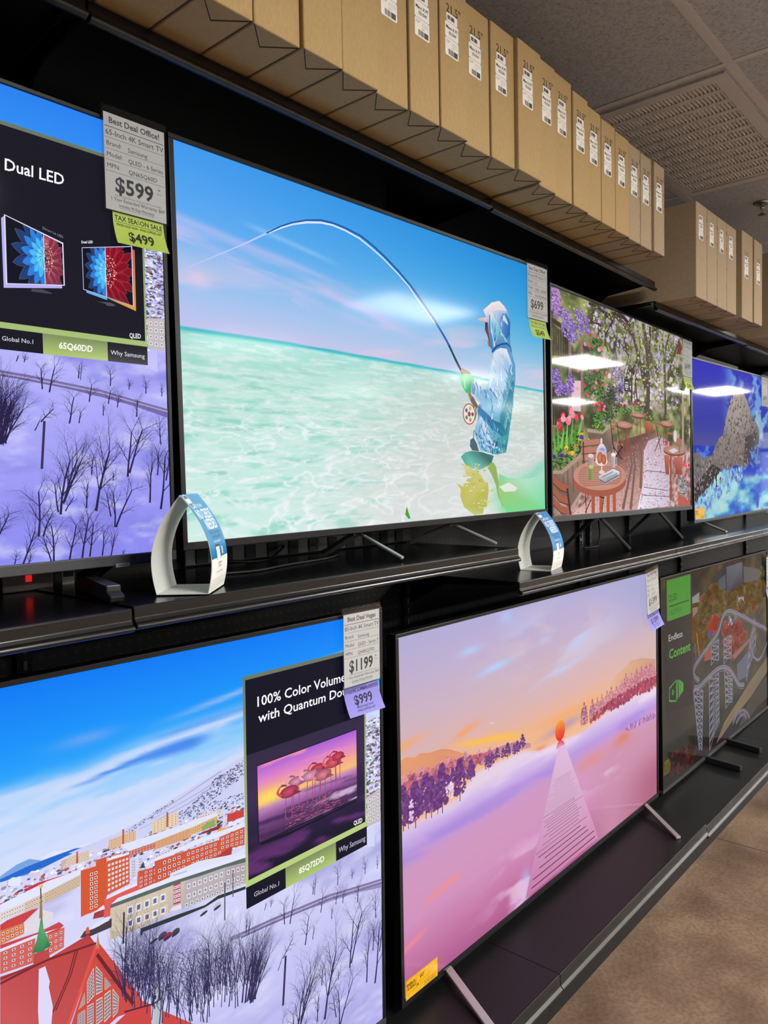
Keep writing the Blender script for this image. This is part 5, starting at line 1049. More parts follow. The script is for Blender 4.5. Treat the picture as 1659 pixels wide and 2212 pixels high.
    # pots
    for q in ([(0.8451, 0.3828), (0.9147, 0.3843), (0.9011, 0.3301), (0.8568, 0.3306)], [(0.9081, 0.3718), (0.9534, 0.3717), (0.9463, 0.3346), (0.9139, 0.3331)], [(1.073, 0.2392), (1.143, 0.2408), (1.134, 0.1483), (1.092, 0.1533)], [(1.2, 0.2317), (1.32, 0.2341), (1.304, 0.1488), (1.221, 0.1538)]):
        A.poly(q, [(186, 104, 88), (196, 116, 98), (150, 76, 64), (140, 70, 60)])
    A.dots([(0.8704, 0.3987), (0.8895, 0.4095), (0.8639, 0.3887), (0.9149, 0.3965), (0.9276, 0.3826), (1.094, 0.3006), (1.108, 0.2909), (1.087, 0.2851), (1.202, 0.3459), (1.246, 0.3636), (1.276, 0.3492)], (.010, .016), [(80, 120, 66), (150, 160, 80), (60, 90, 50)], n=7, seed=43)
    A.dots([(1.335, 0.1997), (1.366, 0.192), (1.35, 0.1489), (1.381, 0.1112), (1.405, 0.1979), (1.108, 0.3011), (1.101, 0.2907)], (.014, .02), [(226, 66, 84), (214, 50, 70)], n=8, seed=44)
    A.dots(in_poly([(1.243, 0.1224), (1.334, 0.1596), (1.396, 0.084), (1.302, 0.0318)], 120, 17), (.005, .012), [(84, 130, 70), (140, 150, 200), (60, 90, 56), (176, 180, 220)], n=5, seed=45)
    A.poly([(1.25, 0.0645), (1.427, 0.0127), (1.427, -0.0201), (1.256, -0.0068)], (186, 96, 84))
    # tables and chairs behind
    wood, wd = (176, 116, 96), (120, 74, 62)
    def table(c, rx_pt, ry_pt, legs, lw):
        (cx, cy), (ex, _), (_, ey) = c, rx_pt, ry_pt
        for q in legs: A.line(q, lw, (150, 84, 66))
        A.ell(cx, cy - .007, abs(ex - cx), abs(ey - cy), wd, 28)
        A.ell(cx, cy, abs(ex - cx), abs(ey - cy), (206, 156, 138), 28, edge=(176, 122, 104))
    t1 = [(0.6234, 0.3543), (0.7118, 0.359), (0.6236, 0.368)]
    table(*t1, ([(0.6143, 0.3425), (0.6121, 0.2106)], [(0.6504, 0.3443), (0.6518, 0.2205)], [(0.6768, 0.3479), (0.6691, 0.2301)]), .010)
    t1 = [(0.7719, 0.4022), (0.8454, 0.4067), (0.772, 0.4107)]
    table(*t1, ([(0.7598, 0.3967), (0.7585, 0.3168)], [(0.796, 0.399), (0.8007, 0.3091)]), .008)
    t1 = [(1.109, 0.385), (1.188, 0.3892), (1.109, 0.3977)]
    table(*t1, ([(1.068, 0.3803), (1.066, 0.2895)], [(1.123, 0.3781), (1.115, 0.3115)]), .009)
    for q in ([(0.4951, 0.3586), (0.5485, 0.3571)], [(0.4969, 0.3411), (0.5503, 0.3393)], [(0.4987, 0.3213), (0.5522, 0.3206)], [(0.5149, 0.2755), (0.613, 0.2698)], [(1.116, 0.3421), (1.187, 0.3401)], [(0.9731, 0.3703), (1.047, 0.3691)], [(0.9726, 0.3357), (1.046, 0.3315)]):
        A.line(q, .009, (176, 110, 92))
    for q in ([(0.4899, 0.3627), (0.5148, 0.271), (0.5353, 0.2182)], [(0.5539, 0.3574), (0.5798, 0.2732), (0.6128, 0.2561)], [(0.5146, 0.2621), (0.6009, 0.2104)], [(0.6074, 0.2651), (0.5244, 0.209)], [(0.9797, 0.3657), (1.032, 0.2583)], [(1.04, 0.3287), (0.9649, 0.2565)]):
        A.line(q, .006, (52, 36, 34))
    t1 = [(1.212, 0.2658), (1.359, 0.2698), (1.213, 0.2866)]
    table(*t1, ([(1.157, 0.2462), (1.157, 0.0297)],), .022)
    A.poly([(1.129, 0.2609), (1.201, 0.2758), (1.26, 0.2644), (1.186, 0.2495)], (206, 206, 210))
    A.poly([(1.26, 0.2539), (1.253, 0.2852), (1.283, 0.2862), (1.282, 0.2545)], (120, 130, 124))
    A.line([(1.223, 0.3104), (1.321, 0.3033)], .03, (176, 110, 96))
    A.ell(*[(1.216, 0.3309)][0], .022, .03, (226, 206, 216), 12)
    A.poly([(1.236, 0.7172), (1.282, 0.7908), (1.319, 0.7537), (1.281, 0.7226)], (120, 60, 62))
    A.line([(1.32, 0.2661), (1.324, 0.5479)], .03, (170, 150, 128), .03)
    # near chair behind the table
    for q in ([(0.2274, 0.2614), (0.3909, 0.2755)], [(0.2288, 0.2346), (0.3555, 0.2422)], [(0.2338, 0.2079), (0.3501, 0.2144)]):
        A.line(q, .024, (186, 124, 108))
        A.line([(x, y - .011) for x, y in q], .004, (120, 70, 62))
    A.line([(0.2461, 0.2703), (0.2492, 0.1875)], .012, (96, 60, 54))
    # near table
    (cx, cy), (ex, _), (_, ey) = [(0.4006, 0.1442), (0.6391, 0.1447), (0.4016, 0.2016)]
    for q in ([(0.3284, 0.0952), (0.3265, -0.0068)], [(0.3995, 0.0858), (0.3979, -0.0051)], [(0.4642, 0.0894), (0.4625, -0.0052)], [(0.5226, 0.1021), (0.5229, -0.0051)]):
        A.line(q, .030, (170, 92, 70))
    for q in ([(0.2568, 0.0959), (0.269, -0.0046)], [(0.3083, 0.0531), (0.2598, 0.0041)], [(0.2614, 0.0917), (0.4274, 0.0549)], [(0.433, 0.081), (0.4063, 0.012)]):
        A.line(q, .006, (60, 40, 36))
    A.ell(cx, cy - .024, ex - cx, ey - cy, (166, 92, 72), 40)
    A.ell(cx, cy, ex - cx, ey - cy, (212, 160, 144), 40, edge=(196, 140, 122))
    for i in range(11):
        y = cy + (ey - cy) * (-.62 + .12 * i); hw = (ex - cx) * math.sqrt(max(0, 1 - (.62 - .12 * i) ** 2)) * .84
        A.line([(cx - hw, y - .004), (cx + hw, y + .004)], .004, (166, 112, 96))
    # things on it: mugs, cake stand under a glass dome, newspaper
    for q, c in (([(0.2838, 0.1796), (0.2846, 0.2194), (0.3355, 0.2205), (0.3348, 0.1801)], (196, 166, 160)), ([(0.2886, 0.1271), (0.2895, 0.1775), (0.3318, 0.178), (0.3309, 0.127)], (150, 166, 96)), ([(0.4951, 0.1754), (0.4928, 0.2284), (0.5377, 0.2294), (0.5324, 0.1757)], (206, 190, 190))):
        A.poly(q, [tuple(.75 * k for k in c), tuple(.85 * k for k in c), c, c])
        (x0, y0), (_, y1), (x1, _) = q[0], q[1], q[2]
        A.ell((x0 + x1) / 2, y1, (x1 - x0) / 2, .008, tuple(min(255, 1.2 * k) for k in c), 14)
        t = np.linspace(-1.3, 1.3, 9)
        A.line(np.stack([x0 - .012 * np.cos(t) if c[0] < 200 else x1 + .012 * np.cos(t), (y0 + y1) / 2 + (y1 - y0) * .32 * np.sin(t)], -1), .005, c)
    A.poly([(0.3499, 0.2059), (0.3605, 0.2445), (0.3806, 0.2622), (0.4059, 0.2717), (0.4311, 0.2639), (0.4514, 0.2471), (0.4559, 0.2078)], [(200, 170, 170), (214, 190, 196), (226, 210, 220), (236, 226, 236), (206, 206, 226), (190, 190, 214), (196, 170, 176)])
    A.ell(*[(0.404, 0.2781)][0], .010, .013, (226, 206, 210), 10)
    A.poly([(0.3803, 0.2451), (0.4106, 0.2546), (0.4411, 0.2468), (0.4205, 0.2375)], (150, 160, 210))
    A.ell(*[(0.4046, 0.2004)][0], .055, .018, (236, 220, 224), 20)
    A.line([(0.4065, 0.1939), (0.4059, 0.1593)], .010, (226, 206, 206)); A.ell(*[(0.4059, 0.1572)][0], .026, .008, (226, 206, 206), 16)
    A.ell(*[(0.3897, 0.2131)][0], .026, .022, (206, 140, 96), 14, .6, edge=(166, 96, 60)); A.ell(*[(0.425, 0.2072)][0], .024, .020, (214, 120, 70), 14, -.4, edge=(170, 86, 50))
    A.poly([(0.3785, 0.142), (0.5131, 0.1711), (0.5724, 0.1603), (0.5721, 0.14), (0.4335, 0.1094), (0.3832, 0.1291)], [(206, 206, 216), (226, 226, 236), (236, 236, 244), (190, 190, 200), (150, 150, 162), (170, 170, 182)])
    A.line([(0.3862, 0.1282), (0.4336, 0.1159), (0.5722, 0.1468)], .004, (90, 90, 100))
    A.line([(0.4085, 0.1377), (0.5129, 0.16)], .006, (150, 152, 162)); A.line([(0.4493, 0.129), (0.5558, 0.1512)], .012, (160, 160, 166))
    # near chair, cut by the corner
    for q in ([(-0.004, 0.1336), (0.0574, 0.1059), (0.1213, 0.0934)], [(-0.0024, 0.0948), (0.0565, 0.0625), (0.1335, 0.0488)], [(0.0001, 0.0559), (0.0641, 0.0227), (0.1371, 0.0083)]):
        A.line(q, .030, (166, 96, 72), .026)
        A.line([(x, y - .014) for x, y in q], .004, (100, 56, 46))
    A.line([(0.1127, 0.0975), (0.137, 0.0002)], .014, (70, 50, 48))
    return A

def draw_cliff(W, H):
    A = Art(); A.clip = (W, H); A.sqk = 0.5
    def bg(u, v):
        n = fbm(u * 7, v * 16, 5); s = fbm(u * 14 + 3 * n, v * 4 + 7, 4)
        sky = ramp(v, [.45, .6, .8, 1], [(84, 84, 150), (62, 66, 160), (54, 60, 172), (44, 50, 184)])
        sky = blend(sky, (110, 160, 216), sst(.46, .66, s) * sst(.28, .5, u) * sst(.42, .6, v) * .95)
        sky = blend(sky, (160, 206, 216), sst(.55, .72, fbm(u * 9 + 20, v * 6, 5)) * sst(.45, .6, u) * .8)
        sea = ramp(v, [.3, .47], [(50, 70, 190), (40, 60, 170)])
        sea = blend(sea, (110, 150, 226), sst(.5, .7, fbm(u * 20, v * 30, 4)) * .7)
        low = ramp(n, [.3, .45, .6, .75], [(62, 96, 200), (84, 150, 206), (150, 206, 214), (176, 216, 216)])
        low = blend(low, (60, 80, 196), sst(.56, .72, fbm(u * 9 + 5, v * 5 + 9, 4)) * sst(.25, .05, v) * .9)
        c = blend(sea, sky, sst(.462, .47, v))
        return blend(low, c, sst(.22, .32, v - .12 * fbm(u * 8, v * 8) + .06))
    A.grid(W, H, 160, 110, bg)
    rock = [(0.4605, 0.435), (0.5102, 0.5242), (0.592, 0.6265), (0.6573, 0.6802), (0.8203, 0.6958), (0.9018, 0.6437), (0.9843, 0.5635), (1.089, 0.5139), (1.132, 0.4609), (1.119, 0.3954), (0.9722, 0.3509), (0.898, 0.2716), (0.8122, 0.2567), (0.6661, 0.2731), (0.5404, 0.2542), (0.4205, 0.2457), (0.3869, 0.1643), (0.3292, 0.1563), (0.2748, 0.1862), (0.2174, 0.1408), (0.1362, 0.125), (0.0311, 0.0927), (-0.0204, 0.068), (-0.0117, 0.3355), (0.0832, 0.3405), (0.1333, 0.3087), (0.2827, 0.3275), (0.3271, 0.3703), (0.4014, 0.424)]
    A.poly(rock, [(120, 112, 112)] * len(rock))
    A.poly([(0.4605, 0.435), (0.5102, 0.5242), (0.592, 0.6265), (0.6573, 0.6802), (0.8203, 0.6958), (0.9018, 0.6437), (0.9843, 0.5635), (1.089, 0.5139), (1.124, 0.477), (0.7406, 0.4514)], [(136, 126, 124), (160, 148, 142), (176, 160, 150), (180, 166, 156), (170, 156, 148), (150, 140, 136), (150, 138, 134), (140, 130, 126), (116, 106, 104), (150, 140, 136)])
    A.poly([(0.4308, 0.4295), (0.7406, 0.4514), (0.839, 0.4331), (0.814, 0.2877), (0.6664, 0.2782), (0.4655, 0.2598), (0.3223, 0.2849), (0.2822, 0.3181), (0.3415, 0.3753)], [(136, 122, 118), (146, 132, 126), (130, 118, 114), (120, 108, 106), (126, 112, 106), (110, 98, 96), (120, 108, 104), (134, 122, 116), (140, 126, 120)])
    A.poly([(0.8559, 0.4334), (1.087, 0.4706), (1.131, 0.4391), (1.11, 0.3952), (0.9722, 0.3509), (0.8983, 0.2769), (0.814, 0.2877)], [(70, 64, 66), (90, 82, 84), (84, 78, 82), (90, 90, 110), (80, 76, 90), (70, 62, 64), (76, 68, 68)])
    A.poly([(-0.015, 0.1661), (0.1419, 0.226), (0.2801, 0.2804), (0.4354, 0.2504), (0.4016, 0.1687), (0.3151, 0.1567), (0.261, 0.1865), (0.2041, 0.1459), (0.0971, 0.1264), (-0.0078, 0.0719)], (62, 54, 56))
    p = in_poly(rock, 700, 2)
    A.dots(p, (.004, .012), [(150, 138, 134), (96, 88, 90), (170, 156, 148), (70, 64, 66), (128, 116, 112)], n=5, sq=1.8, seed=5)
    A.segs(np.stack([p[:260, 0], p[:260, 1], p[:260, 0] + .012, p[:260, 1] + .03, np.full(260, .004), np.full(260, .001)], -1), (62, 56, 58))
    A.dots(in_poly([(0.0311, 0.0927), (0.2184, 0.1595), (0.4197, 0.2312), (0.5707, 0.2489), (0.7952, 0.2516), (0.7908, 0.1742), (0.4425, 0.1141), (0.1585, 0.0502)], 200, 3), (.008, .022), [(150, 206, 216), (130, 186, 214), (104, 110, 200), (170, 214, 216)], n=6, sq=2, seed=6)
    A.dots(in_poly([(0.9375, 0.3559), (1.138, 0.3956), (1.131, 0.2756), (0.9324, 0.2661)], 90, 4), (.006, .014), [(90, 120, 176), (120, 150, 196), (60, 70, 110)], n=6, sq=2, seed=7)
    return A

def draw_coaster(W, H):
    A = Art(); A.clip = (W, H); A.sqk = 0.42
    def bg(u, v):
        n = fbm(u * 14, v * 10, 5)
        c = ramp(n, [.25, .4, .55, .7, .85], [(20, 26, 20), (40, 44, 24), (72, 64, 28), (96, 76, 34), (120, 100, 60)])
        c = blend(c, (92, 44, 28), sst(.52, .66, fbm(u * 10 + 30, v * 9, 4)) * sst(.45, .7, v) * .8)
        c = blend(c, (36, 44, 62), sst(.55, .65, fbm(u * 8 + 60, v * 6, 3)) * sst(.7, .85, v) * .8)
        c = blend(c, (64, 60, 44), sst(.5, .2, v) * .6)
        c = blend(c, (40, 22, 24), sst(.12, .04, v) * .7)
        c = blend(c, (44, 42, 36), np.exp(-((u - .1) / .14) ** 2) * sst(.95, .85, v) * .85)
        return c * .85
    A.grid(W, H, 200, 120, bg)
    rs = np.random.RandomState(4)
    A.dots(in_poly([(0.3999, 0.6834), (0.403, 0.778), (0.7368, 0.8268), (0.902, 0.7869), (1.559, 0.8367), (1.679, 0.6363), (1.148, 0.6206), (0.8301, 0.6643), (0.6007, 0.5185), (0.4097, 0.5515)], 520, 1), (.014, .050), [(104, 78, 28), (80, 70, 28), (116, 92, 40), (60, 62, 26), (126, 62, 30), (92, 88, 40)], n=7, sq=1.4, seed=2)
    A.poly([(0.9057, 0.9022), (1.177, 0.9065), (1.182, 0.7901), (0.971, 0.768), (0.9091, 0.7419)], [(96, 102, 112), (104, 110, 120), (36, 46, 78), (30, 36, 60), (34, 42, 72)])
    A.poly([(0.7782, 0.8493), (0.8874, 0.8654), (0.8936, 0.7933), (0.7846, 0.7947)], (70, 84, 96))
    A.poly([(0.3898, 0.8046), (0.4906, 0.8179), (0.4891, 0.7723), (0.3958, 0.774)], (150, 146, 150))
    A.poly([(0.3952, 0.7541), (0.4665, 0.7498), (0.4585, 0.7255), (0.4007, 0.7083)], (150, 116, 104))
    A.poly([(1.096, 0.7194), (1.199, 0.7127), (1.204, 0.683), (1.151, 0.7069), (1.104, 0.6955)], (150, 152, 170))
    A.poly([(1.195, 0.8818), (1.433, 0.8483), (1.559, 0.812), (1.472, 0.7776), (1.211, 0.7871)], (92, 92, 90))
    A.dots(in_poly([(0.6363, 0.6595), (0.7635, 0.652), (0.7452, 0.5902), (0.6345, 0.6072)], 40, 3), (.02, .04), [(150, 60, 40), (170, 50, 40)], sq=1.6, seed=4)
    A.poly([(0.6036, 0.6068), (0.6581, 0.6115), (0.665, 0.5814), (0.6026, 0.5756)], (40, 56, 140))
    A.dots(in_poly([(0.8283, 0.6101), (1.11, 0.58), (1.221, 0.4935), (0.995, 0.4166), (0.8586, 0.5069)], 120, 5), (.02, .045), [(120, 56, 44), (160, 70, 56), (112, 48, 40), (150, 90, 80)], sq=1.5, seed=6)
    A.poly([(0.5553, 0.5263), (0.6473, 0.521), (0.6454, 0.4633), (0.5534, 0.4697)], (166, 72, 48))
    A.poly([(0.9773, 0.4198), (1.298, 0.4635), (1.298, 0.4457), (1.03, 0.3933)], (150, 90, 80))
    A.poly([(1.065, 0.3583), (1.296, 0.3984), (1.252, 0.2584), (1.081, 0.2637)], (92, 90, 116))
    A.poly([(0.7102, 0.0175), (0.8452, 0.0973), (1.096, 0.1627), (1.331, 0.2248), (1.668, 0.2962), (1.665, 0.208), (1.328, 0.1295), (1.02, 0.0829), (0.8095, 0.0349)], [(130, 110, 84), (140, 120, 92), (136, 116, 88), (120, 104, 80), (104, 92, 72), (120, 104, 84), (134, 114, 88), (140, 120, 92), (130, 110, 86)])
    A.poly([(1.247, 0.0997), (1.538, 0.1705), (1.664, 0.1765), (1.66, 0.0504), (1.448, 0.0418), (1.264, 0.0127), (1.091, 0.0083)], (74, 66, 54))
    A.line([(0.448, 0.6258), (0.4804, 0.5086)], .012, (190, 96, 50)); A.line([(0.4249, 0.5791), (0.4366, 0.5013)], .016, (96, 62, 130))
    steel, st2 = (132, 130, 152), (98, 96, 116)
    S = []
    for a0, a1, b0, b1, n_ in (([(0.3964, 0.363), (0.4653, 0.052), (0.5263, 0.3303), (0.5019, 0.0421)], 0, 0, 0, 9), ([(0.6189, 0.3684), (0.6149, 0.0112), (0.7625, 0.3718), (0.7622, 0.1122)], 0, 0, 0, 9), ([(0.8542, 0.3704), (0.873, 0.1624), (0.9827, 0.3119), (0.9781, 0.172)], 0, 0, 0, 6), ([(0.6554, 0.5301), (0.6521, 0.4304), (0.7681, 0.5435), (0.7646, 0.4362)], 0, 0, 0, 3), ([(0.8509, 0.5301), (0.8467, 0.3993), (0.9721, 0.5329), (0.9681, 0.4102)], 0, 0, 0, 4), ([(1.308, 0.4559), (1.232, 0.2329), (1.403, 0.5615), (1.417, 0.3775)], 0, 0, 0, 4)):
        q = np.array(a0); n_ = n_ or 5
        p0, p1, q0, q1 = q
        S += [(*p0, *p1, .010, .009), (*q0, *q1, .010, .009)]
        for i in range(n_):
            t0, t1 = i / n_, (i + 1) / n_
            S.append((*(p0 * (1 - t0) + p1 * t0), *(q0 * (1 - t1) + q1 * t1), .006, .005))
            S.append((*(q0 * (1 - t0) + q1 * t0), *(p0 * (1 - t1) + p1 * t1), .005, .004))
            S.append((*(p0 * (1 - t0) + p1 * t0), *(q0 * (1 - t0) + q1 * t0), .006, .006))
    A.segs(S, (138, 136, 160))
    def rail(pts, w):
        p = np.array(pts); t = np.linspace(0, 1, len(p)); tt = np.linspace(0, 1, 40)
        p = np.stack([np.interp(tt, t, p[:, k]) for k in (0, 1)], -1)
        for _ in range(3): p[1:-1] = (p[:-2] + 2 * p[1:-1] + p[2:]) / 4
        A.line(p, w, steel); A.line(p + (0, w * .1), w * .25, (96, 92, 112)); A.line(p - (0, w * .9), w * .3, st2)
    rail([(1.673, 0.46), (1.464, 0.5163), (1.263, 0.5814), (1.075, 0.6365), (0.933, 0.678), (0.8468, 0.6621), (0.7952, 0.615), (0.7777, 0.5852), (0.6958, 0.5553), (0.5703, 0.5237), (0.4652, 0.491), (0.407, 0.4715), (0.3987, 0.4329), (0.4336, 0.4108), (0.4766, 0.392)], .019)
    rail([(0.4037, 0.3715), (0.4754, 0.3565), (0.5351, 0.3698), (0.6271, 0.3825), (0.7226, 0.3957), (0.8212, 0.3931), (0.9056, 0.3716), (0.9746, 0.336), (1.045, 0.2824), (1.099, 0.2371), (1.193, 0.2233)], .022)
    rail([(1.298, 0.4457), (1.336, 0.3915), (1.375, 0.3426), (1.457, 0.3095), (1.543, 0.3186), (1.671, 0.397)], .012)
    rail([(0.9833, 0.0578), (1.057, 0.0913), (1.169, 0.0882), (1.246, 0.0527), (1.284, 0.0139)], .014); rail([(1.037, 0.0446), (1.112, 0.0668), (1.187, 0.0605), (1.225, 0.028)], .014)
    A.dots([(0.9489, 0.6313), (0.9659, 0.6122), (0.9829, 0.5929), (0.948, 0.6036), (1.001, 0.6015), (0.9303, 0.595), (1.037, 0.6076)], (.012, .022), [(140, 140, 176), (120, 120, 160), (170, 170, 200)], sq=1.4, seed=8)
    # menu column on the left
    A.poly([(0.0642, 0.9322), (0.3939, 0.9288), (0.38, 0.2963), (0.0467, 0.3346)], (36, 32, 28))
    A.poly([(0.076, 0.918), (0.374, 0.9178), (0.3707, 0.7349), (0.3595, 0.7315), (0.0908, 0.7341), (0.075, 0.741)], (70, 156, 46))
    A.text('QLED', *[(0.0949, 0.8206), (0.1988, 0.8205), (0.0959, 0.8495)], (22, 66, 26))
    A.line([(0.0991, 0.7976), (0.3478, 0.7974)], .006, (30, 84, 30))
    A.text('75Q7FDA', *[(0.0978, 0.7579), (0.2518, 0.7583), (0.0985, 0.7789)], (34, 96, 34))
    A.text('Endless', *[(0.0914, 0.643), (0.2611, 0.6394), (0.0924, 0.6719)], (214, 214, 222))
    A.text('Content', *[(0.0938, 0.5637), (0.3607, 0.5589), (0.0952, 0.6058)], (92, 186, 60), .015)
    gr = (88, 176, 62)
    q = [(0.0912, 0.376), (0.0931, 0.4321), (0.1762, 0.4529), (0.1756, 0.3581), (0.0912, 0.376)]
    A.line(q, .008, gr)
    A.line([(0.127, 0.3964), (0.1278, 0.4191), (0.1464, 0.4065), (0.127, 0.3964)], .008, gr)
    for q in ([(0.1862, 0.3653), (0.189, 0.4503), (0.2084, 0.4464), (0.2097, 0.3664)], [(0.2125, 0.3706), (0.2149, 0.4426), (0.2306, 0.4395), (0.2284, 0.3744)], [(0.2312, 0.3787), (0.2331, 0.4365), (0.2462, 0.4314), (0.2445, 0.3806)], [(0.2486, 0.3846), (0.2501, 0.4272), (0.2579, 0.4217), (0.2567, 0.3854)]):
        A.line(q, .010, gr)
    A.dots(in_poly([(0.0014, 0.0672), (0.1018, 0.1322), (0.3951, 0.1116), (0.4064, 0.0225), (0.0609, 0.026)], 90, 7), (.01, .03), [(70, 34, 30), (56, 26, 26), (80, 44, 36)], sq=1.6, seed=9)
    A.dots(in_poly([(0.015, 0.1144), (0.0763, 0.1157), (0.0871, 0.0654), (0.0133, 0.0637)], 30, 8), (.01, .02), [(110, 96, 34), (90, 80, 30)], sq=1.6, seed=10)
    return A

# ---------------------------------------------------------------- the setting
X0, X1, Y0, Y1 = -5.5, 17.5, -9.0, 0.45

fl = principled('stained_concrete', lin(150, 128, 104), 0.42, 0, 0.45)
nt = fl.node_tree; b = nt.nodes['Principled BSDF']
tc = nt.nodes.new('ShaderNodeTexCoord')
n1 = nt.nodes.new('ShaderNodeTexNoise'); n1.inputs['Scale'].default_value = 3.2; n1.inputs['Detail'].default_value = 8; n1.inputs['Roughness'].default_value = 0.62
n2 = nt.nodes.new('ShaderNodeTexNoise'); n2.inputs['Scale'].default_value = 75; n2.inputs['Detail'].default_value = 4
n3 = nt.nodes.new('ShaderNodeTexVoronoi'); n3.inputs['Scale'].default_value = 2.3
cr = nt.nodes.new('ShaderNodeValToRGB')
e = cr.color_ramp.elements
e[0].position = 0.3; e[0].color = lin(80, 62, 50); e[1].position = 0.72; e[1].color = lin(130, 110, 90)
k_ = cr.color_ramp.elements.new(0.5); k_.color = lin(104, 84, 69)
mx = nt.nodes.new('ShaderNodeMix'); mx.data_type = 'RGBA'; mx.blend_type = 'MULTIPLY'; mx.inputs[0].default_value = 0.75
cr2 = nt.nodes.new('ShaderNodeValToRGB')
cr2.color_ramp.elements[0].position = 0.34; cr2.color_ramp.elements[0].color = (0.55, 0.5, 0.46, 1)
cr2.color_ramp.elements[1].position = 0.6; cr2.color_ramp.elements[1].color = (1, 1, 1, 1)
for n in (n1, n2, n3): nt.links.new(tc.outputs['Object'], n.inputs['Vector'])
nt.links.new(n1.outputs['Fac'], cr.inputs[0]); nt.links.new(n2.outputs['Fac'], cr2.inputs[0])
nt.links.new(cr.outputs[0], mx.inputs[6]); nt.links.new(cr2.outputs[0], mx.inputs[7])
nt.links.new(mx.outputs[2], b.inputs['Base Color'])
tag(MB().box((X0, Y0, -0.05), (X1, Y1, 0)).build('floor', fl), kind='structure')
tag(MB().box((2.447, -8.0, 0), (2.4505, -0.24, 0.0006)).build('trim_1', principled('floor_joint', lin(48, 40, 34), 0.8, noise=.2)), kind='structure')

ct = principled('ceiling_tile', lin(188, 184, 176), 0.9, 0, 0.2)
nt = ct.node_tree; b = nt.nodes['Principled BSDF']
tc = nt.nodes.new('ShaderNodeTexCoord')
n1 = nt.nodes.new('ShaderNodeTexNoise'); n1.inputs['Scale'].default_value = 90; n1.inputs['Detail'].default_value = 2
n2 = nt.nodes.new('ShaderNodeTexVoronoi'); n2.inputs['Scale'].default_value = 60
cr = nt.nodes.new('ShaderNodeValToRGB')
cr.color_ramp.elements[0].position = 0.30; cr.color_ramp.elements[0].color = lin(158, 163, 170)
cr.color_ramp.elements[1].position = 0.6; cr.color_ramp.elements[1].color = lin(184, 189, 197)
cr2 = nt.nodes.new('ShaderNodeValToRGB')
cr2.color_ramp.elements[0].position = 0.10; cr2.color_ramp.elements[0].color = (0.35, 0.33, 0.3, 1)
cr2.color_ramp.elements[1].position = 0.17; cr2.color_ramp.elements[1].color = (1, 1, 1, 1)
mx = nt.nodes.new('ShaderNodeMix'); mx.data_type = 'RGBA'; mx.blend_type = 'MULTIPLY'; mx.inputs[0].default_value = 1
for n in (n1, n2): nt.links.new(tc.outputs['Object'], n.inputs['Vector'])
nt.links.new(n1.outputs['Fac'], cr.inputs[0]); nt.links.new(n2.outputs['Distance'], cr2.inputs[0])
nt.links.new(cr.outputs[0], mx.inputs[6]); nt.links.new(cr2.outputs[0], mx.inputs[7])
nt.links.new(mx.outputs[2], b.inputs['Base Color'])
gx0, gx1, gy0, gy1 = 2.16, 3.26, -0.345, 0.135          # opening behind the air grille
c_ = MB().box((X0, Y0, CEIL), (gx0, Y1, CEIL + 0.05)).box((gx1, Y0, CEIL), (X1, Y1, CEIL + 0.05)).box((gx0, Y0, CEIL), (gx1, gy0, CEIL + 0.05)).box((gx0, gy1, CEIL), (gx1, Y1, CEIL + 0.05))
c_.box((gx0 - .02, gy0 - .02, CEIL + .05), (gx1 + .02, gy1 + .02, CEIL + .06))
tag(c_.build('ceiling', ct), kind='structure')
g = MB()
ys = [-0.42 + 0.61 * i for i in range(-14, 2)]
xs = [2.065 + 1.22 * i for i in range(-6, 13)]
for y in ys: g.box((X0, y - 0.017, CEIL - 0.004), (X1, y + 0.017, CEIL))
for x in xs: g.box((x - 0.014, Y0, CEIL - 0.0035), (x + 0.014, Y1, CEIL))
tag(g.build('trim_2', principled('ceiling_grid_paint', lin(200, 200, 202), 0.6, noise=.05)), kind='structure')

wm = principled('wall_paint', lin(96, 96, 98), 0.85, 0, 0.3, noise=0.05, scale=3)
tag(MB().box((X0, Y1, 0), (X1, Y1 + 0.1, CEIL)).build('wall_back', wm), kind='structure')
tag(MB().box((X0, Y0 - 0.1, 0), (X1, Y0, CEIL)).build('wall_front', wm), kind='structure')
tag(MB().box((X0 - 0.1, Y0, 0), (X0, Y1, CEIL)).build('wall_left', wm), kind='structure')
# glazed shop front at the far right end
w = MB().box((X1, Y0, 0), (X1 + 0.1, -3.75, CEIL)).box((X1, -0.6, 0), (X1 + 0.1, Y1, CEIL)).box((X1, -3.75, 2.6), (X1 + 0.1, -0.6, CEIL))
tag(w.build('wall_right', wm), kind='structure')
day = bpy.data.materials.new('daylight_glass'); day.use_nodes = True
nt = day.node_tree; b = nt.nodes['Principled BSDF']
b.inputs['Base Color'].default_value = (0.2, 0.25, 0.28, 1); b.inputs['Roughness'].default_value = 0.05
b.inputs['Emission Color'].default_value = (0.75, 0.9, 1.0, 1); b.inputs['Emission Strength'].default_value = 1.6
tag(MB().box((X1 + 0.04, -3.75, 0), (X1 + 0.06, -0.6, 2.6)).build('window_1', day), kind='structure')
g = MB()
for y in (-3.75, -2.7, -1.65, -0.6): g.box((X1 - 0.02, y - 0.05, 0), (X1 + 0.09, y + 0.05, 2.6))
for z in (0.05, 0.95, 2.15, 2.58): g.box((X1 - 0.015, -3.75, z - 0.04), (X1 + 0.085, -0.6, z + 0.04))
tag(g.build('trim_3', M['bezel_grey']), kind='structure')

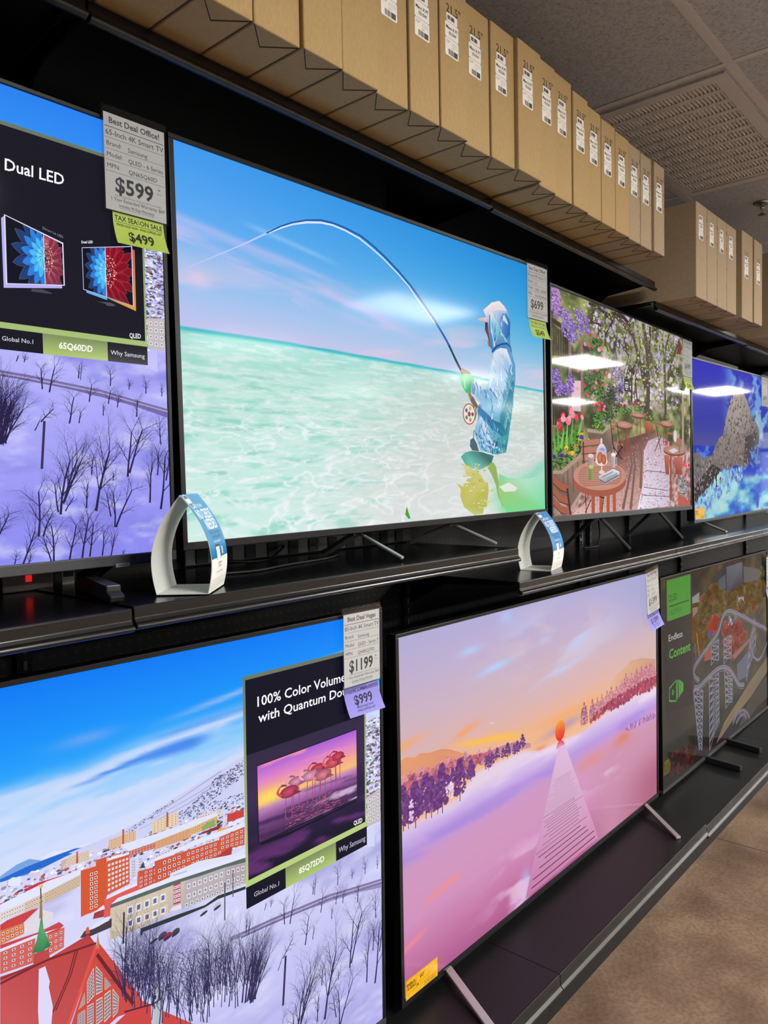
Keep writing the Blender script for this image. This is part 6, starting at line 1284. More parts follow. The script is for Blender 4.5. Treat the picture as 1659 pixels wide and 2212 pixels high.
# ---------------------------------------------------------------- ceiling lights, air grille, sprinkler
diff = bpy.data.materials.new('light_diffuser'); diff.use_nodes = True
b = diff.node_tree.nodes['Principled BSDF']
b.inputs['Base Color'].default_value = (0.8, 0.8, 0.8, 1)
b.inputs['Emission Color'].default_value = TROFFER_COLOR + (1,)
b.inputs['Emission Strength'].default_value = TROFFER_STRENGTH
white = principled('white_enamel', lin(205, 203, 198), 0.45, noise=.04)
LIGHTS = [(x, y) for y in (-2.95, -5.25, -7.55) for x in (0.15, 4.24, 8.30, 12.70)]
light0 = None
names = { 0.15: 'nearest the snow picture sets', 4.24: 'opposite the cliff picture set', 8.30: 'further along the aisle', 12.70: 'nearest the glazed shop front'}
for x, y in LIGHTS:
    if light0 is None:
        o = light0 = thing('ceiling_light', 'l', 'ceiling light', (x, y, CEIL), (0, 0, 0), 'troffers in the suspended ceiling')
        f = MB()
        f.box((-0.605, -0.305, -0.012), (0.605, -0.28, 0)); f.box((-0.605, 0.28, -0.012), (0.605, 0.305, 0))
        f.box((-0.605, -0.28, -0.012), (-0.58, 0.28, 0)); f.box((0.58, -0.28, -0.012), (0.605, 0.28, 0))
        f.build('frame', white, o)
        MB().box((-0.58, -0.28, -0.008), (0.58, 0.28, -0.001)).build('diffuser', diff, o)
    else:
        o = copy_tree(light0); o.location = (x, y, CEIL)
    o['label'] = 'flat white troffer light in the %s row, %s' % ('first' if y > -4 else 'second' if y > -6 else 'third', names[x])

v = thing('air_grille', 'square grey ceiling air grille with rows of curved louvres', 'air vent', (2.71, -0.105, CEIL))
f = MB()
hx, hy = 0.60, 0.285
for x0_, x1_, y0_, y1_ in ((-hx, hx, -hy, -hy + .05), (-hx, hx, hy - .05, hy), (-hx, -hx + .05, -hy + .05, hy - .05), (hx - .05, hx, -hy + .05, hy - .05)):
    f.box((x0_, y0_, -0.009), (x1_, y1_, -0.0005))
f.build('frame', principled('grille_paint', lin(200, 200, 202), 0.5, noise=.04), v)
MB().box((-hx + .051, -hy + .051, 0.036), (hx - .051, hy - .051, 0.040)).build('plenum', principled('dark_plenum', lin(26, 24, 22), 0.9, noise=.1), v)
lm = principled('louvre_paint', lin(200, 199, 198), 0.5, noise=.04)
NB = 11
px = (2 * hx - 0.102) / NB
for i in range(NB):
    g = MB(); xa = -hx + .051 + i * px
    g.box((xa + px * .72, -hy + .051, -0.005), (xa + px, hy - .051, 0.004))
    nblade = 30; py = (2 * hy - .102) / nblade
    for j in range(nblade):
        yb = -hy + .051 + j * py
        prof = [(yb + py * .10, 0.024), (yb + py * .20, 0.008), (yb + py * .42, -0.003), (yb + py * .62, -0.005), (yb + py * .62, -0.0035), (yb + py * .46, -0.001), (yb + py * .27, 0.010), (yb + py * .17, 0.024)]
        g.prism(prof, xa + px * .0, xa + px * .73)
    g.build('louvre_bank', lm, v)

sp = thing('sprinkler_head', 'chrome fire sprinkler head hanging from the ceiling above the far cartons', 'sprinkler', (3.70, -0.095, CEIL))
chrome = principled('chrome', lin(170, 168, 160), 0.22, 0.95, 0.5, noise=.03)
MB().lathe([(0.045, 0), (0.046, -0.004), (0.036, -0.012), (0.016, -0.016)], (0, 0, 0), 28).build('escutcheon', chrome, sp, smooth=True)
s_ = MB().lathe([(0.011, -0.014), (0.011, -0.03), (0.007, -0.034)], (0, 0, 0), 16)
for sx in (-1, 1): s_.tube([(0.006 * sx, 0, -0.03), (0.017 * sx, 0, -0.045), (0.004 * sx, 0, -0.064)], 0.0028, 8)
s_.build('body', chrome, sp)
MB().lathe([(0.004, -0.060), (0.022, -0.066), (0.022, -0.068), (0.003, -0.070)], (0, 0, 0), 20).build('deflector', chrome, sp)

# ---------------------------------------------------------------- shelving run
SX = [-1.44, -0.226, 1.000, 2.217, 3.430, 4.645, 5.86]
bay = ('leftmost bay, behind the small snow picture set', 'bay behind the angler picture set', 'bay behind the garden picture set', 'bay behind the cliff picture set', 'bay at the right edge of the picture', 'last bay, hidden beyond the right edge')
base = ('left part of the large snow town set', 'from the snow town set to the pier set', 'under the pier set', 'under the coaster set', 'at the right edge', 'beyond the right edge')
for i in range(6):
    xa, xb = SX[i], SX[i + 1]
    gnd = thing('gondola_section', 'black steel shelving frame: ' + bay[i], 'shelving unit', ((xa + xb) / 2, 0, 0), (0, 0, 0), 'joined sections of the shelving wall')
    hw = (xb - xa) / 2
    MB().box((-hw + .018, .262, .0), (hw - .018, .280, 2.20)).build('back_panel', M['pegboard'], gnd)
    u = MB()
    for sx in ((-1, 1) if i == 5 else (-1,)):
        g = MB().box((sx * hw - .016 * (sx < 0 or 1), .247, 0), (sx * hw + .016, .30, 2.48))
        for k in range(70): g.box((sx * hw - .004, .2435, .2 + k * .032), (sx * hw + .004, .2455, .218 + k * .032), 1)
        g.build('upright', [M['shelf'], M['bezel_grey']], gnd)
    if i == 3:
        for xx in (2.305, 2.728):
            g = MB().box((xx - (xa + xb) / 2 - .008, .2455, 1.0), (xx - (xa + xb) / 2 + .008, .2615, 2.1))
            for k in range(30): g.box((xx - (xa + xb) / 2 - .002, .2446, 1.02 + k * .032), (xx - (xa + xb) / 2 + .002, .2460, 1.038 + k * .032), 1)
            tag(g.build('slotted_standard', [M['bezel_grey'], M['plastic']], gnd), 'grey slotted standard')
    bs = thing('base_shelf', 'black base shelf on the floor: ' + base[i], 'shelf', ((xa + xb) / 2, 0, -.012 if i >= 3 else 0), (0, 0, 0), 'bottom row of base shelves')
    MB().prism([(.242, .155), (-.284, .155), (-.284, .150), (.242, .150)], -hw + .0012, hw - .0012).build('base_deck', M['deck_top'], bs)
    MB().prism([(-.284, .1545), (-.2865, .1545), (-.2885, .150), (-.2885, .128), (-.2905, .122), (-.298, .115), (-.298, .110), (-.292, .106), (-.284, .108)], -hw + .0015, hw - .0015).build('deck_lip', M['shelf'], bs, bevel=.0008)
    MB().box((-hw + .0005, -.252, .012 if i >= 3 else 0), (hw - .0005, -.238, .148)).build('kick_plate', M['plastic'], bs)

def shelf(xa, xb, z, label, group, depth=0.408, front=-0.165, tilt=0.0, top=M['shelf_top'], bright=True):
    s = thing('gondola_shelf', label, 'shelf', ((xa + xb) / 2, 0, z), (0, tilt, 0), group)
    hw = (xb - xa) / 2 - .002
    MB().prism([(front + depth, 0), (front, 0), (front, -.004), (front + depth, -.012)], -hw, hw).build('shelf_deck', top, s)
    f = front
    prof = [(f, 0), (f - .003, 0), (f - .0045, -.003), (f - .0045, -.020), (f - .008, -.026), (f - .013, -.029), (f - .0145, -.033), (f - .0125, -.037), (f - .006, -.0395), (f - .001, -.040), (f - .001, -.037), (f + .004, -.037), (f + .004, -.002)]
    MB().prism(prof, -hw, hw).build('price_channel', M['channel'], s, bevel=.0012)
    for sx in (-1, 1):
        MB().prism([(front + depth, -.012), (front + .02, -.006), (front + .02, -.012), (max(front + .05, .11), -.028), (front + depth, -.10)], sx * (hw - .012) - .003, sx * (hw - .012) + .003).build('bracket', M['shelf'], s)
    return s
gm, gt = 'middle row of display shelves', 'top row of storage shelves'
shelf(SX[0], SX[1], 1.358, 'black middle shelf under the small snow picture set', gm)
shelf(SX[1], SX[2], 1.361, 'black middle shelf under the angler picture set', gm)
shelf(SX[2], SX[3], 1.262, 'lowered black middle shelf under the garden picture set', gm)
shelf(SX[3], SX[4], 1.262, 'lowered black middle shelf under the cliff picture set', gm)
shelf(SX[4], SX[5], 1.262, 'lowered black middle shelf at the right edge', gm)
TS = dict(depth=0.326, front=-0.083, top=M['shelf'])
shelf(SX[0], SX[1], 2.384, 'black top shelf above the small snow picture set', gt, **TS)
shelf(SX[1], SX[2], 2.377, 'black top shelf above the angler picture set, carrying labelled cartons', gt, tilt=math.radians(.35), **TS)
shelf(SX[2], SX[3], 2.358, 'black top shelf above the garden picture set', gt, tilt=math.radians(1.0), **TS)
shelf(SX[3], SX[4], 2.270, 'lowered black top shelf above the cliff picture set', gt, **TS)
shelf(SX[4], SX[5], 2.265, 'lowered black top shelf at the right edge', gt, **TS)

shelf(SX[5], SX[6], 1.262, 'lowered black middle shelf beyond the right edge', gm)
shelf(SX[5], SX[6], 2.265, 'lowered black top shelf beyond the right edge', gt, **TS)

# ---------------------------------------------------------------- televisions
def rotm(r): return Euler(r, 'XYZ').to_matrix()
def set_tv(label, bl, rot, W, H, art, mat, bez, legs, bottom_mat=None, depth=.055, leg_mat=None, floor_z=1.36):
    R = rotm(rot); gap = bl[2] - floor_z
    root = thing('television', label, 'television', Vector(bl) + R @ Vector((W / 2, 0, -gap)), rot, 'wall of televisions on display')
    off = Vector((-W / 2, 0, gap))
    inv = R.transposed()
    tl = lambda p: inv @ (Vector(p) - Vector(bl))          # world point to screen coordinates
    def put(o): o.location = off; return o
    l, r, t, bt = bez
    f = MB()
    f.box((-l, -.0045, -.0005), (0, .024, H)); f.box((W, -.0045, -.0005), (W + r, .024, H))
    f.box((-l, -.0045, H), (W + r, .024, H + t))
    if not bottom_mat: f.box((-l, -.0045, -bt), (W + r, .024, 0))
    put(f.build('bezel', M['bezel'], root, bevel=.0012))
    if bottom_mat: put(MB().box((-l, -.0055, -bt), (W + r, .024, -.0002)).build('bottom_bezel', bottom_mat, root, bevel=.0015))
    art.slab(W, H, .004, (3, 3, 4))
    put(art.build('screen', mat, root))
    put(MB().box((-l + .006, .022, -bt + .01), (W + r - .006, .036, H + t - .006)).box((W * .12, .036, -.0), (W * .88, depth, H * .62)).build('back_housing', M['plastic'], root, bevel=.006))
    for pts, w_, h_ in legs:
        g = MB(); q = [tl(p) for p in pts]
        for a_, b_ in zip(q[:-1], q[1:]): g.bar(a_, b_, w_, h_)
        put(g.build('leg', leg_mat or M['leg_dark'], root, bevel=.0025))
    return root, put, tl

FISH = 'television showing an angler wading in turquoise water with a bent rod'
r_s65, put, _ = set_tv('television at upper left showing birch trees in snow and a Dual LED panel', (-1.460, .018, 1.432), (math.radians(.083), math.radians(.005), math.radians(-.38)), 1.4285, .8035,
    draw_snow_town(1.4285, .8035, 'small'), M['screen_matte'], (.007, .008, .008, .020), [([(-.150, .045, 1.42), (-.172, .10, 1.379), (-.218, -.095, 1.377)], .026, .028), ([(-.218, -.092, 1.376), (-.221, -.112, 1.368)], .026, .012), ([(-1.25, .045, 1.42), (-1.23, .10, 1.376), (-1.20, -.105, 1.370)], .026, .022)], M['bezel_grey'], floor_z=1.358)
bd = Art(); bd.rect(0, 0, .030, .0072, (96, 98, 102)); bd.textc('SAMSUNG', .015, .0022, .0030, (24, 24, 26), .02); bd.slab(.030, .0072, .003, (70, 72, 76))
o = bd.build('brand_badge', M['glossprint'], r_s65); o.location = Vector((-1.4285 / 2 + 1.302, -.0092, 1.432 - 1.358 - .0225))

r_lg, _, _ = set_tv('television in the upper row showing an angler in turquoise water with a bent rod', (.003, .005, 1.444), (math.radians(-.1), math.radians(-.366), math.radians(-.757)), 1.4285, .8035,
    draw_angler(1.4285, .8035), M['screen_matte'], (.012, .011, .010, .016), [([(.545, .035, 1.428), (.536, -.122, 1.371)], .010, .008), ([(.955, .030, 1.428), (.992, -.100, 1.371)], .010, .008), ([(.545, .035, 1.428), (.56, .17, 1.369)], .03, .012), ([(.955, .03, 1.428), (.93, .17, 1.369)], .03, .012)], leg_mat=M['leg_silver'], floor_z=1.363)

r_gd, _, _ = set_tv('television in the upper row showing a garden cafe with wisteria and tulips', (1.511, .003, 1.423), (math.radians(-.357), math.radians(.643), math.radians(.903)), 1.4285, .8035,
    draw_garden(1.4285, .8035), M['screen_gloss'], (.010, .010, .010, .021), [([(1.95, .045, 1.41), (2.02, -.06, 1.268)], .022, .012), ([(1.95, .045, 1.41), (1.93, .19, 1.268)], .022, .012), ([(2.55, .045, 1.41), (2.62, -.05, 1.268)], .022, .012), ([(2.55, .045, 1.41), (2.53, .19, 1.268)], .022, .012)], M['bezel_grey'], floor_z=1.262)

r_cl, put_cl, _ = set_tv('television at upper right showing a pale sea cliff on deep blue', (2.991, .026, 1.328), (math.radians(-.898), math.radians(-.425), math.radians(-.301)), 1.4285, .8035,
    draw_cliff(1.4285, .8035), M['screen_gloss'], (.010, .010, .010, .014), [([(3.195, .075, 1.318), (3.10, -.095, 1.269)], .012, .010), ([(4.25, .03, 1.318), (4.30, -.14, 1.269)], .012, .010)], M['bezel_grey'], leg_mat=M['leg_silver'], floor_z=1.262)

r_s85, _, _ = set_tv('television at lower left showing a snowy town with a red church', (-1.353, -.036, .195), (math.radians(.363), math.radians(.428), math.radians(-.161)), 1.872, 1.053,
    draw_snow_town(1.872, 1.053, 'large'), M['screen_matte'], (.009, .009, .010, .016), [([(-.95, -.01, .185), (-1.0, -.26, .162)], .024, .012), ([(.15, -.01, .185), (.20, -.26, .162)], .024, .012)], M['bezel_grey'], floor_z=.155)

r_pk, put_pk, _ = set_tv('television in the lower row showing a wooden pier and sunrise over pink mist', (.588, -.056, .198), (math.radians(-.063), math.radians(.072), math.radians(-.005)), 1.7046, .9588,
    draw_pier(1.7046, .9588), M['screen_matte'], (.013, .011, .010, .017), [([(.792, -.030, .190), (.688, -.262, .162)], .024, .011), ([(2.19, -.030, .190), (2.012, -.252, .162)], .020, .011)], leg_mat=M['leg_silver'], floor_z=.155)

r_rc, _, _ = set_tv('dim television in the lower row at the right edge, showing a roller coaster', (2.383, -.047, .175), (math.radians(-.746), math.radians(.479), math.radians(.06)), 1.65, .928,
    draw_coaster(1.65, .928), M['screen_dim'], (.006, .010, .008, .014), [([(2.935, -.03, .160), (2.905, -.222, .158)], .026, .026), ([(3.265, -.03, .160), (3.215, -.226, .158)], .026, .026)], M['bezel_grey'], floor_z=.145)

# yellow energy labels stuck to two screens
def energy_label(w, h, price, name='energy_label'):
    a = Art()
    a.poly([(0, 0), (w, 0), (w, h), (0, h)], [(200, 152, 14)] * 4)
    ink = (70, 40, 10)
    a.line([(.002, h - .002), (w - .002, h - .002), (w - .002, h * .30), (.002, h * .26), (.002, h - .002)], .0009, ink)
    for x in (.32, .70): a.line([(w * x, h * .29), (w * x, h - .002)], .0009, ink)
    a.textc('ENERGY', w * .165, h * .64, h * .15, (40, 26, 14), .04, w * .27); a.textc('GUIDE', w * .15, h * .44, h * .15, (40, 26, 14), .04, w * .22)
    a.line([(w * .285, h * .66), (w * .285, h * .48)], .002, ink); a.poly([(w * .265, h * .5), (w * .305, h * .5), (w * .285, h * .42)], ink)
    a.textc(price, w * .50, h * .62, h * .16, (40, 26, 14), .03)
    for y in (.84, .80): a.line([(w * .36, h * y), (w * .66, h * y)], .0006, ink)
    a.line([(w * .36, h * .5), (w * .68, h * .5)], .0006, ink); a.line([(w * .36, h * .42), (w * .68, h * .42)], .0006, ink)
    a.rect(w * .335, h * .34, w * .39, h * .44, (90, 66, 20))
    for k in range(9): a.line([(w * .725, h * (.90 - k * .055)), (w * (.95 if k < 4 else .86), h * (.90 - k * .055))], .0006, (150, 110, 30))
    rs = np.random.RandomState(2)
    for k in range(24): a.line([(w * (.56 + k * .017), h * .06), (w * (.56 + k * .017), h * .24)], .0004 + .0008 * rs.rand(), (110, 80, 30))
    a.slab(w, h, .0003, (200, 152, 14))
    return a
o = energy_label(.137, .052, '$47').build('energy_label', M['glossprint'], r_pk); o.location = Vector((-1.7046 / 2 + .002, -.0055, .198 - .155 - .001)); tag(o, 'yellow energy label')
o = energy_label(.133, .056, '').build('energy_label', M['glossprint'], r_cl); o.location = Vector((-1.4285 / 2 + .001, -.0055, 1.328 - 1.262 + .005)); tag(o, 'yellow energy label')

# ---------------------------------------------------------------- price signs in acrylic sleeves
INK = (34, 34, 38)
def price_sign(parent_tv, off, x, z, head, rows, price, sale, label, w=.127, h=.175, dy=-.013, paper=(180, 180, 177), roll=0.0, tag_tilt=0.0):
    """sleeve, card and sale tag hung in front of a screen; x, z = lower left of the card on the screen"""
    bl, rot = off
    R = rotm(rot)
    root = thing('price_sign', label, 'price sign', Vector(bl) + R @ Vector((x, dy, z)), (rot[0], rot[1] + roll, rot[2]), 'price signs on the televisions')
    a = Art()
    a.rect(0, 0, w, h, paper)
    a.textc(head, w * .5, h * .90, h * .062, (62, 62, 64), .022, w * .93)
    for k, f in enumerate((.86, .745, .63, .515, .40)):
        a.line([(.002, h * f), (w - .002, h * f)], .0011 if k == 0 else .0006, INK)
    a.textc(rows[0], w * .03, h * .775, h * .055, INK, 0, w * .95, 'l')
    for k, (n, t) in enumerate(zip(('Brand:', 'Model:', 'MPN:'), rows[1:])):
        y = h * (.665 - .115 * k)
        a.textc(n, w * .04, y, h * .046, INK, 0, w * .26, 'l')
        a.textc(t, w * .38, y - h * .012, h * .046, INK, 0, w * .58, 'l')
    a.textc(price, w * .47, h * .20, h * .16, (40, 40, 44), .024, w * .66)
    a.textc('99', w * .885, h * .335, h * .02, INK, .03); a.textc('Plus Tax', w * .89, h * .295, h * .012, INK, .01)
    a.textc('This is a refurbished item, ask an associate for more details', w * .53, h * .155, h * .016, INK, 0, w * .86)
    a.textc('1 Year Extended Warranty: $69', w * .53, h * .105, h * .036, INK, 0, w * .88)
    a.textc('Includes 90 Day Warranty', w * .5, h * .05, h * .03, INK, .004, w * .58)
    a.line([(w * .22, h * .037), (w * .78, h * .037)], .0005, INK)
    a.slab(w, h, .0004, paper)
    a.build('card', M['print'], root)
    s = MB().box((-.004, -.0022, -.003), (w + .004, -.0010, h + .012)).box((-.004, .0012, -.003), (w + .004, .0022, h + .016))
    s.box((-.004, -.0010, -.003), (w + .004, .0012, -.0018))
    s.build('sleeve', M['acrylic'], root)
    if sale:
        kind, sp_, col = sale
        a = Art(); tw, th = .107, .052
        if kind == 'tax':
            a.grid(tw, th + .016, 2, 20, lambda u, v: np.ones(u.shape + (3,)) * col, 0, -.004)
            a.textc('TAX SEASON SALE', tw * .5, th * .80, th * .17, (22, 30, 22), .025, tw * .94)
            a.line([(tw * .03, th * .74), (tw * .97, th * .74)], .0009, (22, 30, 22))
            a.textc('PRICES VALID NOW - WHILE SUPPLIES LAST', tw * .5, th * .60, th * .085, (22, 30, 22), .03, tw * .88)
            a.textc(sp_, tw * .5, th * .10, th * .36, (22, 30, 22), .024, tw * .6)
        else:
            tw, th = .122, .066
            a.grid(tw, th + .012, 2, 20, lambda u, v: np.ones(u.shape + (3,)) * col, 0, -.002)
            a.rect(0, th * .81, tw, th, tuple(c * .72 for c in col))
            a.textc('SUPER SUMMER SALE', tw * .5, th * .83, th * .13, (30, 26, 60), .025, tw * .74)
            for fx in (.05, .95): a.ell(tw * fx, th * .89, th * .06, th * .05, tuple(c * .5 for c in col), 8)
            a.textc(sp_, tw * .5, th * .36, th * .34, (30, 26, 50), .024, tw * .6)
            a.textc('PRICES VALID NOW', tw * .5, th * .22, th * .07, (40, 36, 70), .03)
            a.textc('WHILE SUPPLIES LAST', tw * .5, th * .10, th * .07, (40, 36, 70), .03)
        def warp(V):
            t = np.clip((th - V[:, 2]) / th, 0, 2)
            V = V.copy(); V[:, 1] -= .012 * t ** 2 - .002 + .004 * t * (V[:, 0] / tw - .5)
            V[:, 0] += tag_tilt * t; return V
        o = a.build('sale_tag', M['print'], root, warp)
        o.location = (w - tw - .006, .0007, -th - .005)
        tag(o, ('lime green' if kind == 'tax' else 'lavender') + ' sale tag')
    return root

LIME, LAV = (150, 172, 70), (116, 112, 186)
P_S65 = ((-1.460, .018, 1.432), (math.radians(.083), math.radians(.005), math.radians(-.38)))
P_LG = ((.003, .005, 1.444), (math.radians(-.1), math.radians(-.366), math.radians(-.757)))
P_GD = ((1.511, .003, 1.423), (math.radians(-.357), math.radians(.643), math.radians(.903)))
P_CL = ((2.991, .026, 1.328), (math.radians(-.898), math.radians(-.425), math.radians(-.301)))
P_S85 = ((-1.353, -.036, .195), (math.radians(.363), math.radians(.428), math.radians(-.161)))
P_PK = ((.588, -.056, .198), (math.radians(-.063), math.radians(.072), math.radians(-.005)))
P_RC = ((2.383, -.047, .175), (math.radians(-.746), math.radians(.479), math.radians(.06)))
price_sign(r_s65, P_S65, 1.304, .640, 'Best Deal Office!', ('65-Inch 4K Smart TV', 'Samsung', 'QLED - 6 Series', 'QN65Q60D'), '$599', ('tax', '$499', LIME), 'price sign reading $599 with a lime $499 tag, at upper left', tag_tilt=.002)
price_sign(r_lg, P_LG, 1.313, .630, 'Best Deal Office!', ('65-Inch 4K Smart TV', 'LG', 'QNED - QNED80', '65QNED80AUA'), '$699', ('tax', '$549', LIME), 'price sign reading $699 with a lime $549 tag, beside the angler', tag_tilt=.004)
price_sign(r_gd, P_GD, 1.293, .622, 'Best Deal Office!', ('65-Inch 4K Smart TV', 'TCL', 'QLED', '65Q'), '$499', ('tax', '$349', LIME), 'price sign reading $499 with a lime $349 tag, on the garden picture', tag_tilt=.008)
price_sign(r_cl, P_CL, 1.147, .628, 'Best Deal Office!', ('65-Inch 4K Smart TV', '', '', ''), '$499', None, 'price sign at the right edge on the cliff picture, cut by the frame')
price_sign(r_s85, P_S85, 1.732, .888, 'Best Deal Vegas', ('85-Inch 4K Smart TV', 'Samsung', 'QLED - Series 7', 'QN85Q7FD'), '$1199', ('summer', '$999', LAV), 'price sign reading $1199 with a lavender $999 tag, at lower left', tag_tilt=.012)
price_sign(r_pk, P_PK, 1.585, .787, 'Best Deal Vegas', ('77-Inch 4K Smart TV', 'LG', 'OLED', 'OLED77'), '$1399', ('summer', '$1099', LAV), 'price sign reading $1399 with a lavender $1099 tag, on the pink picture', roll=math.radians(-6), tag_tilt=.020)
price_sign(r_rc, P_RC, 1.602, .722, 'Best Deal Vegas', ('75-Inch 4K Smart TV', 'Samsung', 'QLED', 'QN75Q7FD'), '$1199', ('summer', '$999', LAV), 'price sign with a lavender tag at the right edge, on the coaster picture')

# ---------------------------------------------------------------- lease tent cards
def tent(center, ang, z, label, width=.133, height=.180, base=.047):
    root = thing('tent_card', label, 'tent card', (center[0], center[1], z), (0, 0, ang), 'lease tent cards on the middle shelves')
    T = np.array([0, .12, .24, .36, .48, .60, .70, .80, .89, .95, 1.0])
    Wd = np.array([1.0, 1.11, 1.17, 1.18, 1.11, .97, .80, .58, .33, .155, 0.0]) * base
    tt = np.linspace(0, 1, 41); ww = np.interp(tt, T, Wd)
    for _ in range(4): ww[1:-1] = (ww[:-2] + 2 * ww[1:-1] + ww[2:]) / 4
    right = np.stack([ww, tt * height], -1)                      # local y = -offset (towards the aisle)
    th = .0011
    card = MB()
    prof = [(-a, c) for a, c in right] + [(a, c) for a, c in right[::-1][1:]]      # (y,z) loop, print side first (y negative)
    inner = [(y * (1 - th / base * .9), min(zz, height - .0022)) for y, zz in prof]
    n = len(prof)
    for side in range(n - 1):
        a, b_, c, d = prof[side], prof[side + 1], inner[side + 1], inner[side]
        vs = [(xx, p[0], p[1]) for xx in (0, width) for p in (a, b_, c, d)]
        card.add(vs, [(0, 1, 5, 4), (3, 7, 6, 2), (0, 3, 2, 1), (4, 5, 6, 7)])
    card.box((0, -base, 0), (width, base, .0011))
    card_o = card.build('card', principled('white_card_' + label[:5], lin(196, 198, 194), .6, 0, .3, noise=.02), root)
    # printed face, laid flat (x, s) and wrapped onto the aisle side
    seg = np.linalg.norm(np.diff(right, axis=0), axis=1); S = np.concatenate([[0], np.cumsum(seg)]); L = S[-1]
    a = Art(); w = width
    blue, navy, wh = (14, 118, 178), (16, 32, 56), (232, 234, 236)
    ng = 44
    for i in range(ng):
        s0, s1 = L * i / ng, L * (i + 1) / ng
        a.rect(.0005, s0, w - .0005, s1, blue if i / ng >= .30 else (232, 233, 228), False)
    a.layer += 1
    cy = L * .93
    a.ell(w * .19, cy - .002, w * .135, .0165, wh, 26); a.ell(w * .19, cy - .002, w * .122, .0148, (52, 52, 60), 26)
    for k, c in enumerate(((236, 226, 226), (220, 240, 214), (236, 236, 238))): a.rect(w * (.095 + .07 * k), cy - .007, w * (.150 + .07 * k), cy + .004, c)
    a.textc('LEASE-TO-OWN', w * .44, L * .838, .0085, wh, 0, w * .50)
    a.textc('NO CREDIT', w * .52, L * .715, .0205, wh, .014, w * .82); a.textc('NEEDED', w * .56, L * .60, .0205, wh, .014, w * .62)
    a.textc('Flexible, convenient', w * .54, L * .545, .0095, navy, 0, w * .66); a.textc('purchase options', w * .56, L * .50, .0095, navy, 0, w * .58)
    a.textc('Text or Scan to apply now!', w * .5, L * .465, .0038, wh, .01, w * .42)
    a.rect(w * .31, L * .30, w * .56, L * .445, (34, 34, 44)); a.rect(w * .335, L * .30, w * .535, L * .42, (238, 240, 244))
    a.textc('Text APPLY', w * .435, L * .378, .0048, (30, 110, 180), .01, w * .18); a.textc('to 57597', w * .435, L * .345, .0048, (30, 110, 180), .01, w * .15)
    a.ell(w * .70, L * .375, w * .065, .0105, (40, 44, 70), 20); a.ell(w * .70, L * .375, w * .052, .0085, (206, 200, 206), 20)
    a.textc('Progressive', w * .52, L * .255, .0050, (60, 80, 110), 0, w * .22); a.textc('Leasing', w * .50, L * .225, .0050, (60, 80, 110), 0, w * .14)
    a.line([(w * .385, L * .21), (w * .385, L * .27), (w * .41, L * .275), (w * .40, L * .24)], .0009, (90, 150, 190))
    a.textc('Learn more at progleasing.com', w * .5, L * .175, .0030, (70, 74, 80), .005, w * .44)
    for k in range(5): a.line([(w * .05, L * (.115 - .022 * k)), (w * (.95 if k < 4 else .6), L * (.115 - .022 * k))], .0009, (150, 152, 150))
    def warp(V):
        s = np.clip(V[:, 2], 0, L); y = np.interp(s, S, right[:, 0]); zz = np.interp(s, S, right[:, 1])
        i = np.clip(np.searchsorted(S, s) - 1, 0, len(seg) - 1)
        t = (right[i + 1] - right[i]) / seg[i][:, None]
        d = .0004 - V[:, 1]
        return np.stack([V[:, 0], -(y + t[:, 1] * d), zz - t[:, 0] * d], -1)
    o = a.build('printed_face', M['glossprint'], card_o, warp, .004)
    tag(o, 'blue printed face')
    return root
tent((-.106, -.135), math.radians(41), 1.3635, 'large white and blue lease tent card in front of the left pair of sets')
tent((1.265, -.070), math.radians(14), 1.2625, 'white and blue lease tent card on the lowered shelf beside the garden set', base=.050, height=.185)

# ---------------------------------------------------------------- cartons on the top shelves
def cardboard(name, c, d=0.06):
    mt = principled(name, lin(*c), 0.75, 0, 0.25)
    nt = mt.node_tree; b = nt.nodes['Principled BSDF']
    tc = nt.nodes.new('ShaderNodeTexCoord'); mp = nt.nodes.new('ShaderNodeMapping'); mp.inputs['Scale'].default_value = (260, 60, 90)
    nz = nt.nodes.new('ShaderNodeTexNoise'); nz.inputs['Scale'].default_value = 1.0; nz.inputs['Detail'].default_value = 3
    n2 = nt.nodes.new('ShaderNodeTexNoise'); n2.inputs['Scale'].default_value = 5.0
    cr = nt.nodes.new('ShaderNodeValToRGB'); v = s2l(c)
    cr.color_ramp.elements[0].position = .3; cr.color_ramp.elements[0].color = tuple(float(x) * (1 - 2.2 * d) for x in v) + (1,)
    cr.color_ramp.elements[1].position = .7; cr.color_ramp.elements[1].color = tuple(float(x) * (1 + d) for x in v) + (1,)
    ad = nt.nodes.new('ShaderNodeMix'); ad.inputs[0].default_value = .35
    nt.links.new(tc.outputs['Object'], mp.inputs[0]); nt.links.new(mp.outputs[0], nz.inputs['Vector']); nt.links.new(tc.outputs['Object'], n2.inputs['Vector'])
    nt.links.new(nz.outputs['Fac'], ad.inputs[2]); nt.links.new(n2.outputs['Fac'], ad.inputs[3])
    nt.links.new(ad.outputs[0], cr.inputs[0]); nt.links.new(cr.outputs[0], b.inputs['Base Color'])
    return mt
M['card_a'] = cardboard('kraft_cardboard', (168, 142, 98))
M['card_b'] = cardboard('pale_cardboard', (158, 139, 112))
M['slit'] = principled('flap_slit', lin(48, 38, 28), 0.9, noise=.2)
M['staple'] = principled('steel_staple', lin(150, 140, 120), 0.35, .8, noise=.1)

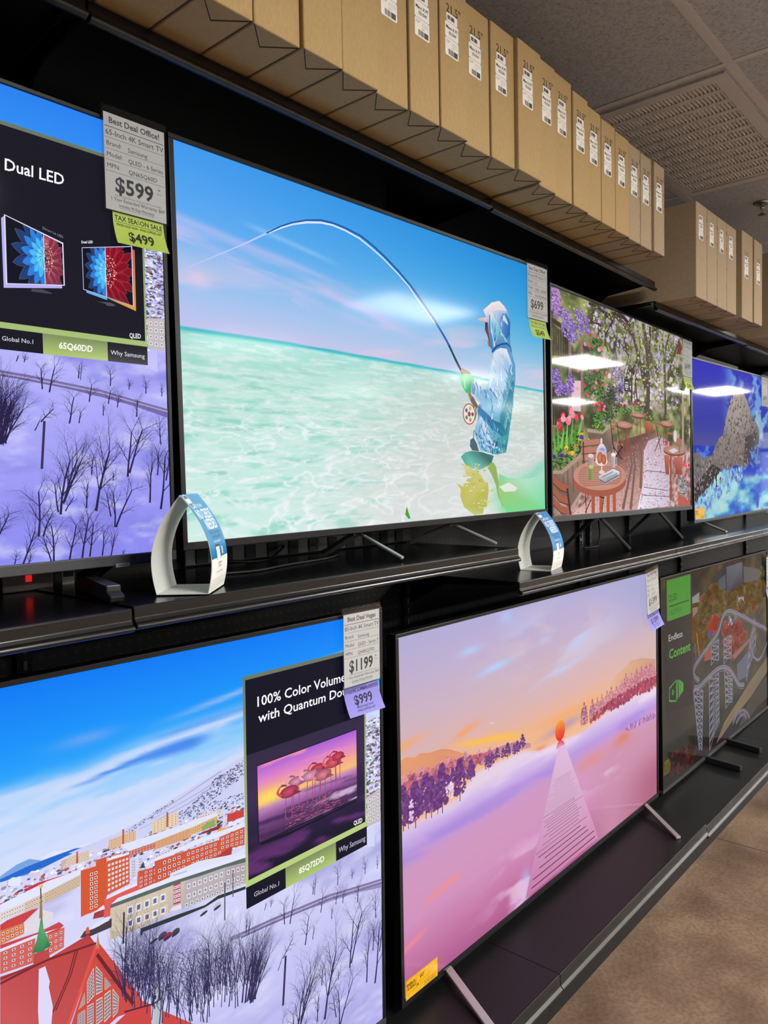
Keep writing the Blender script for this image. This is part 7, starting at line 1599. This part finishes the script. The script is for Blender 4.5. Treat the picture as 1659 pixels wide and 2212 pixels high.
def label_art(w, h, kind=0):
    a = Art(); wh = (236, 234, 228); ink = (40, 40, 44)
    def rr(x0, y0, x1, y1):
        r = .004
        pts = []
        for cx, cy, t0 in ((x1 - r, y1 - r, 0), (x0 + r, y1 - r, 90), (x0 + r, y0 + r, 180), (x1 - r, y0 + r, 270)):
            pts += [(cx + r * math.cos(math.radians(t0 + t)), cy + r * math.sin(math.radians(t0 + t))) for t in (0, 45, 90)]
        a.poly(pts, wh, False)
    rr(.006, h * .80, w * .93, h); rr(0, h * .42, w, h * .79); rr(0, 0, w, h * .41)
    a.layer += 1
    rs = np.random.RandomState(3)
    for k in range(20):
        x = .011 + k * (w * .93 - .022) / 20
        a.line([(x, h * .85), (x, h * .95)], .0005 + .0013 * rs.rand(), (70, 68, 80))
    a.textc('Maco X FT', w * .52, h * .63, h * .075, ink, .03, w * .88); a.textc('0215W', w * .56, h * .51, h * .07, ink, .03, w * .6)
    a.textc('12.9"', w * .08, h * .30, h * .06, (90, 90, 92), 0, w * .3, 'l')
    for k in range(5): a.line([(w * .46, h * (.345 - .022 * k)), (w * .93, h * (.345 - .022 * k))], .0004, (150, 150, 150))
    a.textc('98 6451', w * .56, h * .20, h * .022, ink, .01)
    for k in range(14):
        x = w * (.24 + k * .05)
        a.line([(x, h * .035), (x, h * .165)], .0006 + .0018 * rs.rand(), (64, 62, 66))
    return a

_lab = {}
def carton(x0, x1, z0, z1, label, group, yf=-.235, yb=.235, mat='card_a', lab=None, size=True, flap=True, staples=0, sleeve=0):
    """one cardboard carton, narrow face to the aisle"""
    w, h = x1 - x0 - .0026, z1 - z0
    root = thing('carton', label, 'cardboard box', ((x0 + x1) / 2, (yf + yb) / 2, z0), (0, 0, 0), group)
    d = (yb - yf) / 2
    body = MB().box((-w / 2, -d, 0), (w / 2, d, h)).build('box', M[mat], root, bevel=.0028)
    if flap:
        g = MB()
        a, b_, c = (-w / 2 + .002, -d + .002), (-w / 2 + w * .5, -d + .052), (w / 2 - .002, -d + .002)
        for p, q in ((a, b_), (b_, c)):
            g.bar((p[0], p[1], -.0002), (q[0], q[1], -.0002), .0035 if p is b_ else .0018, .0008)
        g.bar((c[0], c[1], -.0002), (c[0], d - .01, -.0002), .0015, .0008)
        g.build('flap_slit', M['slit'], root)
    if lab:
        lx, lz, lw, lh = lab
        key = (round(lw, 4), round(lh, 4))
        o = label_art(lw, lh).build('shipping_label', M['glossprint'], root) if key not in _lab else bpy.data.objects.new('shipping_label', _lab[key])
        if key not in _lab: _lab[key] = o.data
        else: C.objects.link(o); o.parent = root
        o.location = (-w / 2 + lx, -d - .0004, lz)
        tag(o, 'white shipping label')
        if size:
            if 's' not in _lab:
                a = Art(); a.textc('21.5"', .030, 0, .0195, (58, 44, 30), .008)
                o = a.build('size_print', M['print'], root); _lab['s'] = o.data
            else:
                o = bpy.data.objects.new('size_print', _lab['s']); C.objects.link(o); o.parent = root
            o.location = (-w / 2 + lx + .004, -d - .0003, lz + lh + .001)
            tag(o, 'black printed size mark')
    if staples:
        rs = random.Random(staples)
        for k in range(5):
            zz = h * (.1 + .2 * k + rs.uniform(-.02, .02))
            MB().bar((w / 2 - .006, -d - .0012, zz), (w / 2 - .001, -d - .0012, zz - .014), .002, .002).build('staple', M['staple'], body)
    return root

EDGES = [-.43, -.32, -.21, -.099, .011, .125, .233, .343, .451, .560, .670, .781, .894, 1.016, 1.110, 1.217, 1.315, 1.412, 1.514, 1.623, 1.719, 1.817, 1.914]
bot = lambda x: float(np.interp(x, [-.5, -.226, 1.0, 1.002, 2.2], [2.3862, 2.3855, 2.3752, 2.3695, 2.3480]))
top = lambda x: float(np.interp(x, [-.5, 1.18, 1.22, 1.52, 1.914], [2.722, 2.716, 2.703, 2.681, 2.668]))
NUM = ('first', 'second', 'third', 'fourth', 'fifth', 'sixth', 'seventh', 'eighth', 'ninth', 'tenth', 'eleventh', 'twelfth', 'thirteenth', 'fourteenth', 'fifteenth', 'sixteenth', 'seventeenth', 'eighteenth', 'nineteenth', 'twentieth', 'twenty-first', 'twenty-second')
n_l = n_p = 0
rs = random.Random(3)
for i in range(len(EDGES) - 1):
    xa, xb = EDGES[i], EDGES[i + 1]
    w = xb - xa
    z0 = bot(xb) + .0002; z1 = top((xa + xb) / 2)
    z0 = max(bot(xa), bot(xb)) + .0002
    yf = -.235 + rs.uniform(-.005, .004) - (.014 if i == 12 else 0) - (.003 if i % 4 == 1 else 0)
    h = z1 - z0
    lab = (w * .17, h - .166, min(.053, w * .54), .098)
    lb = 'tan carton, %s from the left in the long row on the top shelf' % NUM[i]
    if i < 3: lb = 'tan carton seen only from below, %s from the left in the long top row' % NUM[i]
    elif i == len(EDGES) - 2: lb = 'labelled tan carton at the right end of the long top row'
    carton(xa, xb, z0, z1, lb, 'cartons in the long row on the top shelf', yf, .245, 'card_a' if i < 19 else 'card_b', lab, staples=i if i >= 19 else 0)
E2 = [2.262, 2.392, 2.518, 2.645, 2.778]
for i in range(4):
    carton(E2[i], E2[i + 1], 2.2705, 2.648, 'pale stapled carton in the group of four, %s from the left' % NUM[i], 'group of four cartons', -.235, .245, 'card_b', (.028, .235, .052, .095), False, staples=30 + i)
E3 = [2.850, 3.018, 3.150]
for i in range(2):
    carton(E3[i], E3[i + 1], 2.2705, 2.668 - .006 * i, 'pale stapled carton in the pair near the right edge, %s one' % ('left' if i == 0 else 'right'), 'pair of cartons', -.238 - .006 * i, .245, 'card_b', (.034, .19, .058, .100), True, staples=40 + i)
carton(3.46, 4.02, 2.2655, 2.70, 'big brown carton at the right edge of the top shelf, its shadowed end in view', 'far cartons', -.20, .245, 'card_b', None, flap=False)

# ---------------------------------------------------------------- small things at the back of the middle shelf
ps = thing('power_strip', 'grey power strip with black sockets along the back panel under the angler set', 'power strip', (.66, .255, 1.385))
housing = MB().box((-.50, -.012, -.022), (.36, .006, .022)).build('housing', M['bezel_grey'], ps, bevel=.003)
for k in range(11):
    MB().box((-.47 + k * .075, -.0155, -.017), (-.435 + k * .075, -.0115, .017)).build('socket', M['plastic'], housing, bevel=.001)
ub = thing('surge_adapter', 'pale power adapter with a red lamp under the small snow picture set', 'power adapter', (-.235, .215, 1.359))
housing = MB().box((-.05, -.02, 0), (.05, .03, .05)).build('housing', principled('grey_plastic', lin(120, 108, 106), .5, noise=.1), ub, bevel=.003)
rd = bpy.data.materials.new('red_lamp'); rd.use_nodes = True
b = rd.node_tree.nodes['Principled BSDF']; b.inputs['Base Color'].default_value = (.3, .01, .01, 1)
b.inputs['Emission Color'].default_value = (1, .02, .02, 1); b.inputs['Emission Strength'].default_value = .6
MB().box((-.006, -.023, .018), (.006, -.0195, .040)).build('indicator_lamp', rd, housing, bevel=.001)
lc = thing('leaflet', 'small pale leaflet standing behind the small snow picture set', 'leaflet', (-.157, .215, 1.359))
a = Art(); a.rect(0, 0, .026, .040, (206, 200, 188)); a.rect(.002, .017, .024, .028, (40, 40, 44)); a.slab(.026, .040, .0005, (206, 200, 188))
a.build('sheet', M['print'], lc)
def cable(pts, label, r=.0032):
    P = [Vector(p) for p in pts]; Q = []
    for i in range(len(P) - 1):
        p0, p1, p2, p3 = P[max(0, i - 1)], P[i], P[i + 1], P[min(len(P) - 1, i + 2)]
        for k in range(6):
            t = k / 6
            Q.append(.5 * ((2 * p1) + (p2 - p0) * t + (2 * p0 - 5 * p1 + 4 * p2 - p3) * t * t + (3 * p1 - p0 - 3 * p2 + p3) * t ** 3))
    Q.append(P[-1])
    return tag(MB().tube(Q, r, 8).build('power_cable', M['plastic'], smooth=True), label, 'cable', 'loose black cables')
cable([(.25, .20, 1.372), (.33, .19, 1.3648), (.40, .21, 1.366), (.45, .225, 1.385), (.47, .238, 1.39)], 'black cable looping up to the power strip behind the angler set')
cable([(.10, .06, 1.3648), (.20, .03, 1.3648), (.32, .06, 1.3648), (.52, .10, 1.3648), (.64, .20, 1.372), (.70, .238, 1.388)], 'black cable lying along the shelf below the angler set')
cable([(2.02, .14, 1.2658), (2.10, .12, 1.2658), (2.20, .16, 1.27), (2.30, .20, 1.30), (2.33, .22, 1.36)], 'black cable hanging behind the garden set')
